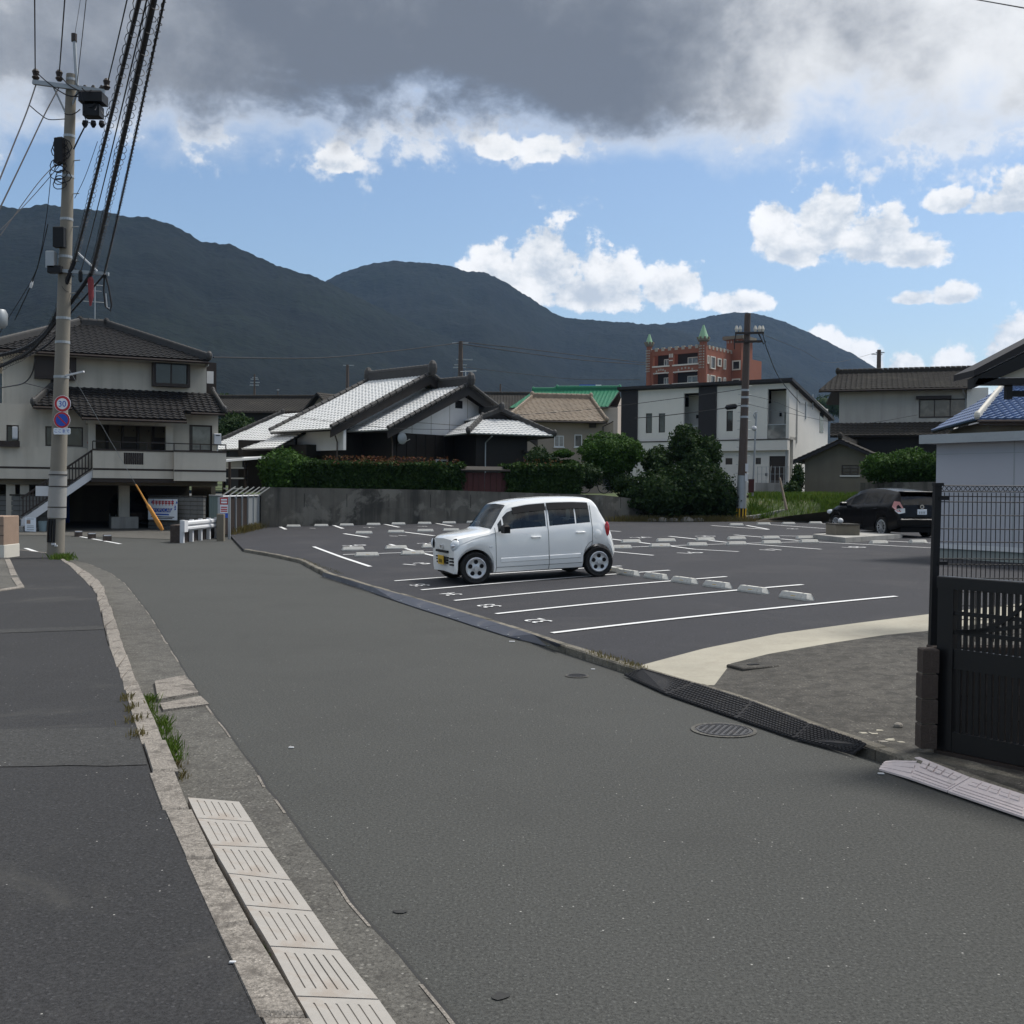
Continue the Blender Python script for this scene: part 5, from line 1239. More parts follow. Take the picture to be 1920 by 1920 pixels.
# big old house on the right with brown roof
def big_house():
    F = Facade('old_house', 'large old grey house with a mossy brown tiled roof, right of the white apartments', 'house', 1560, 1838, 62, R(-19))
    r = F.root
    A, B, C, D = simple_house('', '', F, (1573, 1810), 8, (1535, 735, 1822, 722), (1571, 1843, 704, 692, 4.2), M['brownroof'], M['greywall'], 1, (0, 0), .7, .30)
    fm = F.rect(1723, 748, 1812, 783); window(r, *fm, frame=M['brown'], glass=M['glassblind'], mull=(.33, .66), bar=.07); a = F.rect(1718, 742, 1784, 748, -.25); box_part(r, 'shutter_box', M['brown'], a[0], a[1], -.3, -.003, a[2], a[3])
    # lean-to roof
    a, b = F.at(1573, 797), F.at(1816, 787); zt = (a.z + b.z) / 2; yl = -2.0; ea, eb = F.at(1573, 820, yl), F.at(1816, 812, yl); ze = (ea.z + eb.z) / 2
    tiled('roof_tiles', V((ea.x - .5, yl, ze)), V((eb.x, yl, ze)), V((b.x, -.02, zt)), V((a.x - .5, -.02, zt)), M['brownroof'], r)
    MB().box(ea.x, eb.x - .3, yl + .6, -.01, 1, ze - .03).build('lean_to_wall', M['darkwood'], r); MB().bar(F.at(1804, 788, -.3), F.at(1785, 812, yl), .10, .12).build('verge_tiles', M['ivory'], r)
    downpipe(r, [B + V((-.5, .1, -.1)), V((B.x - .25, -.06, B.z - .6)), V((B.x - .25, -.06, zt))], M['metal'])
    # pale extension on its right
    x0, x1 = F.at(1812, 800, -.3).x, F.at(1852, 800, -.3).x; MB().box(x0, x1, -.3, 6, 1, F.at(1830, 727, -.3).z).build('extension_wall', M['white'], r); box_part(r, 'flashing', M['signred'], x0, x1, -.5, -.302, F.at(1830, 806, -.4).z - .05, F.at(1830, 806, -.4).z + .05)
big_house()
# small shed in front of it
def shed():
    F = Facade('garden_shed', 'small grey rendered shed with a gable front and one barred window', 'shed', 1508, 1640, 55.5, R(-24))
    r = F.root; zl = F.at(1500, 853).z; ap = F.at(1577, 824); x0, x1 = F.at(1509, 870).x, F.at(1640, 870).x; mx = ap.x; x1 = 2 * mx - x0; ze = zl - .05; dep = 7; z0 = .6
    wn = F.rect(1578, 872, 1610, 891)
    m = MB(); wall_holes(m, x0, x1, z0, ze, 0, .15, [wn]); m.box(x0, x1, .5, dep, z0, ze); m.slab([(x0, 0, ze), (x1, 0, ze), (mx, 0, ap.z - .12)], (0, dep, 0)); m.build('wall', M['oldwall'], r)
    sl = (ap.z - ze) / (mx - x0); o = .55
    for s in (-1, 1):
        a, b = V((mx + s * (mx - x0 + o), dep + .3, ze - o * sl)), V((mx + s * (mx - x0 + o), -.45, ze - o * sl)); c, d = V((mx, -.45, ap.z)), V((mx, dep + .3, ap.z))
        tiled('roof_tiles', *((a, b, c, d) if s < 0 else (b, a, d, c)), M['brownroof'], r); MB().slab([b - V((0, .02, .03)), c - V((0, .02, .03)), c - V((0, .02, .22)), b - V((0, .02, .22))], (0, .08, 0)).build('bargeboard', M['charcoal'], r)
    ridge(r, [(mx, -.45, ap.z), (mx, dep, ap.z)], .24, .24, M['brownroof'])
    window(r, *wn, y=.06, mull=(.5,), glass=M['glass']); 
    for k in range(1, 3): z = wn[2] + (wn[3] - wn[2]) * k / 3; box_part(r, 'window_bar', M['brown'], wn[0], wn[1], -.02, .01, z - .02, z + .02)
    box_part(r, 'window_sill', M['white'], wn[0] - .08, wn[1] + .08, -.06, -.003, wn[2] - .08, wn[2])
shed()
lw = thing('low_wall', 'low dark wall below the bushes behind the black car', 'wall', P(1612, 930, 52)); iv = lw.location
p, q = P(1612, 925, 52) - iv, P(1775, 925, 47) - iv; MB().slab([V((p.x, p.y, -1.2)), V((q.x, q.y, -1.2)), V((q.x, q.y, P(1755, 903, 47).z - iv.z)), V((p.x, p.y, P(1612, 905, 52).z - iv.z))], (0, .25, 0)).build('wall_body', M['wallcrete'], lw)
for k in range(1, 5): a = p.lerp(q, k / 5); MB().box(a.x - .01, a.x + .01, a.y - .03, a.y + .1, -1.0, .3).build('joint', M['trim'], lw)
# house with blue tiles, far right
F = Facade('blue_roofed_house', 'house corner with a glossy blue tiled roof above the lavender prefab', 'house', 1855, 2100, None, R(-10), 42)
r = F.root; A, B = F.at(1832, 786, -.7), F.at(2120, 784, -.7); zz = A.z; B.z = zz; zt = F.at(1872, 727, 3.4).z; D_ = V((F.at(1880, 727, 3.4).x, 3.4, zt)); C_ = V((B.x, 3.4, zt))
tiled('roof_tiles', A, B, C_, D_, M['blueroof'], r, .30, .27, .05, .045); A2 = V((A.x, 7.5, zz)); tiled('roof_tiles', A2, A, D_, D_ + V((0, .01, 0)), M['blueroof'], r, .30, .27, .05, .045)
ridge(r, [D_, A + V((0, 0, .02))], .2, .2, M['ivory']); ridge(r, [D_, C_], .25, .3, M['blueroof']); MB().box(F.at(1855, 800).x, F.at(2100, 800).x, 0, 7, 0, zz).build('wall', M['oldwall'], r); gutter(r, A + V((0, -.05, -.08)), B + V((0, -.05, -.08)), M['woodpole'])
box_part(r, 'fascia', M['woodpole'], A.x + .1, B.x, -.62, -.58, zz - .22, zz - .04)
# lavender prefab at the edge of the car park
def prefab():
    p0, p1 = L(1755, 1046).xy, L(1920, 1056).xy; d = (p1 - p0).normalized(); ang = math.atan2(d.y, d.x)
    F = Facade('prefab_hut', 'lavender grey prefabricated hut behind the wire fence on the right', 'hut', 1755, 1990, None, ang, p0.y); r = F.root; z0 = lot_z(*p0) - .1; w = F.w + 3; dep = 6
    zt = (F.at(1770, 836).z + F.at(1900, 822).z) / 2; zs = F.at(1840, 1032).z; zw = F.at(1840, 1023).z
    n = 4
    m = MB(); m.box(0, w, 0, dep, zw, zt); m.build('wall', M['lav'], r)
    for k in range(1, 4): box_part(r, 'panel_joint', M['metal'], k * 1.82 - .012, k * 1.82 + .012, -.006, -.002, zw, zt)
    zj = F.at(1840, 850).z; box_part(r, 'panel_joint', M['metal'], 0, w, -.006, -.002, zj - .008, zj + .008)
    box_part(r, 'white_flashing', M['palewhite'], -.02, w, -.03, dep, zs, zw - .003); box_part(r, 'foundation', M['palefoot'], .02, w - .02, .02, dep - .02, z0, zs - .003)
    m = MB(); m.box(-.22, w + .2, -.28, dep + .2, zt + .002, zt + .16); m.build('roof', M['lav'], r); box_part(r, 'roof_edge', M['metal'], -.24, w + .22, -.31, -.282, zt - .01, zt + .19)
prefab()
# dark porch gable of the near house, top right
pg = thing('porch_gable', 'dark timber porch gable with a cream infill at the right edge', 'porch', P(1905, 720, 13.0)); iv = pg.location
m = MB(); t = P(1826, 709, 13) - iv; u = P(2030, 608, 13) - iv; tk = P(1826, 719, 13) - iv
m.slab([t, u, u - V((0, 0, .24)), t - V((0, 0, .12))], (0, .18, 0)); m.build('bargeboard', M['black'], pg)
m = MB(); m.slab([t + V((0, 0, .02)), u + V((0, 0, .02)), u + V((0, 0, .14)), t + V((0, 0, .10))], (0, .6, 0)); m.build('roof', M['charcoal'], pg)
m = MB(); m.slab([P(1835, 709, 13) - iv, P(2040, 707, 13) - iv, P(2040, 721, 13) - iv, P(1828, 721, 13) - iv], (0, .16, 0)); m.build('tie_beam', M['black'], pg)
m = MB(); m.slab([P(1845, 708, 13.1) - iv, P(2030, 706, 13.1) - iv, P(2030, 622, 13.1) - iv], (0, .05, 0)); m.build('gable_infill', M['cream'], pg)
a, b = P(1889, 721, 13.05) - iv, P(1899, 748, 13.05) - iv; MB().box(a.x, b.x, .06, .14, b.z, a.z).build('bracket_post', M['black'], pg)
MB().bar(P(1894, 737, 13.05) - iv + V((0, .1, 0)), P(2000, 737, 13.05) - iv + V((0, .1, 0)), .07, .07).build('bracket_arm', M['black'], pg)
a = P(2000, 700, 13) - iv; MB().box(a.x, a.x + .14, .1, .24, .1 - iv.z, a.z).build('post', M['black'], pg)
# ------------------------------------------------------------------ vegetation: leaf-sized faces spread through each crown
RNG = np.random.default_rng(11)
def leaf_mesh(name, pts, nrm, size, jit=.9, aspect=.55):
    n = len(pts); a = RNG.normal(size=(n, 3)); d = nrm + a * jit; d /= np.linalg.norm(d, axis=1)[:, None]
    t = np.cross(d, RNG.normal(size=(n, 3))); t /= np.linalg.norm(t, axis=1)[:, None]; b = np.cross(d, t)
    s = (size * RNG.uniform(.6, 1.35, n))[:, None]
    v = np.stack([pts - t * s * .5, pts + b * s * aspect * .5 + d * s * .08, pts + t * s * .5 - d * s * .12, pts - b * s * aspect * .5 + d * s * .08], 1).reshape(-1, 3)
    me = bpy.data.meshes.new(name); me.vertices.add(len(v)); me.vertices.foreach_set('co', v.astype(np.float32).ravel())
    me.loops.add(4 * n); me.loops.foreach_set('vertex_index', np.arange(4 * n, dtype=np.int32)); me.polygons.add(n)
    me.polygons.foreach_set('loop_start', np.arange(0, 4 * n, 4, dtype=np.int32)); me.polygons.foreach_set('loop_total', np.full(n, 4, dtype=np.int32))
    me.update(calc_edges=True); return me
def ell_pts(blobs, n, inner=.55):
    w = np.array([b[1][0] * b[1][1] + b[1][1] * b[1][2] + b[1][0] * b[1][2] for b in blobs]); w /= w.sum(); P_, N_ = [], []
    for (c, r), k in zip(blobs, (w * n).astype(int)):
        d = RNG.normal(size=(k, 3)); d /= np.linalg.norm(d, axis=1)[:, None]
        lump = np.array([1 + .22 * mnoise.noise((q[0] * 2.6 + c[0], q[1] * 2.6 + c[1], q[2] * 2.6 + c[2])) + .10 * mnoise.noise((q[0] * 7 + c[0], q[1] * 7, q[2] * 7)) for q in d])
        rad = (inner + (1 - inner) * RNG.uniform(0, 1, k) ** .45) * lump * RNG.choice([1, 1, 1, 1.07], k)
        P_.append(np.array(c) + d * np.array(r) * rad[:, None]); N_.append(d / np.array(r) * min(r))
    return np.concatenate(P_), np.concatenate(N_)
def box_pts(x0, x1, y0, y1, z0, z1, n, soft=.16):
    f = np.array([(x1 - x0) * (z1 - z0), (x1 - x0) * (y1 - y0), (y1 - y0) * (z1 - z0), (y1 - y0) * (z1 - z0)]); f = (f / f.sum() * n).astype(int)
    U = lambda a, b, k: RNG.uniform(a, b, k)
    q = [np.stack([U(x0, x1, f[0]), np.full(f[0], y0), U(z0, z1, f[0])], 1), np.stack([U(x0, x1, f[1]), U(y0, y1, f[1]), np.full(f[1], z1)], 1),
         np.stack([np.full(f[2], x0), U(y0, y1, f[2]), U(z0, z1, f[2])], 1), np.stack([np.full(f[3], x1), U(y0, y1, f[3]), U(z0, z1, f[3])], 1)]
    nn = [(0, -1, .2), (0, 0, 1), (-1, 0, .2), (1, 0, .2)]; out = []; no = []
    for a, m in zip(q, nn):
        out.append(a); no.append(np.tile(np.array(m, float), (len(a), 1)))
    p = np.concatenate(out); nr = np.concatenate(no)
    bump = np.array([.8 * mnoise.noise((a[0] * 1.1, a[1] * 1.1, a[2] * 1.1)) + .5 * mnoise.noise((a[0] * 3.3, a[1] * 3, a[2] * 3.3)) for a in p])
    return p + nr * (bump * soft + RNG.uniform(-.22, .05, len(p)))[:, None], nr
def core(blobs, k=.80):
    m = MB()
    for c, r in blobs:
        i0 = len(m.v); m.ball(c, r[0] * k, r[1] * k, r[2] * k, 14, 9)
        for i in range(i0, len(m.v)):
            v = Vector(m.v[i]); q = 1 + .16 * mnoise.noise(v * 1.3 / max(.4, min(r))); m.v[i] = tuple(Vector(c) + (v - Vector(c)) * q)
    return m
def pxblob(l, r, t, b, d, ry, org):
    c = P((l + r) / 2, (t + b) / 2, d); k = d / FPX / 2; return (tuple(c - org), ((r - l) * k, ry, (b - t) * k))
def plant(name, label, cat, base, blobs_px, n, size, mat, group=None, trunk=None, inner=.55, coremat=None, jit=.9):
    o = thing(name, label, cat, base, 0, group); org = Vector(base)
    bl = [pxblob(*b, org) for b in blobs_px]; p, nr = ell_pts(bl, n, inner)
    cr = link('crown', leaf_mesh('crown', p, nr, size, jit), M[mat], o); cr['kind'] = 'stuff'
    core(bl, .74).build('inner_growth', M[coremat or mat], o, smooth=True)['kind'] = 'stuff'
    if trunk:
        t = MB()
        for pts, r0, r1 in trunk: t.tube(pts, [r0 + (r1 - r0) * i / (len(pts) - 1) for i in range(len(pts))], 8)
        t.build('trunk', M['bark'], o)
    return o
def hedge(label, pl, pr, z0, z1, depth, n, size, mat, group, tip=None):
    rz = math.atan2((pr - pl).y, (pr - pl).x); w = (pr - pl).xy.length; o = thing('hedge', label, 'hedge', (pl.x, pl.y, z0), rz, group)
    p, nr = box_pts(0, w, 0, depth, 0, z1 - z0, n); cr = link('foliage', leaf_mesh('foliage', p, nr, size), M[mat], o); cr['kind'] = 'stuff'
    MB().box(.18, w - .18, .2, depth - .15, .05, z1 - z0 - .2).build('inner_growth', M[mat], o)['kind'] = 'stuff'
    if tip:
        k = tip; x = RNG.uniform(w * .15, w * .97, k); x = x[RNG.uniform(0, 1, k) < .25 + .75 * np.exp(-((x / w - .48) / .22) ** 2)]; k = len(x)
        q = np.stack([x, RNG.uniform(-.1, depth * .7, k), (z1 - z0) + RNG.uniform(-.1, .32, k)], 1)
        s = link('red_shoots', leaf_mesh('red_shoots', q, np.tile([0, -.3, .6], (k, 1)), .12), M['redtip'], o); s['kind'] = 'stuff'
    return o
def wall_at(px, dn=.75):
    d = ray(px, 900); k = d.x / d.y
    for a, b in zip(RWp, RWp[1:]):
        t = (k * a.y - a.x) / ((b - a).x - k * (b - a).y)
        if 0 <= t <= 1 or (b - RWp[-1]).length < .01:
            q = a + (b - a) * t; u = (b - a).normalized(); return q + V((-u.y, u.x)) * dn
    return RWp[0]
def top_z(px, py, q): return P(px, py, q.y).z
q0, q1 = wall_at(556, .25), wall_at(874, .25)
hedge('long clipped hedge with reddish shoots on top of the retaining wall', V((*q0, 0)), V((*q1, 0)), 1.35, top_z(700, 868, (q0 + q1) / 2), 1.4, 15000, .15, 'hedge', 'hedges on the retaining wall', 1100)
q2, q3 = wall_at(950, .25), wall_at(1096, .25)
hedge('shorter clipped hedge right of the dark red panel fence', V((*q2, 0)), V((*q3, 0)), 1.45, top_z(1020, 872, (q2 + q3) / 2), 1.3, 8000, .15, 'hedge', 'hedges on the retaining wall', 120)
q = wall_at(530, .9); plant('round_shrub', 'round leafy shrub at the left end of the long hedge', 'shrub', (q.x, q.y, 1.3), [(487, 575, 841, 915, q.y, .95), (490, 560, 870, 928, q.y - .2, .8), (530, 600, 858, 920, q.y + .2, .8)], 5500, .15, 'shrub', trunk=[([(0, 0, 0), (0, 0, .7)], .07, .05)])
# dark red panel fence between the hedges
q4, q5 = wall_at(868, .35), wall_at(956, .35); rz = math.atan2((q5 - q4).y, (q5 - q4).x); pf = thing('panel_fence', 'dark red corrugated panel fence between the two hedges', 'fence', (q4.x, q4.y, 1.5), rz)
w = (q5 - q4).length; ht = top_z(910, 886, q4) - 1.5; n = 8
for i in range(n): MB().slab([(w * i / n + .01, 0, 0), (w * (i + 1) / n - .01, 0, 0), (w * (i + 1) / n - .01, 0, ht), (w * i / n + .01, 0, ht)], (0, .03, 0)).build('panel', M['redpanel'], pf)
MB().slab([(-.05, -.25, ht + .05), (w + .05, -.25, ht + .05), (w + .05, .45, ht + .22), (-.05, .45, ht + .22)], (0, 0, .07)).build('coping', M['brownroof'], pf); box_part(pf, 'base_rail', M['brown'], 0, w, -.02, .05, -.1, 0)
q = wall_at(1010, 2.6); plant('garden_shrub', 'loose dark shrub rising behind the shorter hedge', 'shrub', (q.x, q.y, 1.5), [(985, 1035, 838, 890, q.y, .8), (1005, 1050, 850, 890, q.y, .7)], 2600, .14, 'dkleaf', inner=.3, trunk=[([(0, 0, 0), (0, 0, 1)], .06, .04)])
q = wall_at(1057, 2.4); plant('cloud_pruned_pine', 'small cloud pruned pine with one flat pad above the hedge', 'tree', (q.x, q.y, 1.5), [(1038, 1075, 843, 858, q.y, .45), (1046, 1085, 862, 874, q.y + .1, .4)], 2200, .11, 'shrub', inner=.6, trunk=[([(0, 0, 0), (.1, 0, .6), (-.05, 0, 1.1), (0, 0, 1.6)], .08, .05)])
q = wall_at(1145, 3.0); plant('clipped_round_tree', 'broad dome clipped evergreen beside the white apartments', 'tree', (q.x, q.y, 1.5), [(1086, 1196, 812, 880, q.y, 1.5), (1098, 1190, 835, 900, q.y, 1.4), (1150, 1206, 822, 875, q.y, 1.1)], 9500, .15, 'shrub', inner=.7, jit=.7, trunk=[([(0, 0, 0), (.1, 0, .8), (0, 0, 1.6)], .14, .09)])
q = wall_at(1100, 1.3); plant('under_shrub', 'dark low shrub below the dome clipped evergreen', 'shrub', (q.x, q.y, 1.4), [(1078, 1130, 868, 915, q.y, .8), (1130, 1190, 885, 925, q.y + .8, .7)], 2600, .14, 'dkleaf')
bb = L(1275, 976); plant('large_bush', 'large sprawling dark evergreen bush between retaining wall and brown utility pole', 'bush', (bb.x, bb.y - .0, bb.z - .1),
    [(1168, 1310, 880, 978, 51.0, 2.0), (1230, 1372, 862, 972, 51.5, 2.0), (1255, 1315, 796, 880, 52.5, 1.3), (1300, 1352, 818, 885, 52.5, 1.1), (1205, 1262, 838, 900, 52.2, 1.2), (1320, 1388, 905, 978, 51.5, 1.4), (1160, 1230, 905, 965, 51, 1.2), (1275, 1330, 835, 900, 51.6, 1.3)],
    26000, .19, 'dkleaf', inner=.45, trunk=[([(0, 0, 0), (.1, 0, 1.2), (.3, 0, 2.6)], .18, .08), ([(.4, .2, 0), (.8, .2, 1.5)], .12, .07)])
q = P(1690, 900, 50); plant('garden_bush', 'rounded light green bush right of the grey shed', 'bush', (q.x, q.y, 1.2), [(1616, 1690, 850, 905, 50.5, 1.0), (1660, 1752, 842, 905, 50, 1.2), (1720, 1790, 850, 905, 49, 1.0)], 9000, .16, 'shrub', inner=.4, trunk=[([(0, 0, -.3), (0, 0, .8)], .09, .06)])
q = P(1497, 900, 56); plant('white_flowering_shrub', 'thin shrub between the apartments and the grey shed', 'shrub', (q.x, q.y, 1.0), [(1484, 1508, 868, 930, 56, .5), (1470, 1500, 902, 940, 55, .6)], 1800, .15, 'dkleaf', inner=.3, trunk=[([(0, 0, -.3), (0, 0, 1.4)], .05, .03)])
q = P(445, 830, 66); plant('leafy_tree', 'leafy green tree between the garage house and the silver roofs', 'tree', (q.x, q.y, 1.4), [(412, 480, 775, 835, 66, 1.6), (440, 500, 800, 850, 66, 1.4), (400, 440, 795, 850, 65, 1.2)], 6000, .2, 'dkleaf', inner=.35, trunk=[([(0, 0, 0), (0, 0, 2.2)], .14, .08)])
q = P(405, 752, 130); plant('leafy_tree', 'far treetop above the brown roof beside the garage house', 'tree', (q.x, q.y, 2), [(395, 450, 738, 790, 130, 2), (430, 500, 745, 790, 132, 2)], 3000, .3, 'dkleaf', trunk=[([(0, 0, 0), (0, 0, 8)], .2, .1)])
for i, (px, py, d) in enumerate([(610, 742, 260), (940, 752, 220), (1180, 728, 300), (1545, 742, 260)]):
    q = P(px, py, d); plant('distant_tree', ['distant dark treetop left of the silver roof ridge', 'distant treetop behind the grey roof', 'distant treetop left of the castle block', 'distant treetop right of the white apartments'][i], 'tree', (q.x, q.y, 2), [(px - 22, px + 24, py - 2, py + 40, d, 3), (px + 5, px + 45, py + 4, py + 40, d, 3)], 900, .6, 'dkleaf', trunk=[([(0, 0, 0), (0, 0, q.z - 4)], .25, .15)])
# grass: bank right of the pole, tufts along wall foot, fence and kerb
def tuft_mesh(name, roots, hmin, hmax, wd, lean=.5):
    n = len(roots); h = RNG.uniform(hmin, hmax, n); a = RNG.uniform(0, 2 * math.pi, n); l = RNG.uniform(0, lean, n) * h
    tip = roots + np.stack([np.cos(a) * l, np.sin(a) * l, h], 1); mid = roots + np.stack([np.cos(a) * l * .35, np.sin(a) * l * .35, h * .6], 1)
    s = np.stack([-np.sin(a), np.cos(a), np.zeros(n)], 1) * (wd * RNG.uniform(.6, 1.3, n))[:, None]
    v = np.stack([roots - s, roots + s, mid + s * .7, tip, mid - s * .7], 1).reshape(-1, 3); me = bpy.data.meshes.new(name)
    me.from_pydata(v.tolist(), [], [tuple(range(i * 5, i * 5 + 5)) for i in range(n)]); me.update(); return me
def bank_z(x, y):
    return 0
def scatter(name, label, pts, hmin, hmax, wd, mat, lean=.6):
    o = link(name, tuft_mesh(name, np.array(pts), hmin, hmax, wd, lean), M[mat]); o['kind'] = 'stuff'; return o
te = bpy.data.objects['terrain']; tdep = te.data
from mathutils.bvhtree import BVHTree
_bm = bmesh.new(); _bm.from_mesh(tdep); TB = BVHTree.FromBMesh(_bm); _bm.free()
def on_terrain(x, y):
    h = TB.ray_cast(Vector((x, y, 60)), Vector((0, 0, -1))); return h[0].z if h[0] else None
pts = []
while len(pts) < 9000:
    px, dy = RNG.uniform(1405, 1640), RNG.uniform(48.5, 55.5); d = ray(px, 950); x, y = d.x / d.y * dy, dy; z = on_terrain(x, y)
    if z is None or z > 2.3: continue
    if mnoise.noise((x * .5, y * .5, 2)) < .05 and RNG.uniform() < .85: continue
    pts.append((x, y, z - .02))
scatter('grass', '', pts, .08, .42, .02, 'grass', .6)
# weeds in the joint of the near kerb
def weeds(px_list, spread, n, h0, h1, wd, mat='grass', z=.0, name='weeds'):
    pts = []
    for x, y in px_list:
        c = G(x, y, z)
        for _ in range(n): pts.append((c.x + RNG.normal() * spread, c.y + RNG.normal() * spread * 1.6, z))
    return scatter(name, '', pts, h0, h1, wd, mat, .8)
weeds([(276, 1330), (279, 1340), (274, 1318), (283, 1318)], .035, 60, .02, .09, .003); weeds([(305, 1360), (310, 1376), (318, 1398), (322, 1412), (326, 1428)], .035, 80, .02, .10, .003); weeds([(330, 1440), (338, 1462)], .03, 50, .02, .07, .003, 'drygrass')
weeds([(238, 1312), (244, 1330), (250, 1352), (258, 1380)], .035, 32, .02, .07, .005, 'drygrass', .10); weeds([(512, 1792), (517, 1800), (507, 1782)], .012, 60, .012, .04, .003, 'grass', .05)
weeds([(118, 1052), (110, 1052), (124, 1050)], .09, 170, .04, .22, .006, 'grass', .05)
for k in range(30):
    t = RNG.uniform(.0, 1); b = L(432, 1003).lerp(L(487, 990), t); pts = [(b.x + RNG.normal() * .15, b.y + RNG.normal() * .3, b.z - .02) for _ in range(40)]
    if k == 0: allp = []
    allp += pts
scatter('weeds', '', allp, .05, .35, .012, 'drygrass'); 
pts = []
for k in range(2600):
    t = RNG.uniform(); b = L(1150 + 260 * t, 978); pts.append((b.x + RNG.normal() * .3, b.y + RNG.uniform(-.2, .6), b.z))
scatter('grass', '', pts, .05, .35, .014, 'drygrass')
pts = []
for k in range(500):
    a = L(560, 1048).lerp(L(640, 1077), RNG.uniform()) if k < 200 else L(1100, 1223).lerp(L(1206, 1256), RNG.uniform()); pts.append((a.x + RNG.normal() * .04, a.y + RNG.normal() * .06, .08))
scatter('weeds', '', pts, .01, .05, .004, 'drygrass')
# ------------------------------------------------------------------ utility poles, cables, signs
def catenary(a, b, sag, n=24):
    a, b = Vector(a), Vector(b); return [a.lerp(b, i / n) - V((0, 0, 4 * sag * (i / n) * (1 - i / n))) for i in range(n + 1)]
def main_pole():
    b = G(104, 1046, .10); D = b.y; top = P(134, 140, D); o = thing('utility_pole', 'tall concrete utility pole on the pavement with a 30 sign and crossarms', 'utility pole', b)
    ax = (top - b); at = lambda px, py, d=0.0: P(px, py, D + d) - b
    def on(py):  # centre of the shaft at image height py
        t = (1046 - py) / (1046 - 140); return ax * t
    m = MB(); n = 14; m.tube([ax * (i / n) for i in range(n + 1)], [.20 - .085 * i / n for i in range(n + 1)], 20); m.build('shaft', M['pole'], o, smooth=True, angle=40)
    for y in (150, 255, 330, 410, 480, 508, 595, 640, 705): c = on(y); rr = .20 - .085 * (1046 - y) / 906 + .008; MB().tube([c - V((0, 0, .03)), c + V((0, 0, .03))], rr, 16).build('steel_band', M['metal'], o)
    c0, c1 = on(970), on(882); MB().tube([c0, c0.lerp(c1, .5), c1], [.212, .206, .200], 20).build('wrap_sheet', M['polewrap'], o, smooth=True, angle=40)
    for y in (889, 911, 950): c = on(y); MB().tube([c - V((0, 0, .012)), c + V((0, 0, .012))], .214, 20).build('wrap_strap', M['brown'], o)
    for i, px in enumerate((101, 107, 112)):
        p, q = on(972), on(1016); r = .20; a = R(-125 + 22 * i); d = V((math.cos(a), math.sin(a), 0)) * r; MB().bar(p + d, q + d, .055, .05, d).build('guard_strip', M['black'], o)
    for z, s in ((1019, .05), (1022, .035)): c = on(z) + V((.03 + (.06 if s < .04 else 0), -.2, 0)); MB().box(c.x - s, c.x + s, c.y - .012, c.y + .01, c.z - s * .5, c.z + s * .5).build('small_tag', M['palewhite'], o)
    a = on(920); MB().box(a.x - .52, a.x - .2, a.y - .03, a.y - .02, a.z - .12, a.z + .12).build('notice_plate', M['palewhite'], o)
    # top mast and crossarms
    t0, t1 = on(160), at(139, 70); MB().tube([t0 + V((.14, 0, 0)), t1], .045, 8).build('top_mast', M['metal'], o); MB().tube([t1 + V((0, 0, -.1)), t1 + V((0, 0, .08))], .07, 8).build('mast_cap', M['brown'], o)
    A0, A1 = at(62, 154, -.16), at(196, 172, -.16); MB().bar(A0, A1, .09, .10).build('crossarm', M['metal'], o)
    for px, py in ((67, 150), (111, 152), (200, 168)):
        c = at(px, py, -.16); q = MB(); q.tube([c, c + V((0, 0, .06)), c + V((0, 0, .10)), c + V((0, 0, .2)), c + V((0, 0, .26))], [.05, .09, .06, .085, .04], 10); q.build('insulator', M['brown'], o)
    for a_, b_ in (((98, 158), (124, 214)), ((150, 162), (128, 214))): MB().bar(at(*a_, -.1), at(*b_, -.05), .04, .04).build('arm_brace', M['metal'], o)
    # switch box hung under the arm
    s0 = at(175, 187, -.1); q = MB(); q.cbox(s0.x - .28, s0.x + .28, s0.y - .2, s0.y + .2, s0.z - .10, s0.z + .17, .05); sw = q.build('switch_box', M['black'], o)
    q = MB(); q.cbox(s0.x - .20, s0.x + .20, s0.y - .15, s0.y + .15, s0.z - .42, s0.z - .10, .06); q.build('switch_body', M['black'], sw)
    for k in range(3):
        for s, z0, z1 in ((1, .17, .34), (-1, -.5, -.66)): c = s0 + V((-.2 + .2 * k, 0, 0)); MB().tube([c + V((0, 0, z0)), c + V((0, 0, (z0 + z1) / 2)), c + V((0, 0, z1))], [.055, .075, .03], 8).build('bushing', M['black'], sw)
    q = MB()
    for k in range(9): a = s0 + V((random.uniform(-.3, .3), -.2, random.uniform(-.4, .2))); q.tube(catenary(a, a + V((random.uniform(-.35, .35), random.uniform(-.2, .1), random.uniform(-.35, .3))), random.uniform(.04, .14), 6), .013, 5)
    q.build('jumper_leads', M['cable'], sw)['kind'] = 'stuff'
    # lower arms with junction boxes
    B0, B1 = at(92, 506, -.17), at(204, 514, -.17); MB().bar(B0, B1, .07, .08).build('crossarm', M['metal'], o); MB().bar(at(146, 474, -.1), at(182, 508, -.17), .035).build('arm_brace', M['palewhite'], o)
    for px, py, w, h, mt in ((112, 445, .13, .24, 'black'), (96, 487, .10, .20, 'metal'), (112, 283, .10, .3, 'black'), (104, 505, .16, .09, 'black')): c = at(px, py, -.2); q = MB(); q.cbox(c.x - w, c.x + w, c.y - .09, c.y + .09, c.z - h, c.z + h, .02); q.build('junction_box', M[mt], o)
    q = MB()
    for k in range(12):
        c = at(112 + random.uniform(-4, 8), 268 + k * 7, -.2); rr = .10 + random.uniform(0, .14); q.tube([c + V((rr * math.cos(a / 10 * 6.28), -.03 * math.sin(a), rr * math.sin(a / 10 * 6.28) * .8)) for a in range(11)], .012, 5)
    q.build('cable_coil', M['cable'], o)['kind'] = 'stuff'
    for k in range(9):
        y = 300 + k * 62
        if y < 560: c = on(y); MB().tube([c + V((.1, 0, 0)), c + V((.30, -.05, 0))], .012, 6).build('step_bolt', M['metal'], o)
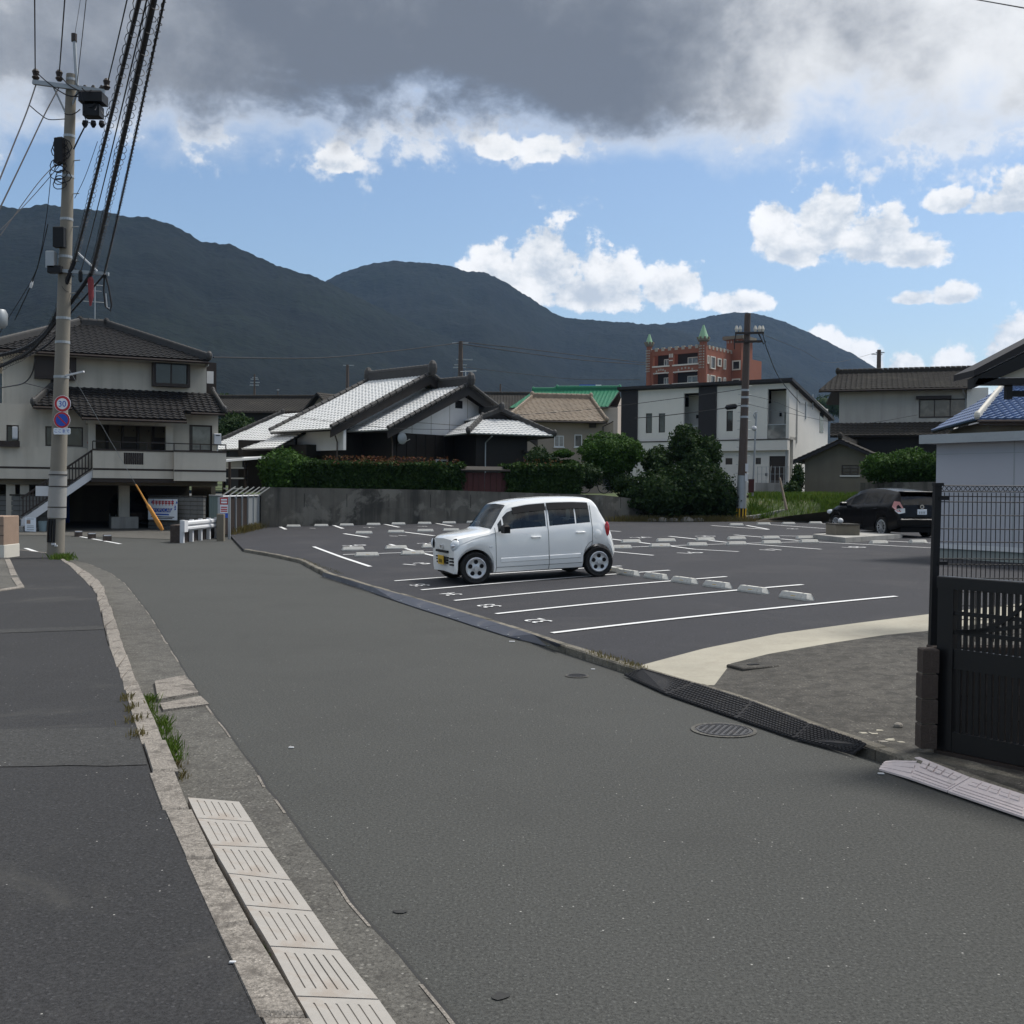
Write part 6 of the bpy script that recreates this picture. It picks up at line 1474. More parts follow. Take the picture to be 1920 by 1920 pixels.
    for px, py in ((69, 156), (196, 171)): pass
    w0 = on(703); MB().bar(w0 + V((.15, -.1, 0)), w0 + V((.62, -.2, .09)), .05, .04).build('bracket', M['palewhite'], o)
    return o, D, b, on
PO, PD, PB, PON = main_pole()
def sign_disc(name, label, px, py, r, rings, cat='road sign'):
    c = P(px, py, PD - .30); o = thing(name, label, cat, c)
    for i, (rr, mt, y) in enumerate(rings): m = MB(); m.lathe([(0, y), (rr, y), (rr, y + .006)], 36, 'Y'); m.build(('rim', 'band', 'face', 'centre')[i], M[mt], o)
    MB().lathe([(0, .01), (r, .01)], 24, 'Y').build('back', M['metal'], o); MB().box(-.03, .03, .01, .10, -r * .5, r * .5).build('bracket', M['metal'], o); return o
r30 = 15.5 * (PD - .3) / FPX
s3 = sign_disc('speed_limit_sign', 'round 30 speed limit sign with red ring on the utility pole', 117, 757, r30, [(r30, 'signwhite', .0), (r30 * .95, 'signred', -.004), (r30 * .66, 'signwhite', -.008)])
me = text_mesh('30', r30 * .98, .002); o = link('numeral', me, M['signblue'], s3, (0, -.013, -.01), (R(90), 0, 0)); o.scale = (1.0, 1.05, 1)
np_ = sign_disc('no_parking_sign', 'round blue no parking sign with red ring and diagonal below the 30 sign', 116, 787.5, r30, [(r30, 'signwhite', .0), (r30 * .96, 'signred', -.004), (r30 * .74, 'signblue', -.008)])
m = MB(); m.bar((-r30 * .5, -.011, r30 * .5), (r30 * .5, -.011, -r30 * .5), .004, r30 * .16, (1, 0, 1)); m.build('diagonal', M['signred'], np_)
c = P(116, 808.5, PD - .3); pl = thing('sign_plate', 'small white plate with Japanese lettering under the no parking sign', 'sign', c); w, h = 15.8 * (PD - .3) / FPX, 6 * (PD - .3) / FPX
m = MB(); m.slab([(-w + .02, 0, -h), (w - .02, 0, -h), (w, 0, -h + .02), (w, 0, h - .02), (w - .02, 0, h), (-w + .02, 0, h), (-w, 0, h - .02), (-w, 0, -h + .02)], (0, .008, 0)); m.build('plate', M['signwhite'], pl)
link('lettering', text_mesh('ここまで', w * .47, .001), M['signblue'], pl, (0, -.004, 0), (R(90), 0, 0)); MB().box(-.03, .03, .008, .12, -h, h).build('bracket', M['metal'], pl)

def cable(label, pts, r, group, name='overhead_cable', mat='cable', n=6):
    o = MB().tube(pts, r, n).build(name, M[mat]); return tag(o, label, 'cable', group)
def helix(pts, r, pitch, wr=.006, seg=10):
    """hanger wire coiled round a cable path"""
    pts = resample([Vector(p) for p in pts], .5); out = []; acc = 0; ph = 0
    fine = resample(pts, pitch / seg)
    for i, p in enumerate(fine):
        d = (fine[min(i + 1, len(fine) - 1)] - fine[max(i - 1, 0)]).normalized(); x = d.cross(V((0, 0, 1))).normalized(); y = x.cross(d); a = i * 2 * math.pi / seg
        k = 1 + .35 * mnoise.noise((i * .03, 1, 7)); out.append(p + x * math.cos(a) * r * k + y * (math.sin(a) * r * k - r * .4))
    return out
def thru(px_pts): return [P(x, y, d) for x, y, d in px_pts]
gc = 'cables running overhead from the utility pole towards the viewer'
def toward(px0, py0, px1, py1, d0=None, rise=.0):
    """straight span from the pole passing the given pixel of the frame's top edge, carried on over the viewer"""
    a = P(px0, py0, d0 or PD - .2); dr = ray(px1, py1); t0 = a.z + rise - CAM_Z; q = Vector((0, 0, CAM_Z)) + dr * (t0 / dr.z); return a, a + (q - a) * 1.9
cabs = [(66, 134, 65, 0, .014, 'thin black cable leaving the left insulator of the top crossarm, straight up'), (111, 138, 121, 0, .014, 'thin black cable leaving the second insulator of the top crossarm'),
        (144, 160, 161, 0, .008, 'very thin wire rising just right of the pole top'), (203, 150, 237, 0, .014, 'black cable leaving the right insulator of the top crossarm'), (139, 72, 150, 0, .005, 'hair thin wire from the tip of the pole mast')]
for px0, py0, px1, py1, r, lab in cabs: a, b = toward(px0, py0, px1, py1); cable(lab, catenary(a, b, .05), r, gc)
def via(p_from, px_list):
    return thru(px_list)
def rising(pix, z0=None):
    """cable through pixels; depth follows from climbing gently from its anchor"""
    a = P(*pix[0], PD - .3); out = [a]
    for i, (x, y) in enumerate(pix[1:]):
        d = ray(x, y); z = a.z + .35 * (i + 1); t = (z - CAM_Z) / d.z; out.append(Vector((0, 0, CAM_Z)) + d * t)
    e = out[-1] + (out[-1] - out[-2]).normalized() * 9; return resample(out + [e], 1.2)
def bundle(label, a_px, thru_px, r, coil, anchor_d, sag=.25, end=1.8, rise=.2, tail=None):
    a = P(*a_px, anchor_d); dr = ray(*thru_px); q = Vector((0, 0, CAM_Z)) + dr * ((a.z + rise - CAM_Z) / dr.z); b = a + (q - a) * end
    pts = catenary(a, b, sag, 40); o = cable(label, pts, r, 'spiral wrapped telephone cables')
    if coil: MB().tube(helix(pts[:34], r + coil, (.34 if coil > .03 else .2)), .0048, 4, False).build('hanger_wire', M['cable'], o)
    if tail: MB().tube(tail(a), r * .8, 6).build('loose_end', M['cable'], o)
    return o
bundle('thick cable bundle with spiral hangers, leftmost of the three, passing the switch box', (140, 488), (258, 0), .027, .034, PD - .25, .08, 1.5)
bundle('thickest black cable bundle with spiral hangers, right of the switch box', (172, 512), (284, 0), .036, .034, PD - .25, .12, 1.5)
bundle('slender twisted cable, rightmost at the top of the frame', (196, 512), (303, 0), .014, .010, PD - .25, .15, 1.5)
bundle('slender cable between the two thick bundles ending at the lower crossarm', (152, 508), (268, 0), .009, 0, PD - .25, .2, 1.5)
# slack loops under the lower arm
lp = thing('cable_slack_loop', 'black slack loop of cable hanging under the lower crossarm', 'cable loop', P(196, 515, PD - .2)); k = (PD - .2) / FPX
MB().tube([(0, 0, 0), (-.02, 0, -.35), (.02, 0, -.75), (.14, 0, -.86), (.17, 0, -.7), (.10, 0, -.3), (.02, 0, 0)], .022, 8).build('loop', M['cable'], lp); MB().tube([(.04, -.02, -.45), (.07, -.02, -.78), (.13, -.02, -.80)], .012, 6).build('white_tape', M['palewhite'], lp)
rc = thing('red_cable_cover', 'long red cover hanging from the lower crossarm', 'cable cover', P(170, 517, PD - .2)); MB().tube([(0, 0, 0), (0, 0, -.1), (.01, 0, -.5), (-.01, 0, -.72)], [.03, .07, .06, .02], 10).build('cover', M['redcloth'], rc)
bt = thing('cable_end_cap', 'small black bottle shaped cap hanging under the lower crossarm', 'cable cap', P(151, 506, PD - .2)); MB().tube([(0, 0, 0), (0, 0, -.05), (0, 0, -.25), (0, 0, -.30)], [.015, .05, .05, .02], 8).build('cap', M['black'], bt)
# main run continuing down-left past the pole to the next house
def span(label, pxs, r, group, coil=0): 
    pts = [P(*p) for p in pxs]; 
    cr = []
    for i in range(len(pts) - 1):
        p0, p1, p2, p3 = pts[max(i - 1, 0)], pts[i], pts[i + 1], pts[min(i + 2, len(pts) - 1)]
        for k in range(8):
            t = k / 8; cr.append(.5 * ((2 * p1) + (p2 - p0) * t + (2 * p0 - 5 * p1 + 4 * p2 - p3) * t * t + (3 * p1 - p0 - 3 * p2 + p3) * t ** 3))
    cr.append(pts[-1]); o = cable(label, cr, r, group)
    if coil: MB().tube(helix(cr, r + coil, .22), .006, 4, False).build('hanger_wire', M['cable'], o)
    return o
gd = 'cables running down left from the utility pole'
D = PD
span('thick sagging cable bundle from the pole to the far left across the house roof', [(140, 488, D - .25), (120, 545, D), (106, 590, D + .5), (82, 628, D + 1.5), (40, 655, D + 3), (-30, 672, D + 5)], .055, gd, .05)
span('lower sagging cable bundle crossing the left upper window', [(172, 512, D - .25), (146, 550, D), (104, 605, D + .6), (60, 655, D + 2), (20, 678, D + 3.5), (-30, 700, D + 5)], .045, gd, .04)
span('cable dropping from the right end of the lower arm behind the pole', [(196, 514, D - .25), (165, 550, D + .1), (130, 590, D + .6), (96, 640, D + 1.5), (50, 668, D + 3), (-20, 690, D + 5)], .022, gd)
span('service drop to the left house bay window', [(66, 672, D + 2), (60, 700, D + 4), (45, 718, D + 6), (20, 724, D + 9), (0, 727, D + 10)], .020, gd)
span('service drop to the right along the left house roof edge', [(45, 718, D + 6), (70, 724, D + 9), (110, 735, D + 14)], .014, gd)
span('jointed cable from the left top insulator to the upper left edge', [(67, 160, D - .2), (50, 210, D - 1.5), (26, 270, D - 3.5), (0, 335, D - 5.5), (-40, 430, D - 8)], .016, gd)
span('jointed cable from the second top insulator to the left edge', [(110, 165, D - .2), (82, 218, D - 1.5), (48, 290, D - 3.5), (0, 390, D - 6), (-40, 470, D - 8)], .016, gd)
for q in ((60, 172, D - .6), (50, 209, D - 1.5), (27, 268, D - 3.4), (8, 316, D - 5), (101, 180, D - .5), (86, 212, D - 1.3), (72, 248, D - 2.1), (38, 316, D - 4.2)):
    pass
span('thin wire from the coil down to the left edge, upper', [(112, 300, D - .2), (70, 345, D - 2), (0, 442, D - 5)], .010, gd)
span('thin wire from the coil down to the left edge, lower', [(112, 310, D - .2), (60, 370, D - 1), (0, 432, D - 3)], .008, gd)
span('fine drop wire from the coil to the lower left with a white splice', [(96, 325, D - .2), (88, 400, D), (75, 480, D + .5), (62, 520, D + 1), (20, 590, D + 2), (-10, 640, D + 3)], .009, gd)
span('thin slack jumper under the top crossarm', [(56, 198, D - 1), (75, 214, D - .6), (92, 224, D - .3), (122, 223, D - .15)], .012, gd)
span('thin slack jumper over the top crossarm', [(67, 134, D - .2), (90, 155, D - .2), (125, 178, D - .25), (155, 181, D - .25)], .014, gd)
span('second jumper over the top crossarm', [(112, 140, D - .2), (130, 160, D - .25), (160, 174, D - .25), (190, 178, D - .25)], .014, gd)
span('lead from the switch box down to the pole', [(165, 226, D - .2), (150, 255, D - .2), (138, 280, D - .15)], .018, gd)
span('thin stay wire right of the pole, upper', [(183, 265, D - .2), (160, 330, D - .1), (140, 372, D - .1)], .007, gd)
span('insulated drop left of the pole with pale joint', [(90, 420, D), (76, 480, D + .3), (60, 530, D + .8), (28, 600, D + 2)], .012, gd)
wj = thing('cable_joint', 'white cable joint hanging on the fine wire left of the pole', 'cable joint', P(59, 533, D + .8)); MB().tube([(.03, 0, .08), (0, 0, 0), (-.02, 0, -.09)], [.02, .04, .03], 8).build('sleeve', M['palewhite'], wj)
# meter lamp on the far left edge
ml = thing('street_lamp', 'grey cylindrical lamp housing at the extreme left edge', 'lamp', P(0, 597, D - 1)); MB().tube([(0, 0, -.22), (0, 0, -.15), (0, 0, .1), (0, 0, .2)], [.10, .16, .17, .12], 14).build('housing', M['metal'], ml, smooth=True, angle=40); MB().bar((0, 0, .2), (-.9, 0, .5), .05).build('arm', M['black'], ml)
# guy wire with its orange guard
gy = thing('guy_wire', 'guy wire with an orange tapered guard beside the banner', 'guy wire', G(305, 995, .05)); e = P(120, 676, 39) - gy.location
MB().tube([(0, 0, 0), e], .008, 6).build('wire', M['metal'], gy); u = e.normalized(); MB().tube([u * .05, u * .3, u * 1.3, u * 1.38, u * 2.4], [.07, .10, .075, .04, .03], 10).build('guard', M['orange'], gy, smooth=True, angle=40)
# brown utility pole behind the car park
def pole2():
    b = P(1389, 970, 50.6); b.z = lot_z(b.x, b.y); D = b.y; top = P(1402, 588, D); o = thing('utility_pole', 'brown utility pole with yellow black base in front of the white apartments', 'utility pole', b); ax = top - b
    f = lambda py: ax * ((968 - py) / (968 - 588)); rad = lambda py: .235 - .09 * (968 - py) / 380
    MB().tube([f(885), f(740), f(588)], [rad(885), rad(740), rad(588)], 16).build('shaft', M['woodpole'], o, smooth=True, angle=40)
    MB().tube([f(944), f(884)], [rad(944) + .012, rad(884) + .012], 16).build('grey_sleeve', M['metal'], o, smooth=True, angle=40); MB().tube([f(968), f(944)], [rad(960), rad(944)], 16).build('base', M['black'], o)
    for k in range(9):
        a = 2 * math.pi * k / 9; p, q = f(965), f(944.5); d = V((math.cos(a), math.sin(a), 0)) * (rad(955) + .006); MB().bar(p + d, q + d, .06, .02, d).build('yellow_stripe', M['yellow'], o)
    at = lambda px, py: P(px, py, D - .2) - b
    for l, r_, y in ((1378, 1432, 624), (1376, 1428, 640)): MB().bar(at(l, y + 1), at(r_, y), .10, .10).build('crossarm', M['brown'], o)
    for px in (1381, 1388, 1416, 1424, 1430): c = at(px, 622); MB().tube([c, c + V((0, 0, .12)), c + V((0, 0, .28))], [.05, .09, .04], 8).build('insulator', M['ivory'], o)
    MB().tube([at(1421, 623), at(1428, 637), at(1432, 645), at(1436, 640)], .03, 6).build('jumper', M['cable'], o); MB().tube([at(1380, 626), at(1377, 640), at(1377, 655)], .025, 6).build('jumper', M['cable'], o)
    for k in range(12): c = f(720 + k * 16); MB().tube([c - V((.32, 0, 0)), c + V((.32, 0, 0))], .014, 6).build('step_bolt', M['metal'], o)
    for y in (728, 741, 757, 777): c = f(y); MB().tube([c - V((0, 0, .05)), c + V((0, 0, .05))], rad(y) + .015, 14).build('steel_band', M['metal'], o)
    for y in (867, 885): c = f(y) + V((.15, -.22, 0)); MB().box(c.x - .07, c.x + .07, c.y - .02, c.y, c.z - .25, c.z + .12).build('number_plate', M['palewhite'], o)
    c = at(1340, 763 + 0); return o, D
P2, D2 = pole2()
gh = 'thin wires strung from the brown utility pole'
D = D2
tb = thing('splice_case', 'black splice case on the wire left of the brown utility pole', 'splice case', P(1371, 764, D - .3)); MB().tube([(-.28, 0, -.03), (-.2, 0, 0), (.2, 0, .06), (.28, 0, .09)], [.05, .13, .13, .05], 10).build('case', M['black'], tb)
for lab, pts, r in [('wire from the pole to the left along the dark siding, upper', [(1400, 728, D - .2), (1340, 737, D + 2), (1245, 750, D + 6), (1100, 768, D + 6), (960, 779, D + 2)], .014),
    ('wire from the pole to the left along the white wall, lower', [(1400, 758, D - .2), (1340, 768, D + 1), (1240, 780, D + 4), (1190, 784, D + 6)], .020), ('wire from the pole to the apartment meter mast', [(1400, 740, D - .2), (1450, 752, D + 5), (1508, 776, D + 12)], .012),
    ('wire from the pole to the old house window', [(1400, 757, D - .2), (1480, 775, D + 3), (1600, 795, D + 6), (1720, 778, D + 7)], .010), ('looping service wire from the crossarm to the white apartments', [(1430, 626, D - .2), (1440, 660, D + 4), (1462, 710, D + 10), (1500, 755, D + 13)], .022),
    ('wire from the crossarm sloping right to the far pole', [(1430, 627, D - .2), (1500, 655, D + 15), (1560, 680, D + 30), (1640, 662, D + 50)], .012),
    ('long twin wire from the left house to the castle block', [(400, 670, 60), (600, 671, 80), (740, 658, 95), (860, 643, 108)], .045), ('long wire from the middle far pole to the castle block', [(866, 645, 108), (1000, 664, 120), (1100, 676, 132), (1215, 684, 150)], .05), ('second long wire from the middle far pole', [(866, 641, 108), (1000, 656, 120), (1100, 668, 132), (1215, 681, 150)], .05),
    ('pale thin wire sagging over the hillside', [(866, 688, 108), (980, 701, 118), (1080, 711, 125), (1200, 712, 130)], .03), ('thin wire crossing the silver roof', [(520, 779, 50), (620, 790, 49), (740, 803, 49), (900, 806, 50)], .010)]:
    span(lab, pts, r, gh)
tw = thing('steel_mast', 'thin steel mast with a round lamp beside the brown utility pole', 'mast', P(1414, 930, D + 1)); q = lambda x, y: P(x, y, D + 1) - tw.location
MB().tube([q(1411, 930), q(1418, 775)], .045, 8).build('tube', M['metal'], tw); MB().ball(q(1414, 803), .13, .13, .13, 10, 8).build('lamp', M['palewhite'], tw, smooth=True); MB().tube([q(1415.5, 785), q(1413, 778), q(1416, 773), q(1420, 772)], .03, 6).build('weatherhead', M['metal'], tw)
a = q(1408, 910); MB().box(a.x - .13, a.x + .13, a.y - .12, a.y, a.z - .35, a.z + .3).build('meter_box', M['redpanel'], tw)
def far_pole(label, px, y0, y1, d, r, arms):
    b = P(px, y0, d); o = thing('utility_pole', label, 'utility pole', b); h = P(px, y1, d).z - b.z; MB().tube([(0, 0, 0), (0, 0, h)], [r, r * .7], 8).build('shaft', M['woodpole'], o)
    for l, rr, y in arms: z = P(px, y, d).z - b.z; k = d / FPX; MB().bar((-l * k, 0, z), (rr * k, 0, z), .10, .10).build('crossarm', M['metal'], o)
    return o
far_pole('far utility pole with several arms behind the traditional house', 863, 760, 640, 108, .30, [(16, 14, 643), (8, 22, 674), (14, 10, 689), (12, 12, 684)])
far_pole('far dark utility pole behind the old brown roofed house', 1646, 800, 656, 110, .30, [(6, 10, 661), (14, 6, 664)])
far_pole('far utility pole left of the silver roof ridge', 651, 790, 684, 150, .30, [(8, 12, 685)])
far_pole('thin far pole beside the middle house roofs', 938, 760, 720, 120, .12, [(2, 4, 736)])
far_pole('far television mast beyond the brown roof at left', 477, 790, 702, 120, .14, [(7, 7, 711), (8, 9, 717), (9, 8, 722), (4, 5, 708)])
far_pole('thin aerial pole on the hidden roof near the low house', 521, 770, 728, 100, .06, [(2, 2, 731)])
aa = thing('roof_aerial', 'thin aerial with cross bars beside the far utility pole', 'aerial', P(873, 730, 62)); k = 62 / FPX
MB().tube([(0, 0, 0), (0, 0, 35 * k)], .03, 6).build('mast', M['metal'], aa)
for z, l in ((33, 20), (15, 18), (11, 10)): MB().tube([(-l * k * .5, 0, z * k), (l * k, 0, z * k + .05)], .02, 6).build('element', M['metal'], aa)
a, b = P(1790, -8, 14), P(1960, 22, 10); cable('black wire cutting the top right corner', catenary(a + (a - b) * 1.5, b + (b - a) * 1.5, .0), .007, 'wires')
# ------------------------------------------------------------------ cars: one sectioned shell, its doors, panes and wheels as parts
def interp(tab, x):
    xs = [t[0] for t in tab]; return float(np.interp(x, xs, [t[1] for t in tab]))
def smooth_tab(tab, n=200):
    """monotone-ish smoothing of a polyline profile"""
    xs = np.linspace(tab[0][0], tab[-1][0], n); ys = np.interp(xs, [t[0] for t in tab], [t[1] for t in tab]); k = np.hanning(9); k /= k.sum()
    return list(zip(xs, np.convolve(np.pad(ys, 4, 'edge'), k, 'valid')))
def wheel(parent, x, y, r, w, rim_r, side, style, axle_z):
    o = thing('wheel', None, None); del_keys = None
    m = MB(); m.lathe([(rim_r * .98, -w * .36), (r * .93, -w * .5), (r * .985, -w * .44), (r, -w * .25), (r, w * .25), (r * .985, w * .44), (r * .93, w * .5), (rim_r * .98, w * .36)], 36, 'Y'); t = m.build('wheel', M['tyre'], parent, (x, y, axle_z), smooth=True, angle=35)
    bpy.data.objects.remove(o)
    s = side; m = MB()
    if style == 'five_hole':
        m.lathe([(0, s * w * .40), (rim_r * .22, s * w * .42), (rim_r * .30, s * w * .36), (rim_r * .75, s * w * .34), (rim_r * .92, s * w * .46), (rim_r, s * w * .40), (rim_r, s * w * .2)], 40, 'Y'); m.build('rim', M['rim'], t, smooth=True, angle=40)
        m = MB()
        for k in range(5):
            a = 2 * math.pi * k / 5 + .3; m.lathe([(0, s * (w * .34 + .004)), (rim_r * .165, s * (w * .34 + .004)), (rim_r * .19, s * (w * .34 + .011)), (rim_r * .21, s * w * .34)], 14, 'Y', (math.cos(a) * rim_r * .58, 0, math.sin(a) * rim_r * .58)); mm = m.build('wheel_hole', M['trim'], t); m = MB()
        m.lathe([(0, s * (w * .42 + .006)), (rim_r * .2, s * (w * .42 + .006)), (rim_r * .21, s * w * .41)], 20, 'Y'); m.build('hub_cap', M['rim'], t)
    else:
        m.lathe([(0, s * w * .28), (rim_r * .9, s * w * .25), (rim_r * .94, s * w * .42), (rim_r, s * w * .40), (rim_r, s * w * .2)], 40, 'Y'); m.build('rim', M['trim'], t)
        for k in range(10):
            a = 2 * math.pi * k / 10; c, d = math.cos(a), math.sin(a); q = MB(); q.bar((c * rim_r * .15, s * w * .40, d * rim_r * .15), (c * rim_r * .93, s * w * .42, d * rim_r * .93), .02, .05, (0, s, 0)); q.build('spoke', M['rim'], t)
        q = MB(); q.lathe([(rim_r * .86, s * w * .40), (rim_r * .9, s * w * .44), (rim_r, s * w * .42), (rim_r * 1.0, s * w * .34)], 40, 'Y'); q.lathe([(0, s * w * .44), (rim_r * .2, s * w * .43), (rim_r * .22, s * w * .36)], 20, 'Y'); q.build('wheel_rim', M['rim'], t)
    return t
def car(label, loc, rz, spec, group=None, name='parked_car'):
    o = thing(name, label, 'car', loc, rz, group); L_ = spec['len']; paint = spec['paint']
    top, wid, belt, bot = smooth_tab(spec['top']), smooth_tab(spec['wid']), spec['belt'], spec['bot']
    ax, r, ra = spec['axles'], spec['r'], spec['arch']
    xs = set(np.round(np.linspace(0, L_, 64), 3))
    for a in ax: xs |= set(np.round(a + ra * np.cos(np.linspace(0, math.pi, 21)), 3)) | {round(a - ra - .003, 3), round(a + ra + .003, 3)}
    for lo, hi in list(spec['side_glass']) + list(spec['doors']): xs |= {lo, hi}
    for k in ('windscreen', 'rearglass'): xs |= set(np.round(np.linspace(*spec[k], 5), 3))
    xs = sorted(x for x in xs if spec.get('x0', 0) <= x <= L_)
    xs = [x for i, x in enumerate(xs) if i == 0 or x - xs[i - 1] > .0025]
    gl = spec['roof_w']
    def section(x):
        zt = interp(top, x); w = interp(wid, x); zb = interp(bot, x); bz = min(interp(belt, x), zt - .075); arch = False
        for a in ax:
            d = abs(x - a)
            if d < ra: zb = max(zb, r + math.sqrt(ra * ra - d * d)); arch = True
        cab = max(0, min(1, (zt - bz - .075) / .40)); wr = w - .02 - (w - gl) * cab - .02 * (1 - cab); mid = (max(zb, .35) + bz) / 2
        if arch: mid = max(mid, zb + (bz - zb) * .45)
        wl = interp(spec['belt_w'], x) if 'belt_w' in spec else w * .985
        z6 = zt - (.035 + .05 * cab); h = z6 - bz
        p = [(0, zb + .02 if not arch else zb), (w - .05, zb), (w - .004, zb + min(.09, (bz - zb) * .3)), (w, mid), (w - .004, bz - (bz - mid) * .30), (wl - .012, bz),
             (wl + (wr - wl) * .10 - .012 * cab, bz + h * .10), (wl + (wr - wl) * .45, bz + h * .48), (wl + (wr - wl) * .86, bz + h * .86), (wr, z6), (wr - .05, zt - .018), (wr - .15, zt - .004), (0, zt + .012)]
        return p
    secs = [section(x) for x in xs]; N = len(secs[0])
    groups = {}
    def put(key, q):
        groups.setdefault(key, []).append(q)
    for i in range(len(xs) - 1):
        xm = (xs[i] + xs[i + 1]) / 2
        for s in (1, -1):
            for j in range(N - 1):
                q = [(xs[i], s * secs[i][j][0], secs[i][j][1]), (xs[i + 1], s * secs[i + 1][j][0], secs[i + 1][j][1]), (xs[i + 1], s * secs[i + 1][j + 1][0], secs[i + 1][j + 1][1]), (xs[i], s * secs[i][j + 1][0], secs[i][j + 1][1])]
                key = 'body'; zt = interp(top, xm); bz = interp(belt, xm)
                if 6 <= j <= 7 and zt - bz > spec.get('glass_min', .16):
                    for k, (lo, hi) in enumerate(spec['side_glass']):
                        if lo <= xm <= hi: key = ('side', k, s)
                if j >= 9 and spec['windscreen'][0] <= xm <= spec['windscreen'][1] and j >= 10: key = ('windscreen',)
                if j >= 10 and spec['rearglass'][0] <= xm <= spec['rearglass'][1]: key = ('rearglass',)
                if key == 'body' and 1 <= j <= 8:
                    for k, (lo, hi) in enumerate(spec['doors']):
                        if lo <= xm <= hi and not (j >= 6 and zt - bz < .3): key = ('door', k, s)
                put(key, q)
    def to_mb(quads):
        m = MB(); seen = {}
        for q in quads:
            idx = []
            for v in q:
                kx = tuple(round(c, 4) for c in v)
                if kx not in seen: seen[kx] = len(m.v); m.v.append(v)
                idx.append(seen[kx])
            idx = [a for i, a in enumerate(idx) if a != idx[i - 1]]
            if len(idx) > 2: m.f.append(tuple(idx)); m.mi.append(0)
        return m
    bm_ = to_mb(groups['body'])
    for i, e in ((0, 0), (-1, 1)):  # nose and tail caps
        sec = secs[i]; x = xs[i]; ring = [(x, y, z) for y, z in sec] + [(x, -y, z) for y, z in sec[::-1]]
        ring = [p for k, p in enumerate(ring) if p != ring[k - 1]]; bm_.add(ring, [tuple(range(len(ring)))])
    body = bm_.build('body', paint, o, smooth=True, angle=32)
    doors = {}
    for key, qs in groups.items():
        if key != 'body' and key[0] == 'door': doors[key[1:]] = to_mb(qs).build('door', paint, o, smooth=True, angle=32)
    for key, qs in groups.items():
        if key == 'body' or key[0] == 'door': continue
        if key[0] == 'side':
            lo, hi = spec['side_glass'][key[1]]; par = o
            for k, (a, b) in enumerate(spec['doors']):
                if a <= (lo + hi) / 2 <= b: par = doors.get((k, key[2]), o)
            to_mb(qs).build('window', spec['glass'], par, smooth=True)
        else: to_mb(qs).build({'windscreen': 'windscreen', 'rearglass': 'rear_window'}[key[0]], spec['glass'], o, smooth=True)
    # door seams, recessed-looking dark lines along the door edges
    def ysec(x, j): s = section(x); return s[j]
    for s in (1, -1):
        for k, (lo, hi) in enumerate(spec['doors']):
            m = MB()
            for x in ((lo, hi) if k == len(spec['doors']) - 1 else (lo,)):
                pts = [(x, s * (section(x)[j][0] + .0015), section(x)[j][1]) for j in range(1, 9) if True]; m.tube(pts, .0045, 4)
            xs_ = np.linspace(lo, hi, 14); m.tube([(x, s * (section(x)[2][0] + .0015), section(x)[2][1] + .0) for x in xs_], .004, 4); m.build('door_seam', M['trim'], doors.get((k, s), o))
    # inside: floor pan, seats, wheel and a dark underbody
    u = MB(); w0 = spec['wid'][len(spec['wid']) // 2][1] - .14
    u.box(.25, L_ - .2, -w0 + .12, w0 - .12, .17, .40); u.box(ax[0] + ra + .02, ax[1] - ra - .02, -w0 - .04, w0 + .04, .18, .38); u.box(ax[0] - .2, ax[0] + .5, -w0 + .1, w0 - .1, .4, spec['cowl'] - .12); u.build('underbody', M['trim'], o)
    for sx in spec['seats']:
        for y in (-.32, .32): q = MB(); q.cbox(sx, sx + .5, y - .23, y + .23, .40, .58, .05); q.cbox(sx + .40, sx + .56, y - .22, y + .22, .55, 1.08, .05); q.cbox(sx + .44, sx + .54, y - .11, y + .11, 1.10, 1.28, .03); q.build('seat', M['seat'], o)
    d = MB(); d.cbox(spec['cowl_x'] + .05, spec['cowl_x'] + .38, -w0 + .1, w0 - .1, .45, spec['cowl'] - .02, .04); d.build('dashboard', M['trim'], o)
    for a in ax:
        for s in (1, -1): wheel(o, a, s * (spec['track'] / 2), r, spec['tw'], spec['rim'], s, spec['style'], r)
    return o, section, doors
KEI = dict(len=3.39, paint=M['carwhite'], glass=None, x0=.13, top=[(.13, .74), (.15, .80), (.19, .835), (.29, .866), (.45, .892), (.72, .93), (.85, .955), (.97, 1.11), (1.11, 1.31), (1.19, 1.405), (1.30, 1.445), (1.6, 1.49), (2.1, 1.515), (2.5, 1.512), (2.82, 1.495), (2.93, 1.46), (3.02, 1.36), (3.12, 1.16), (3.20, 1.01), (3.30, .86), (3.36, .70), (3.39, .6)],
           wid=[(.13, .575), (.15, .64), (.19, .678), (.29, .712), (.42, .728), (.8, .737), (1.7, .7375), (2.6, .735), (2.95, .72), (3.15, .695), (3.28, .665), (3.36, .60), (3.39, .54)],
           belt=[(0, .60), (.5, .80), (.8, .885), (1.2, .915), (2.0, .94), (2.8, .985), (3.0, 1.0), (3.15, .92), (3.39, .55)], bot=[(0, .25), (.06, .205), (.2, .19), (.9, .19), (2.6, .20), (3.1, .24), (3.3, .30), (3.39, .38)], roof_w=.60, axles=(.55, 3.01 - .02), r=.285, arch=.335,
           side_glass=[(.99, 1.07), (1.10, 1.93), (2.00, 2.52), (2.545, 2.83)], doors=[(.93, 1.965), (1.965, 2.86)], windscreen=(.87, 1.20), rearglass=(2.93, 3.16), cowl=.93, cowl_x=.86, seats=(1.35, 2.2), track=1.30, tw=.155, rim=.195, style='five_hole')
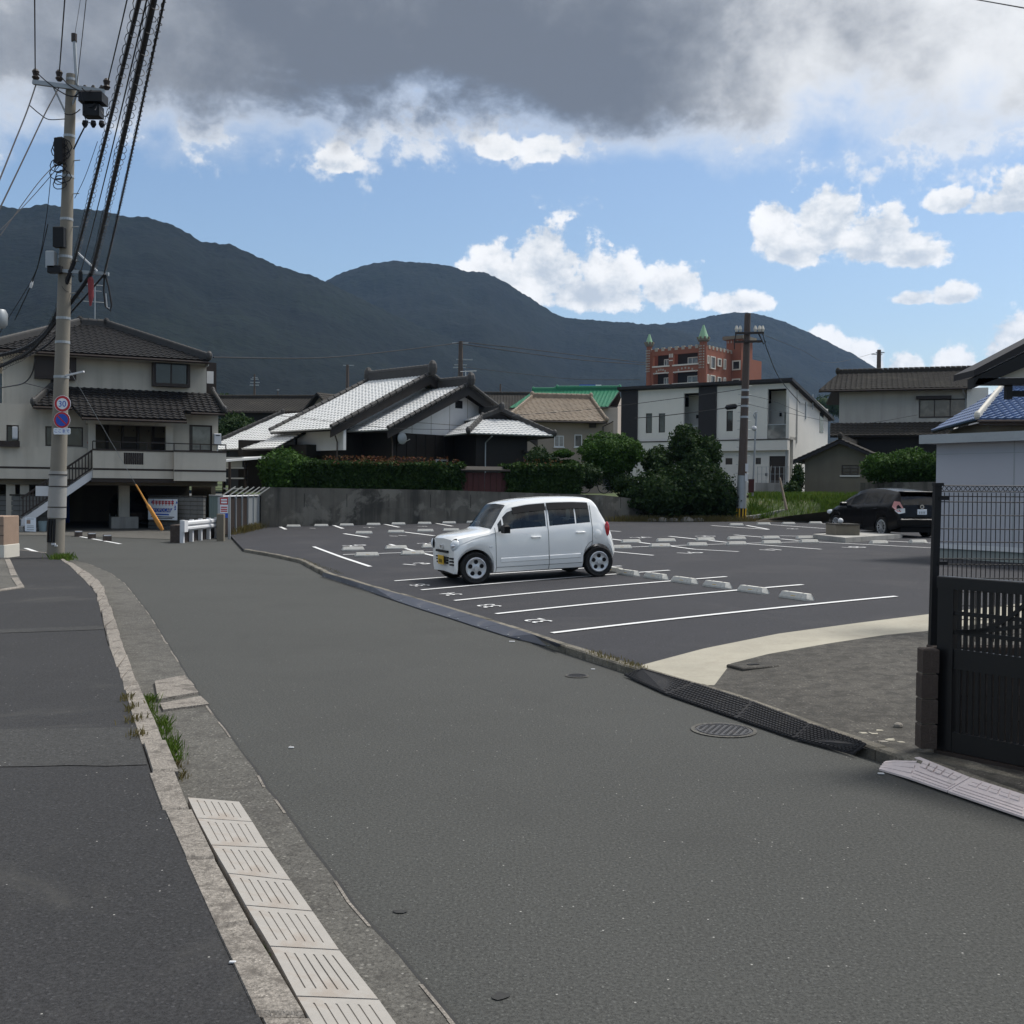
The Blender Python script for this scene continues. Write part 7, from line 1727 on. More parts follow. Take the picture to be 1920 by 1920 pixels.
def glass_car(name, col, refl):
    m = bpy.data.materials.new(name); m.use_nodes = True; t = m.node_tree; t.nodes.clear(); E.tree = t
    tr = t.nodes.new('ShaderNodeBsdfTransparent'); tr.inputs[0].default_value = (*col, 1); gl_ = t.nodes.new('ShaderNodeBsdfGlossy'); gl_.inputs['Roughness'].default_value = .03
    fr = t.nodes.new('ShaderNodeFresnel'); fr.inputs[0].default_value = 1.5; co = t.nodes.new('ShaderNodeTexCoord').outputs['Object']
    k = E(fr.outputs[0]) * refl + .025 + E(tnoise(t, co, 3, 2, .5)) * .03
    mx = t.nodes.new('ShaderNodeMixShader'); t.links.new(k.s, mx.inputs[0]); t.links.new(tr.outputs[0], mx.inputs[1]); t.links.new(gl_.outputs[0], mx.inputs[2])
    out = t.nodes.new('ShaderNodeOutputMaterial'); t.links.new(mx.outputs[0], out.inputs[0]); return m
M['carglass'] = glass_car('tinted_car_glass', (.48, .52, .51), .45); M['darkcarglass'] = glass_car('privacy_glass', (.05, .055, .06), .16)
KEI['glass'] = M['carglass']
pf_ = L(893, 1095); _d = ray(1119.5, 1080); _d = Vector((_d.x, _d.y)).normalized(); _b = pf_.xy.dot(_d); _p = pf_.xy - _d * _b; _t = _b + math.sqrt(max(0, 2.44 ** 2 - _p.length_squared))
_t -= .0
pr_ = Vector((_d.x * _t, _d.y * _t, lot_z(_d.x * _t, _d.y * _t))); dv = (pr_ - pf_); dv.normalize(); yaw = math.atan2(dv.y, dv.x) - R(2)
print('car wheelbase', (pr_ - pf_).length, 'yaw', math.degrees(yaw))
# the nearer wheels stand on those two points; local -y is the viewer's side
mid_ = (pf_ + pr_) / 2; half = (KEI['axles'][1] + KEI['axles'][0]) / 2
c_, s_ = math.cos(yaw), math.sin(yaw)
loc = mid_ - V((c_ * half, s_ * half, 0)) + V((-s_, c_, 0)) * .65; loc.z = mid_.z - dv.z * half + .0
kc, ksec, kdoors = car('white boxy kei hatchback parked alone in the stall nearest the road', loc, yaw, KEI)
kc.rotation_euler = (0, -math.asin(dv.z), yaw); kc.location.z = mid_.z - dv.z * half
def kdetail():
    o = kc
    for s in (1, -1):
        y = lambda x, z, e=0: s * (float(np.interp(z, [p[1] for p in ksec(x)[1:9]], [p[0] for p in ksec(x)[1:9]])) + e)
        # headlamp: rounded square glass with dark surround
        m = MB(); cx, cz = .235, .675
        m.ball((cx, s * .585, cz + .02), .115, .090, .130, 16, 12); hl = m.build('headlight', M['trim'], o, smooth=True); m = MB(); m.ball((cx - .018, s * .599, cz + .02), .108, .087, .113, 16, 12); m.build('lens', M['lamp'], hl, smooth=True)
        m = MB(); m.ball((cx - .07, s * .63, cz + .02), .05, .05, .04, 12, 8); m.build('bulb_unit', M['chrome'], hl, smooth=True)
        m = MB(); m.ball((3.185, s * .675, .89), .05, .035, .14, 12, 10); m.build('tail_light', M['lampred'], o, smooth=True)
        # mirror
        q = MB(); q.cbox(1.02, 1.13, s * .76 - .09 + (.10 if s > 0 else -.10), s * .76 + .09 + (.10 if s > 0 else -.10), .90, 1.05, .03); mr = q.build('door_mirror', M['trim'], kdoors[(0, s)]); 
        for k, (x0, x1) in enumerate(((1.62, 1.80), (2.52, 2.70))):
            zz = .80 + .05 * k; q = MB(); q.tube([(x0, y(x0, zz, -.002), zz), (x0 + .02, y(x0, zz, .028), zz), (x1 - .02, y(x1, zz, .028), zz), (x1, y(x1, zz, -.002), zz)], .017, 8); q.build('door_handle', M['carwhite'], kdoors[(k, s)])
        # door mouldings and rain visors
        for k, (x0, x1) in enumerate(((1.02, 1.955), (1.975, 2.60))):
            q = MB(); n = 8; zz = [.375, .43, .455]; X = np.linspace(x0, x1, n); 
            v = [(x, y(x, z, e), z + .01 * (x - 1)) for z, e in ((.36, -.004), (.375, .014), (.435, .014), (.455, -.004)) for x in X]; q.add(v, [(i * n + j, i * n + j + 1, (i + 1) * n + j + 1, (i + 1) * n + j) for i in range(3) for j in range(n - 1)]); q.build('side_moulding', M['carwhite'], kdoors[(k, s)], smooth=True, angle=40)
        for k, (x0, x1) in enumerate(((1.30, 1.95), (1.98, 2.82))):
            q = MB(); X = np.linspace(x0, x1, 10); a = []; b = []
            for x in X:
                p8, p9, p7 = ksec(x)[8], ksec(x)[9], ksec(x)[7]; a.append((x, s * (p9[0] + .006), p9[1] - .012)); lo = .40; b.append((x, s * (p8[0] + (p7[0] - p8[0]) * lo + .022), p8[1] + (p7[1] - p8[1]) * lo))
            q.add(a + b, [(j, j + 1, 10 + j + 1, 10 + j) for j in range(9)]); q.build('rain_visor', M['trim'], kdoors[(k, s)], smooth=True)
        q = MB(); q.lathe([(0, s * .004), (.085, s * .004), (.09, 0)], 24, 'Y', (2.96, y(2.96, .80, .0), .80)) ; 
        if s < 0: q.build('fuel_flap', M['carwhite'], o, smooth=True)
        q = MB(); q.cbox(.80, .86, min(y(.83, .66, -.004), y(.83, .66, .012)), max(y(.83, .66, -.004), y(.83, .66, .012)), .645, .672, .004); q.build('side_marker', M['lamp'], o)
    # nose: slots, grille and yellow plate
    for z, w in ((.355, .30), (.405, .32), (.455, .34)): q = MB(); q.cbox(.120, .18, -w, w, z, z + .026, .004); q.build('grille_slot', M['trim'], o)
    q = MB(); q.cbox(.120, .18, -.34, .34, .555, .595, .004); q.build('upper_slot', M['trim'], o)
    q = MB(); q.cbox(.106, .119, -.165, .165, .335, .50, .003); pt = q.build('number_plate', M['yellow'], o)
    for k in range(4): box_part(pt, 'plate_mark', M['trim'], .1035, .1055, -.10 + k * .055, -.07 + k * .055, .365, .43)
    q = MB(); q.cbox(.115, .15, -.045, .045, .635, .70, .006); q.build('badge', M['chrome'], o)
    # nose corners wrap: number of dark slots on the viewer's side
    for z in (.355, .41, .465): q = MB(); a = 0; q.bar((.126, -.51, z), (.152, -.625, z), .03, .028); q.build('corner_slot', M['trim'], o)
    q = MB(); q.cbox(.20, .36, -.50, .50, .165, .20, .01); q.build('front_lip', M['trim'], o)
    q = MB(); q.tube([(.90, -.50, .962), (.93, -.1, .985), (.955, .40, .998)], .010, 6); q.tube([(.90, -.02, .965), (.94, .2, .99), (.95, .58, .99)], .010, 6); q.build('wiper', M['trim'], o)
    q = MB(); q.tube([(1.45, 0, 1.47), (1.6, 0, 1.62)], .006, 5); 
kdetail()
# black hatchback seen from behind
HATCH = dict(len=4.63, paint=M['carblack'], glass=M['darkcarglass'], top=[(0, .62), (.05, .72), (.2, .80), (.6, .92), (.95, 1.0), (1.15, 1.08), (1.6, 1.34), (2.0, 1.50), (2.4, 1.565), (2.9, 1.575), (3.5, 1.55), (4.1, 1.49), (4.34, 1.45), (4.44, 1.30), (4.52, 1.10), (4.56, .98), (4.60, .75), (4.63, .6)],
             wid=[(0, .45), (.08, .62), (.3, .78), (.8, .865), (1.6, .885), (3.4, .887), (4.1, .865), (4.4, .83), (4.55, .78), (4.63, .70)], belt=[(0, .58), (.9, .86), (1.4, .95), (2.6, 1.0), (3.8, 1.06), (4.3, 1.10), (4.5, 1.0), (4.63, .55)], bot=[(0, .32), (.2, .22), (1, .19), (3.6, .20), (4.3, .26), (4.63, .38)], roof_w=.62,
             axles=(.92, 3.70), r=.322, arch=.365, side_glass=[(1.50, 1.72), (1.76, 2.60), (2.66, 3.46), (3.52, 4.10)], doors=[(1.45, 2.63), (2.63, 3.55)], windscreen=(1.16, 1.98), rearglass=(4.36, 4.535), cowl=1.0, cowl_x=1.1, seats=(1.9, 2.9), track=1.56, tw=.205, rim=.235, style='spoke')
rw_ = L(1656, 1006.5); _d = ray(1571, 994); _d = Vector((_d.x, _d.y)).normalized(); _b = rw_.xy.dot(_d); _p = rw_.xy - _d * _b
fw_ = _d * (_b + math.sqrt(max(0, 2.78 ** 2 - _p.length_squared))); fw_ = Vector((fw_.x, fw_.y, rw_.z)); dv2 = (rw_ - fw_).normalized(); yaw2 = math.atan2(dv2.y, dv2.x); print('black wheelbase', (rw_ - fw_).length, math.degrees(yaw2))
def place_hatch():
    y = yaw2; c, s = math.cos(y), math.sin(y); sd_ = -1   # the visible flank is local -y when the nose points away
    n = V((-s, c, 0)); left = 1 if (n.x < 0) else -1
    base = rw_ - V((c, s, 0)) * HATCH['axles'][1] - n * left * .78; base.z = rw_.z
    o, sec, drs = car('glossy black five door hatchback seen from behind by the wire fence', base, y, HATCH)
    q = MB(); q.cbox(4.22, 4.52, -.60, .60, 1.44, 1.475, .01); q.build('roof_spoiler', M['carblack'], o)
    for s_ in (1, -1):
        q = MB(); v = [(4.36, s_ * .835, 1.16), (4.50, s_ * .72, 1.14), (4.585, s_ * .60, .86), (4.50, s_ * .80, .82), (4.30, s_ * .872, .98)]; q.slab(v, (.035, s_ * .02, 0)); tl = q.build('tail_light', M['lamppink'], o)
        q = MB(); v = [(4.50, s_ * .79, .93), (4.59, s_ * .605, .94), (4.60, s_ * .60, .80), (4.53, s_ * .78, .76), (4.40, s_ * .85, .86)]; q.slab(v, (.045, s_ * .022, 0)); q.build('clear_lens', M['lamp'], tl)
        q = MB(); q.ball((.34, s_ * .735, .74), .24, .07, .085, 12, 8); q.build('headlight', M['lamp'], o, smooth=True)
        q = MB(); q.cbox(1.52, 1.66, s_ * .98 - .1, s_ * .98 + .1, .96, 1.10, .03); q.build('door_mirror', M['carblack'], drs[(0, s_)])
        for k, x in enumerate((2.36, 3.30)): q = MB(); q.tube([(x, s_ * .886, .90), (x + .02, s_ * .912, .90), (x + .17, s_ * .912, .905), (x + .19, s_ * .886, .905)], .016, 8); q.build('door_handle', M['carblack'], drs[(k, s_)])
    q = MB(); q.lathe([(0, left * .006), (.085, left * .006), (.095, 0)], 20, 'Y', (3.98, left * .868, .88)); q.build('fuel_flap', M['chrome'] if False else M['carblack'], o)
    q = MB(); q.cbox(4.605, 4.622, -.165, .165, .74, .905, .004); pt = q.build('number_plate', M['signwhite'], o)
    for k in range(4): box_part(pt, 'plate_mark', M['metal'], 4.6225, 4.625, -.11 + k * .06, -.075 + k * .06, .765, .84)
    q = MB(); q.lathe([(.045, 4.59), (.07, 4.60), (.07, 4.615), (.045, 4.615)], 20, 'X', (0, 0, .985)); q.build('badge', M['chrome'], o)
    q = MB(); q.cbox(4.45, 4.66, -.80, .80, .42, .62, .04); q.build('rear_bumper', M['carblack'], o)
    q = MB(); q.bar((4.5, -.62, .42), (4.5, .62, .42), .2, .14); q.build('diffuser', M['trim'], o)
    return o
place_hatch()
# dark car standing in the garage, only its nose in view
g0 = G(262, 983, .1); kk = LH.root
GAR = dict(HATCH); GAR['paint'] = M['carblack']
gl_loc = LH.m @ V((LH.at(262, 980, 1.2).x, 1.4, .06))
go, _, gd_ = car('dark car parked inside the garage with only its nose showing', gl_loc, R(26 + 90), GAR)
for s_ in (1, -1): q = MB(); q.ball((.22, s_ * .68, .72), .16, .10, .075, 12, 8); q.build('headlight', M['lamp'], go, smooth=True)
# ------------------------------------------------------------------ near objects: ramps, fence, gate, block pillar
# ivory ramp plates at the left kerb
RL = [(352, 1496), (370, 1535), (397, 1586), (428, 1639), (461, 1699), (524 - 26, 1776), (563 - 21, 1868), (588, 1962)]
RR = [(448, 1504), (473, 1542), (503, 1591), (545, 1652), (586, 1710), (636, 1783), (710, 1876), (775, 1968)]
RL[5] = (507, 1776); RL[6] = (557, 1870); RL[7] = (612, 1966)
def ramp_plate(a, b, c, d, label):
    """a,b upper edge far/near ; d,c lower edge far/near; ribs stand on the sloping face, grooves cut between them"""
    A, B = G(*a, .100), G(*b, .100); D_, C = G(*d, .022), G(*c, .022)
    o = thing('kerb_ramp', label, 'kerb ramp', (A + B + C + D_) / 4, 0, 'ivory kerb ramps at the left pavement'); iv = o.location.copy()
    A, B, C, D_ = (q - iv for q in (A, B, C, D_)); e = .006
    pt = lambda u, v, h=0: (A.lerp(B, u)).lerp(D_.lerp(C, u), v) + V((0, 0, h))
    m = MB(); m.slab([pt(.012, 0), pt(.988, 0), pt(.988, 1), pt(.012, 1)], (0, 0, -.02)); m.slab([pt(.012, 0, -.02), pt(.988, 0, -.02), V((*pt(.988, 0)[:2], -iv.z + .006)), V((*pt(.012, 0)[:2], -iv.z + .006))], (.01, .004, 0)); m.slab([pt(.012, .99), pt(.988, .99), V((*pt(.988, 1)[:2], -iv.z + .003)), V((*pt(.012, 1)[:2], -iv.z + .003))], (-.004, 0, 0)); m.build('base_plate', M['ramp'], o)
    m = MB(); h = .0042; us = (.012, .13, .84, .988); m.slab([pt(us[0], 0, 0), pt(us[1], 0, 0), pt(us[1], 1, 0), pt(us[0], 1, 0)], (0, 0, h)); m.slab([pt(us[2], 0), pt(us[3], 0), pt(us[3], 1), pt(us[2], 1)], (0, 0, h)); m.build('border', M['ramp'], o)
    n = 6; gaps = [.14 + .135 * k for k in range(n)]; edges = [0.0] + [g for gp in gaps for g in (gp, gp + .026)] + [1.0]
    for k in range(0, len(edges), 2):
        v0, v1 = edges[k], edges[k + 1]; q = MB(); q.slab([pt(us[1], v0), pt(us[2], v0), pt(us[2], v1), pt(us[1], v1)], (0, 0, h)); q.build('rib', M['ramp'], o)
    return o
for i in range(7):
    ramp_plate(RL[i], RL[i + 1], RR[i + 1], RR[i], f"ivory grooved kerb ramp plate at the left kerb, {ORD[i]} from its far end")
# dark steel ramp plates along the lot kerb
SU = [(606, 1074), (650, 1087), (700, 1102), (765, 1119), (830, 1138), (885, 1155), (940, 1172), (1000, 1191), (1052, 1210)]
SLo = [(603, 1081), (645, 1094), (690, 1109), (742, 1127), (790, 1143), (845, 1160), (900, 1178), (955, 1195), (1040, 1216)]
for i in range(8):
    a, b = G(*SU[i], .09), G(*SU[i + 1], .09); c, d = G(*SLo[i + 1], .008), G(*SLo[i], .008); o = thing('steel_ramp', f"dark blue grey steel ramp plate along the lot kerb, {ORD[i]} from the far end", 'kerb ramp', (a + b + c + d) / 4, 0, 'steel ramp plates along the lot kerb'); iv = o.location.copy()
    k = (b - a).normalized() * .006; m = MB(); m.slab([a + k - iv, b - k - iv, c - k - iv, d + k - iv], (0, 0, .010)); m.build('plate', M['steel'], o)
    m = MB()
    for u in (.15, .85): p = a.lerp(b, u).lerp(d.lerp(c, u), .85) - iv; m = MB(); m.cyl(p + V((0, 0, .009)), .016, .006, 10); m.build('bolt', M['metal'], o)
# black studded rubber ramps before the apron
BU = [(1203, 1256), (1302, 1283), (1412, 1318), (1520, 1360), (1625, 1397)]; BLo = [(1170, 1267), (1250, 1303), (1383, 1349), (1490, 1386), (1600, 1416)]
def rubber(i):
    a, b = G(*BU[i], .095), G(*BU[i + 1], .095); c, d = G(*BLo[i + 1], .012), G(*BLo[i], .012); o = thing('rubber_ramp', f"black studded rubber ramp before the weathered apron, {ORD[i]} from the far end", 'kerb ramp', (a + b + c + d) / 4, 0, 'black rubber ramps'); iv = o.location.copy()
    k = (b - a).normalized() * .004; m = MB(); m.slab([a + k - iv, b - k - iv, c - k - iv, d + k - iv], (0, 0, .012)); m.build('body', M['rubber'], o)
    m = MB(); n = max(6, int((b - a).length / .042)); rws = 9
    for r_ in range(rws):
        for j in range(n):
            u0, u1 = (j + .14 + .5 * (r_ % 2)) / n, (j + .88 + .5 * (r_ % 2)) / n
            if u1 > .99: continue
            v0, v1 = (r_ + .2) / rws, (r_ + .8) / rws; q = [a.lerp(b, u).lerp(d.lerp(c, u), v) - iv + V((0, 0, .011)) for u, v in ((u0, v0), (u1, v0), (u1, v1), (u0, v1))]; m.slab(q, (0, 0, .009))
    s = m.build('studs', M['rubber'], o); s['kind'] = 'stuff'
for i in range(4): rubber(i)
# pink rubber ramp in front of the gate
PU = [(1723, 1422), (1819, 1461), (1925, 1495), (2060, 1540)]; PLo = [(1704, 1461), (1776, 1486), (1925, 1537), (2100, 1596)]
def pink(i):
    a, b = G(*PU[i], .085), G(*PU[i + 1], .085); c, d = G(*PLo[i + 1], .014), G(*PLo[i], .014); o = thing('pink_ramp', f"pale pink kerb ramp in front of the black gate, {('nearest the block pillar', 'second from the block pillar', 'cut by the right edge')[i]}", 'kerb ramp', (a + b + c + d) / 4, 0, 'pale pink kerb ramps'); iv = o.location.copy()
    pt = lambda u, v, h=0: a.lerp(b, u).lerp(d.lerp(c, u), v) - iv + V((0, 0, h))
    k = .008; m = MB(); m.slab([pt(k, 0), pt(1 - k, 0), pt(1 - k, 1), pt(k, 1)], (0, 0, .012)); m.slab([pt(k, 0), pt(1 - k, 0), V((*pt(1 - k, 0)[:2], -iv.z)), V((*pt(k, 0)[:2], -iv.z))], (.003, .008, 0)); m.build('body', M['pinkramp'], o)
    n = 5
    for r_ in range(2):
        for j in range(n):
            u0, u1 = .10 + .80 * (j + .1) / n, .10 + .80 * (j + .9) / n; v0, v1 = .10 + .17 * r_, .10 + .17 * r_ + .14; q = MB(); q.slab([pt(u0, v0, .011), pt(u1, v0, .011), pt(u1, v1, .011), pt(u0, v1, .011)], (0, 0, .007)); q.build('grip_stud', M['pinkramp'], o)
    for v in (.56, .70, .84): q = MB(); q.slab([pt(.05, v, .011), pt(.95, v, .011), pt(.95, v + .09, .011), pt(.05, v + .09, .011)], (0, 0, .007)); q.build('rib', M['pinkramp'], o)
    if i == 0:
        e = MB(); a2, d2 = G(1660, 1427, .03) - iv, G(1648, 1441, .012) - iv; e.slab([a2, pt(k, 0, .012), pt(k, 1, .012), d2], (0, 0, -.012)); e.build('end_piece', M['pinkramp'], o)
        for k_ in range(3): q = MB(); t0, t1 = .2 + .25 * k_, .32 + .25 * k_; q.slab([a2.lerp(d2, t0), pt(k, t0, .013), pt(k, t1, .013), a2.lerp(d2, t1)], (0, 0, .006)); q.build('rib', M['pinkramp'], o)
for i in range(3): pink(i)
# low block wall with its visible end pillar, and the wire fence standing on it
gz = .13; pb = G(1738, 1405, gz); D0 = pb.y; ph = P(1738, 1216, D0).z - gz
bw = thing('block_pillar', 'short pillar of four brown blocks at the end of the gate wall', 'wall', (pb.x, pb.y, gz)); w = 39 * D0 / FPX / 2; bh = ph / 4
for k in range(4):
    q = MB(); j = random.uniform(-.004, .004); q.cbox(-w * .78 + j + w * .2, w + j, 0, .10, .004, bh - .004, .008); q.build('block', M['brownblock'], bw, (0, 0, k * bh))
q = MB(); q.box(-w * .5, w - .012, .012, .09, 0, ph - .01); q.build('mortar', M['oldwall'], bw)
gwl = thing('gate_wall', 'low dark block wall behind the black gate carrying the wire fence', 'wall', (pb.x + w + .01, pb.y + .12, gz)); q = MB(); q.cbox(0, .395, 0, .12, .004, bh - .004, .006); me = q.mesh('block'); me.materials.append(M['brownblock'])
for r_ in range(4):
    for j in range(9): link('block', me, None, gwl, (j * .4, random.uniform(-.003, .003), r_ * bh))
FD = D0 + .20
def fence():
    o = thing('wire_fence', 'black welded wire mesh fence on the block wall beside the gate', 'fence', (pb.x, FD, gz + ph)); z = lambda py: P(1840, py, FD).z - gz - ph; x = lambda px: P(px, 1000, FD).x - pb.x
    p0 = P(1748, 1216, FD); p1 = P(1757.5, 911, FD); q = MB(); q.bar(p0 - o.location, p1 - o.location + V((0, 0, .01)), .045, .045, (0, 1, 0)); q.build('post', M['black'], o); q = MB(); q.box(x(1757) - .03, x(1757) + .03, -.03, .03, p1.z - gz - ph, p1.z - gz - ph + .02); q.build('post_cap', M['black'], o)
    for xx in (1.75, 3.4): q = MB(); q.box(xx - .022, xx + .022, -.022, .022, 0, z(911)); q.build('post', M['black'], o)
    x0 = x(1761); sp = 8.8 * FD / FPX; n = int(3.4 / sp); zt, zb = z(924), .02
    q = MB(); q.tube([(0, 0, 0), (0, 0, zt - zb)], .0030, 6); vw = q.mesh('wire'); vw.materials.append(M['black'])
    for i in range(n): link('wire', vw, None, o, (x0 + i * sp, 0, zb))
    q = MB(); q.tube([(0, 0, 0), (n * sp, 0, 0)], .0034, 6); hw = q.mesh('wire'); hw.materials.append(M['black'])
    for py in (911, 922, 931, 941.5, 966.5, 992, 1016.5, 1048, 1058.5, 1084, 1110, 1136, 1162, 1188, 1210): link('wire', hw, None, o, (x0 - .01, -.005, z(py)))
    q = MB(); za, zc = z(911), z(922); m = int(n / 2)
    for i in range(m):
        a = x0 + i * 2 * sp; q.tube([(a, .003, zc), (a + sp, .003, za), (a + 2 * sp, .003, zc)], .003, 5); q.tube([(a, .006, za), (a + sp, .006, zc), (a + 2 * sp, .006, za)], .003, 5)
    q.build('top_lattice', M['black'], o)
    for py in (935, 1056): q = MB(); q.box(x(1757), x(1775), -.03, .02, z(py) - .012, z(py) + .012); q.build('bracket', M['black'], o)
fence()
def gate():
    a, b = G(1757, 1402, .12), G(1920, 1436, .12); e = (b - a).normalized(); ang = math.atan2(e.y, e.x); o = thing('sliding_gate', 'black slatted aluminium sliding gate at the right edge', 'gate', a, ang); Lg = 1.9
    zt = P(1762, 1083, a.y).z - .12; inv = (Matrix.Translation(a) @ Matrix.Rotation(ang, 4, 'Z')).inverted()
    def at(px, py): og = inv @ V((0, 0, CAM_Z)); d = inv.to_3x3() @ ray(px, py); t = -og.y / d.y; return og + d * t
    sw = at(1790, 1200).x; q = MB(); q.box(0, sw, -.025, .035, .0, zt); q.build('stile', M['gate'], o); q = MB(); q.box(Lg - .08, Lg, -.025, .035, 0, zt); q.build('stile', M['gate'], o)
    z1 = at(1800, 1105).z; q = MB(); q.cbox(-.004, Lg + .004, -.032, .042, z1, zt + .012, .006); q.build('top_rail', M['gate'], o); q = MB(); q.box(sw, Lg - .08, -.02, .03, .0, .13); q.build('bottom_rail', M['gate'], o)
    z2 = at(1810, 1219).z; z3 = at(1810, 1257).z; q = MB(); q.box(sw, Lg - .08, -.012, .02, z3, z2); q.build('middle_panel', M['gate'], o)
    sp = (at(1890, 1200).x - at(1795, 1200).x) / 8.0; n = int((Lg - .08 - sw) / sp)
    q = MB(); q.box(-sp * .27, sp * .27, -.008, .010, z2, z1); me = q.mesh('slat'); me.materials.append(M['gate']); q = MB(); q.box(-sp * .31, sp * .31, -.008, .010, .13, z3); me2 = q.mesh('slat'); me2.materials.append(M['gate'])
    for i in range(n): link('slat', me, None, o, (sw + (i + .75) * sp, 0, 0)); link('slat', me2, None, o, (sw + (i + .75) * sp, .002, 0))
    for py in (1150, 1186): z = at(1800, py).z; q = MB(); q.box(sw, Lg - .08, -.014, -.0085, z - .014, z + .014); q.build('cross_rail', M['gate'], o)
    # sweeping ornamental bars
    for k in range(2):
        s0 = at(1792, 1180 + 4 * k); s1 = at(1900, 1112); z0 = at(1795, 1183).z; pts = []
        for i in range(13): t = i / 12; pts.append((sw + .02 + t * (.50 + .5 * k), -.018, (z0 + (z1 - z0) * (t ** (1.5 if k else 2.2)))))
        q = MB()
        for p, r_ in zip(pts, pts[1:]): q.bar(p, r_, .008, .026)
        q.build('curved_bar', M['gate'], o)
    tr = MB(); tr.box(.0, Lg + .5, -.04, .05, -.03, -.004); tr.build('track', M['brown'], o)
    tk = thing('wheel_rail_kerb', 'pale concrete sill running under the sliding gate', 'kerb', a + V((0, 0, -.13)), ang); q = MB(); q.cbox(-.1, 2.6, -.22, .25, 0, .10, .015); q.build('sill', M['kerbdark'], tk)
gate()
# broken bits by the pillar
bits = thing('mortar_rubble', 'pale broken mortar pieces on the ground beside the brown block pillar', 'rubble', L(1625, 1378))
for k in range(16):
    q = MB(); r = random.uniform; p = L(1612 + r(0, 45), 1372 + r(0, 10)) if k < 8 else L(1640 + r(0, 55), 1388 + r(0, 12)); s = r(.010, .030); q.hexa([V((x * s * r(.6, 1.3), y * s * r(.5, 1), z)) for z in (0, s * .5) for x, y in ((-1, -1), (1, -1), (1, 1), (-1, 1))]); q.build('chip', M['newcrete'] if k % 3 else M['stone'], bits, p - bits.location)
q = MB(); q.ball((0, 0, .02), .035, .03, .026, 8, 6); pb_ = q.build('pebble', M['stone'], None, L(1684, 1366)); tag(pb_, 'single grey stone on the apron left of the block pillar', 'stone')
# litter-size white flakes on the asphalt
for i, (px, py, s, lab) in enumerate([(546, 1402, .018, 'white paint flake on the road right of the gutter weeds'), (1652, 1451, .020, 'white flake on the road at the tip of the pink ramp'), (436, 1805, .012, 'white chip on the pavement edge near the bottom'), (960, 1203, .035, 'pale chip on the road below the steel ramps'), (1112, 1255, .02, 'white chip near the small manhole')]):
    z = .105 if px == 436 else .004; p = G(px, py, z); q = MB(); q.cbox(-s, s, -s * .4, s * .5, 0, .006, .002); o = q.build('paint_flake', M['palewhite'], None, p); tag(o, lab, 'paint flake', 'flakes on the asphalt')
# tan block gatepost at the left edge
gp = thing('tan_gatepost', 'tan block gatepost with a pale base at the left edge of the pavement', 'gatepost', G(-60, 1046, .1)); x1 = G(12, 1046, .1).x - gp.location.x; zt = P(10, 968, gp.location.y).z - .1; zm = P(10, 1022, gp.location.y).z - .1
q = MB(); q.cbox(0, x1, 0, .8, 0, zm, .01); q.build('base', M['ivory'], gp); q = MB(); q.cbox(0, x1 - .015, .01, .8, zm + .003, zt, .015); q.build('tile_face', M['tilebrown'], gp)
for k in (1, 2): z = zm + (zt - zm) * k / 3; box_part(gp, 'joint', M['brown'], .0, x1 - .012, .005, .0095, z - .006, z + .006)
# guard rail end-on beside the lot entrance
def guard():
    a, b = G(345, 1017, .02), G(409, 1006, .05); rz = math.atan2((b - a).y, (b - a).x); o = thing('guard_rail', 'short white guard rail with curved end at the lot entrance', 'guard rail', a, rz); Lg = (b - a).length; h = P(345, 978, a.y).z
    prof = [(-.03, h - .34), (-.09, h - .28), (-.09, h - .22), (-.03, h - .17), (-.09, h - .12), (-.09, h - .05), (-.03, h)]
    n = len(prof); q = MB(); q.add([(x, y, z) for x in (0, Lg) for y, z in prof] + [(x, y + .02, z) for x in (0, Lg) for y, z in prof], [(i, i + 1, n + i + 1, n + i) for i in range(n - 1)] + [(2 * n + i + 1, 2 * n + i, 3 * n + i, 3 * n + i + 1) for i in range(n - 1)] + [(0, 2 * n, 3 * n, n), (n - 1, 2 * n - 1, 4 * n - 1, 3 * n - 1)]); q.build('beam', M['palewhite'], o)
    q = MB(); q.slab([(-.25, -.10, h - .36), (.1, -.10, h - .36), (.1, -.10, h + .02), (-.25, -.10, h + .02)], (0, .12, 0)); q.build('end_wing', M['palewhite'], o)
    q = MB(); q.lathe([(.02, h - .36), (.17, h - .36), (.17, h + .02), (.02, h + .02)], 16, 'Z', (Lg + .1, 0, 0)); q.build('end_cap', M['palewhite'], o)
    for i in range(5): x = Lg * i / 4; q = MB(); q.box(x - .06, x + .06, .0, .12, -.05, h + .03); q.build('post', M['palewhite'], o)
    wl = thing('kerb_wall', 'low dark brown concrete footing beneath the white guard rail', 'wall', a + V((0, 0, -.05)), rz); q = MB(); q.cbox(.12, Lg + .3, .14, .5, 0, .62, .02); q.build('footing', M['brownblock'], wl)
guard()
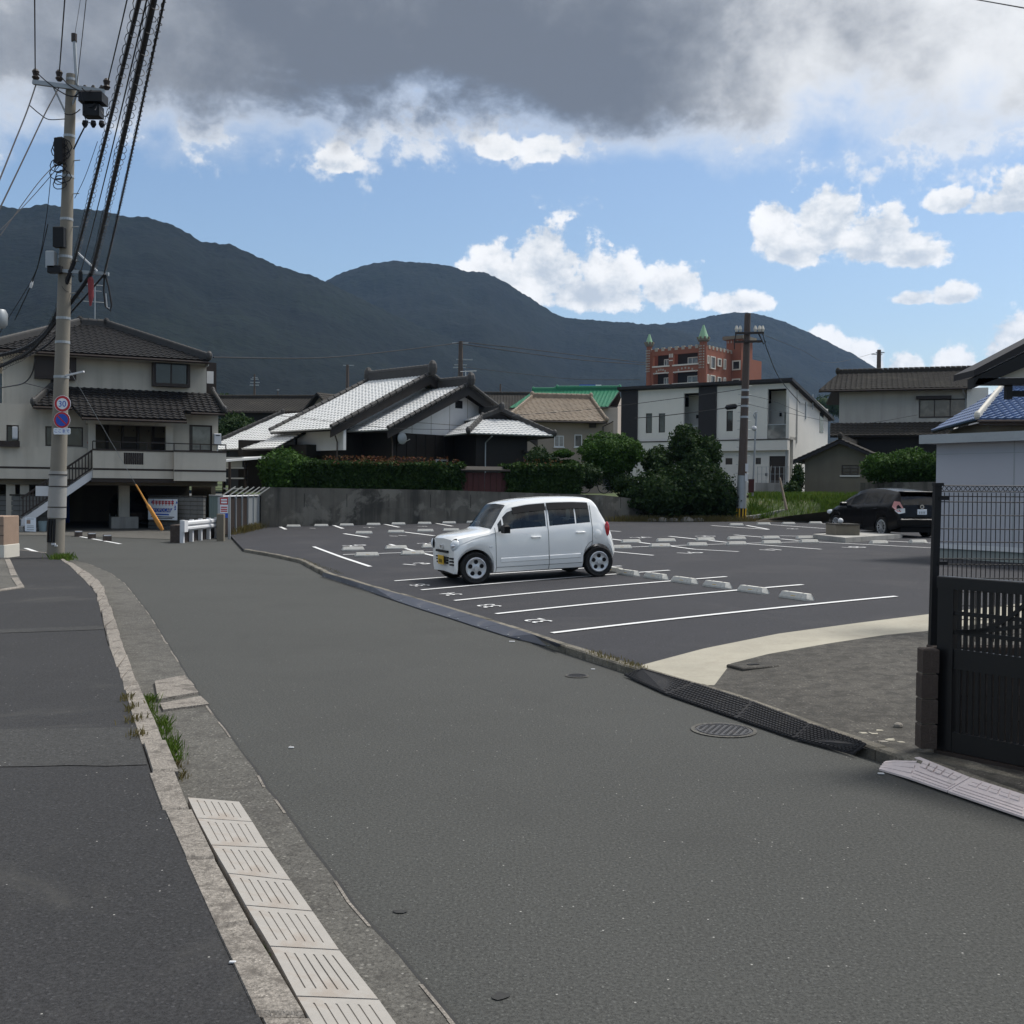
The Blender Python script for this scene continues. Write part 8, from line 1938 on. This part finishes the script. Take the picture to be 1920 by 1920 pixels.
# boundary fence with sheets, leaning arms and a small notice board
def lot_fence():
    a, b = L(416, 1006), L(494, 987); rz = math.atan2((b - a).y, (b - a).x); o = thing('corrugated_fence', 'grey corrugated sheet fence with slanted top arms at the lot corner', 'fence', a, rz); Lg = (b - a).length; za = P(416, 934, a.y).z - a.z
    n = 7
    for i in range(n + 1): x = Lg * i / n; q = MB(); q.box(x - .035, x + .035, -.035, .035, -.1, za + .1); q.build('post', M['metal'], o); q = MB(); q.bar((x, 0, za + .08), (x + .15, -.45, za + .42), .04); q.build('slanted_arm', M['ivory'], o)
    q = MB(); q.tube([(0, 0, za + .06), (Lg, 0, za + .06)], .03, 6); q.build('top_rail', M['palewhite'], o)
    for i in range(n):
        x0, x1 = Lg * i / n + .04, Lg * (i + 1) / n - .04; nn = 12; v = [(x0 + (x1 - x0) * k / nn, .02 + .018 * (k % 2), z) for z in (.05, za) for k in range(nn + 1)]; q = MB(); q.add(v, [(k, k + 1, nn + 2 + k, nn + 1 + k) for k in range(nn)]); q.build('sheet', M['metal'] if i >= n - 3 else M['brown'], o)
    t0, t1 = G(392, 1000, .05), a; r2 = math.atan2((t1 - t0).y, (t1 - t0).x); tf = thing('teal_sheet_fence', 'pale teal corrugated sheet between block wall and notice board', 'fence', t0, r2); w = (t1 - t0).length; zt = P(400, 931, t0.y).z; nn = 14
    v = [(w * k / nn, .018 * (k % 2), z) for z in (.0, zt) for k in range(nn + 1)]; q = MB(); q.add(v, [(k, k + 1, nn + 2 + k, nn + 1 + k) for k in range(nn)]); q.build('sheet', M['teal'], tf); q = MB(); q.tube([(0, 0, zt), (w, 0, zt)], .025, 6); q.build('rail', M['metal'], tf)
    nb = thing('notice_board', 'narrow notice board in red, white and blue on posts by the lot fence', 'sign', P(420, 966, a.y - .4)); k = (a.y - .4) / FPX; hw = 8 * k
    for nm, z0, z1, mt in (('red_field', 20, 33, 'signred'), ('white_field', 4, 19.6, 'signwhite'), ('blue_field', -5, 3.6, 'signblue')): q = MB(); q.box(-hw, hw, 0, .03, z0 * k, z1 * k); q.build(nm, M[mt], nb)
    for z in (29, 24): q = MB(); q.box(-hw * .7, hw * .7, -.006, -.001, z * k - .03, z * k + .03); q.build('lettering', M['signwhite'], nb)
    for z in (15, 11, 7.5): q = MB(); q.box(-hw * .75, hw * .75, -.006, -.001, z * k - .02, z * k + .02); q.build('lettering', M['signred'], nb)
    for x in (-hw - .03, hw + .03): q = MB(); q.box(x - .04, x + .04, -.01, .06, -48 * k, 34 * k); q.build('post', M['metal'], nb)
    cp_ = thing('concrete_post', 'rough concrete marker post beside the guard rail', 'post', G(414, 1012, .05)); q = MB(); q.cbox(-.12, .12, -.1, .1, -.1, P(414, 966, cp_.location.y).z, .02); q.build('shaft', M['oldwall'], cp_)
lot_fence()
# banner on the block wall
a, b = P(279.5, 955, 45.95), P(334, 955, 44.95); rz = math.atan2((b - a).y, (b - a).x); w = (b - a).xy.length; z0, z1 = P(306, 974.5, 45.4).z, P(306, 935.5, 45.4).z
bn = thing('advertising_banner', 'white advertising banner with red and blue lettering on the block wall', 'banner', (a.x, a.y - .12, z0), rz, None); H = z1 - z0
q = MB(); q.box(0, w, 0, .012, 0, H); q.build('sheet', M['signwhite'], bn)
random.seed(5)
me = text_mesh('YOPOCAR', .24, .001)
for i in range(7):
    x = w * (.14 + .11 * i); q = MB(); h = .10; z = H * .80
    q.box(x, x + w * .085, -.006, -.001, z - .03, z + .03); q.box(x + w * .03, x + w * .05, -.007, -.0015, z - h, z + h); q.box(x, x + w * .085, -.0065, -.0012, z + h - .05, z + h)
    q.build('red_glyph', M['signred'], bn)
q = MB(); q.slab([(w * .16, -.004, H * .56), (w * .84, -.004, H * .56), (w * .76, -.004, H * .36), (w * .22, -.004, H * .36)], (0, .003, 0)); q.build('blue_ribbon', M['signblue'], bn)
link('lettering', me, M['ivory'], bn, (w * .5, -.008, H * .46), (R(90), 0, 0))
q = MB(); q.box(w * .27, w * .72, -.004, -.001, H * .22, H * .29); q.build('blue_line', M['signblue'], bn); 
for z, l in ((.14, .8), (.07, .68)): q = MB(); q.box(w * .5 - w * l / 2, w * .5 + w * l / 2, -.004, -.001, H * z - .018, H * z + .018); q.build('small_print', M['charcoal'], bn)
for k in range(7): q = MB(); x = w * random.choice([.05, .10, .16, .82, .9, .95]); z = H * random.uniform(.45, .95); q.slab([(x, -.003, z), (x + .12, -.003, z + .03), (x + .05, -.003, z + .13)], (0, .002, 0)); q.build('blue_splash', M['signblue'], bn)
# stubs on the side road
for i, (px, py) in enumerate([(147, 1006), (172, 1010), (201, 1014)]):
    p = G(px, py); k = p.y / FPX; q = MB(); q.cbox(-.13, .13, -.16, .16, 0, .22, .02); o = q.build('kerb_stub', M['brownblock'], None, p, rot=(0, 0, R(25))); tag(o, f"dark concrete stub on the side road, {('left', 'middle', 'right')[i]} of the row of three", 'kerb block', 'concrete stubs in a row')
    link('white_cap', (lambda m_: m_.mesh('cap'))(MB().box(-.12, .12, -.165, -.161, .17, .21)), M['palewhite'], o)
# bins and a notice in front of the far left wall
p = G(57, 998, .0); pb2 = thing('poster_board', 'white poster board with a small picture leaning by the left wall', 'sign', p, R(10)); k = p.y / FPX; q = MB(); q.slab([(-9.5 * k, 0, 2 * k), (9.5 * k, 0, 1 * k), (9.5 * k, 0, 27 * k), (-9.5 * k, 0, 28 * k)], (0, .04, 0)); q.build('board', M['signwhite'], pb2)
q = MB(); q.box(-6.5 * k, 0, -.01, -.002, 16 * k, 23 * k); q.build('picture', M['tilebrown'], pb2)
for z in (25, 12, 9, 5): q = MB(); q.box(-6 * k, 6 * k, -.008, -.002, z * k - .012, z * k + .012); q.build('print_line', M['metal'], pb2)
for x in (-7, 7): q = MB(); q.box(x * k - .02, x * k + .02, .05, .09, 0, 26 * k); q.build('leg', M['metal'], pb2)
p = G(45, 996, .0) + V((0, 1.0, 0)); k = p.y / FPX; gb = thing('green_container', 'long dark green container behind the poster board', 'container', p, R(4)); q = MB(); q.cbox(-36 * k, 42 * k, 0, .8, .0, 26 * k, .05); q.build('tub', M['darkgreen'], gb); q = MB(); q.cbox(-38 * k, 44 * k, -.04, .84, 26 * k, 29 * k, .02); q.build('lid', M['darkgreen'], gb)
p = G(80, 997, .0); bnx = thing('plastic_bin', 'round grey blue plastic bin between poster board and utility pole', 'bin', p); q = MB(); q.lathe([(0, 0), (6 * k, 0), (7.3 * k, 18 * k), (7.9 * k, 18.5 * k), (7.9 * k, 19.5 * k), (6.5 * k, 19.5 * k), (0, 19 * k)], 20); q.build('tub', M['bluebin'], bnx, smooth=True, angle=40)
for i, (px, s) in enumerate(((38, 1), (30, .7))): p = G(px, 997.5, 0); q = MB(); q.cbox(-.16 * s, .16 * s, -.12, .12, 0, .24 * s, .02); o = q.build('concrete_block', M['crete'], None, p); tag(o, ('pale concrete block just left of the poster board', 'smaller pale concrete block left of the other one')[i], 'block')
p = G(126, 985, 0) + V((0, 0, 0)); bs = thing('blue_board', 'narrow blue panel standing at the garage corner behind the pole', 'panel', p); q = MB(); q.box(-.12, .10, 0, .05, 0, P(126, 928, p.y).z); q.build('sheet', M['signblue'], bs)
# slope edging, leaning stick, rubble heap, bicycle
def edging():
    pts = [L(1352, 977.5), L(1420, 968), L(1478, 956.5), L(1482, 957)]; pts = [P(1352, 977.5, pts[0].y), P(1420, 968, pts[0].y + .6), P(1474, 957, pts[0].y + 1.0)]
    o = thing('kerb_edging', 'long pale concrete edging lying along the foot of the grass slope', 'kerb', pts[0]); 
    for a, b in zip(pts, pts[1:]): q = MB(); q.bar(a - pts[0], b - pts[0], .22, .16); q.build('edging_stone', M['crete'], o)
    eb = thing('earth_bank_wall', 'dark weathered low bank wall left of the black car', 'wall', P(1390, 980, 50)); iv = eb.location; v = [P(1395, 983, 50), P(1440, 973, 50), P(1540, 963, 49), P(1625, 952, 47), P(1625, 975, 47), P(1540, 980, 49), P(1395, 985, 50)]; q = MB(); q.slab([x - iv for x in v], (0, .6, 0)); q.build('bank_face', M['soil'], eb)
edging()
st = thing('bamboo_stick', 'thin pale stick leaning over the grass slope', 'stick', P(1475, 956, 50)); q = MB(); q.tube([(0, 0, 0), P(1462, 896, 50.6) - st.location], [.07, .05], 8); q.build('stick', M['tanroof'], st)
p = P(1420, 932, 55); rb = thing('concrete_footing', 'dark square concrete footing right of the brown utility pole', 'footing', p); q = MB(); q.cbox(-.75, .35, 0, .8, -1.2, .1, .03); q.build('block', M['brownblock'], rb)
hp = thing('rubble_heap', 'heap of pale stone rubble between the large bush and the brown pole', 'rubble', L(1362, 976))
random.seed(9)
for k in range(22):
    r = random.uniform; px, d = 1336 + r(0, 50), r(-.6, .5); p = L(px, 976) + V((0, d, max(0, r(-.1, .42)))); s = r(.14, .30); q = MB(); q.hexa([V((x * s * r(.6, 1.1), y * s * r(.5, 1), z * s * r(.5, 1))) for z in (-.5, .7) for x, y in ((-1, -1), (1, -1), (1, 1), (-1, 1))]); o = q.build('stone', M['stone'], hp, p - hp.location); o.rotation_euler = (r(-.3, .3), r(-.3, .3), r(0, 3))
for i, (px, s) in enumerate(((1242, .3), (1262, .25), (1288, .34), (1310, .26), (1222, .22))):
    p = L(px, 978); q = MB(); q.ball((0, 0, .05), s, s * .7, s * .55, 9, 6); o = q.build('foot_stone', M['stone'], None, p); tag(o, f"half buried stone at the foot of the large bush, {('second from left', 'middle one', 'fourth from left', 'rightmost', 'leftmost')[i]}", 'stone', 'stones at the foot of the bush')
def bicycle():
    q = wall_at(1128, 1.0); z = P(1128, 925, q.y).z; o = thing('bicycle', 'old bicycle standing on the ground above the retaining wall', 'bicycle', (q.x, q.y, z), R(24)); r = .33
    for x in (-.52, .52):
        m = MB(); m.tube([(x + r * math.cos(a * math.pi / 12), 0, r + r * math.sin(a * math.pi / 12)) for a in range(25)], .022, 6); w = m.build('wheel', M['tyre'], o)
        m = MB()
        for a in range(8): m.tube([(x, 0, r), (x + r * math.cos(a * math.pi / 4), 0, r + r * math.sin(a * math.pi / 4))], .005, 4)
        m.build('spokes', M['metal'], w)['kind'] = 'stuff'
    m = MB(); 
    for a, b in (((-.52, 0, r), (-.12, 0, .32)), ((-.12, 0, .32), (-.28, 0, .82)), ((-.28, 0, .75), (-.52, 0, r)), ((-.12, 0, .32), (.36, 0, .72)), ((-.25, 0, .70), (.36, 0, .78)), ((.34, 0, .88), (.52, 0, r))): m.tube([a, b], .02, 6)
    m.build('frame', M['woodpole'], o); m = MB(); m.tube([(.20, -.25, .98), (.33, -.2, 1.0), (.36, 0, .92), (.33, .2, 1.0), (.20, .25, .98)], .015, 6); m.build('handlebar', M['metal'], o); m = MB(); m.cbox(-.40, -.16, -.08, .08, .84, .90, .02); m.build('saddle', M['trim'], o)
bicycle()
hz = MB(); hz.box(-2600, 2900, -300, 3900, -7.5, 640); ho = hz.build('haze', None); ho['kind'] = 'stuff'
hm = bpy.data.materials.new('haze'); hm.use_nodes = True; ht = hm.node_tree; ht.nodes.clear()
hv = ht.nodes.new('ShaderNodeVolumePrincipled'); hv.inputs['Density'].default_value = .00006; hv.inputs['Color'].default_value = (.36, .60, 1, 1); hv.inputs['Anisotropy'].default_value = .2
hout = ht.nodes.new('ShaderNodeOutputMaterial'); ht.links.new(hv.outputs[0], hout.inputs['Volume']); ho.data.materials.append(hm)
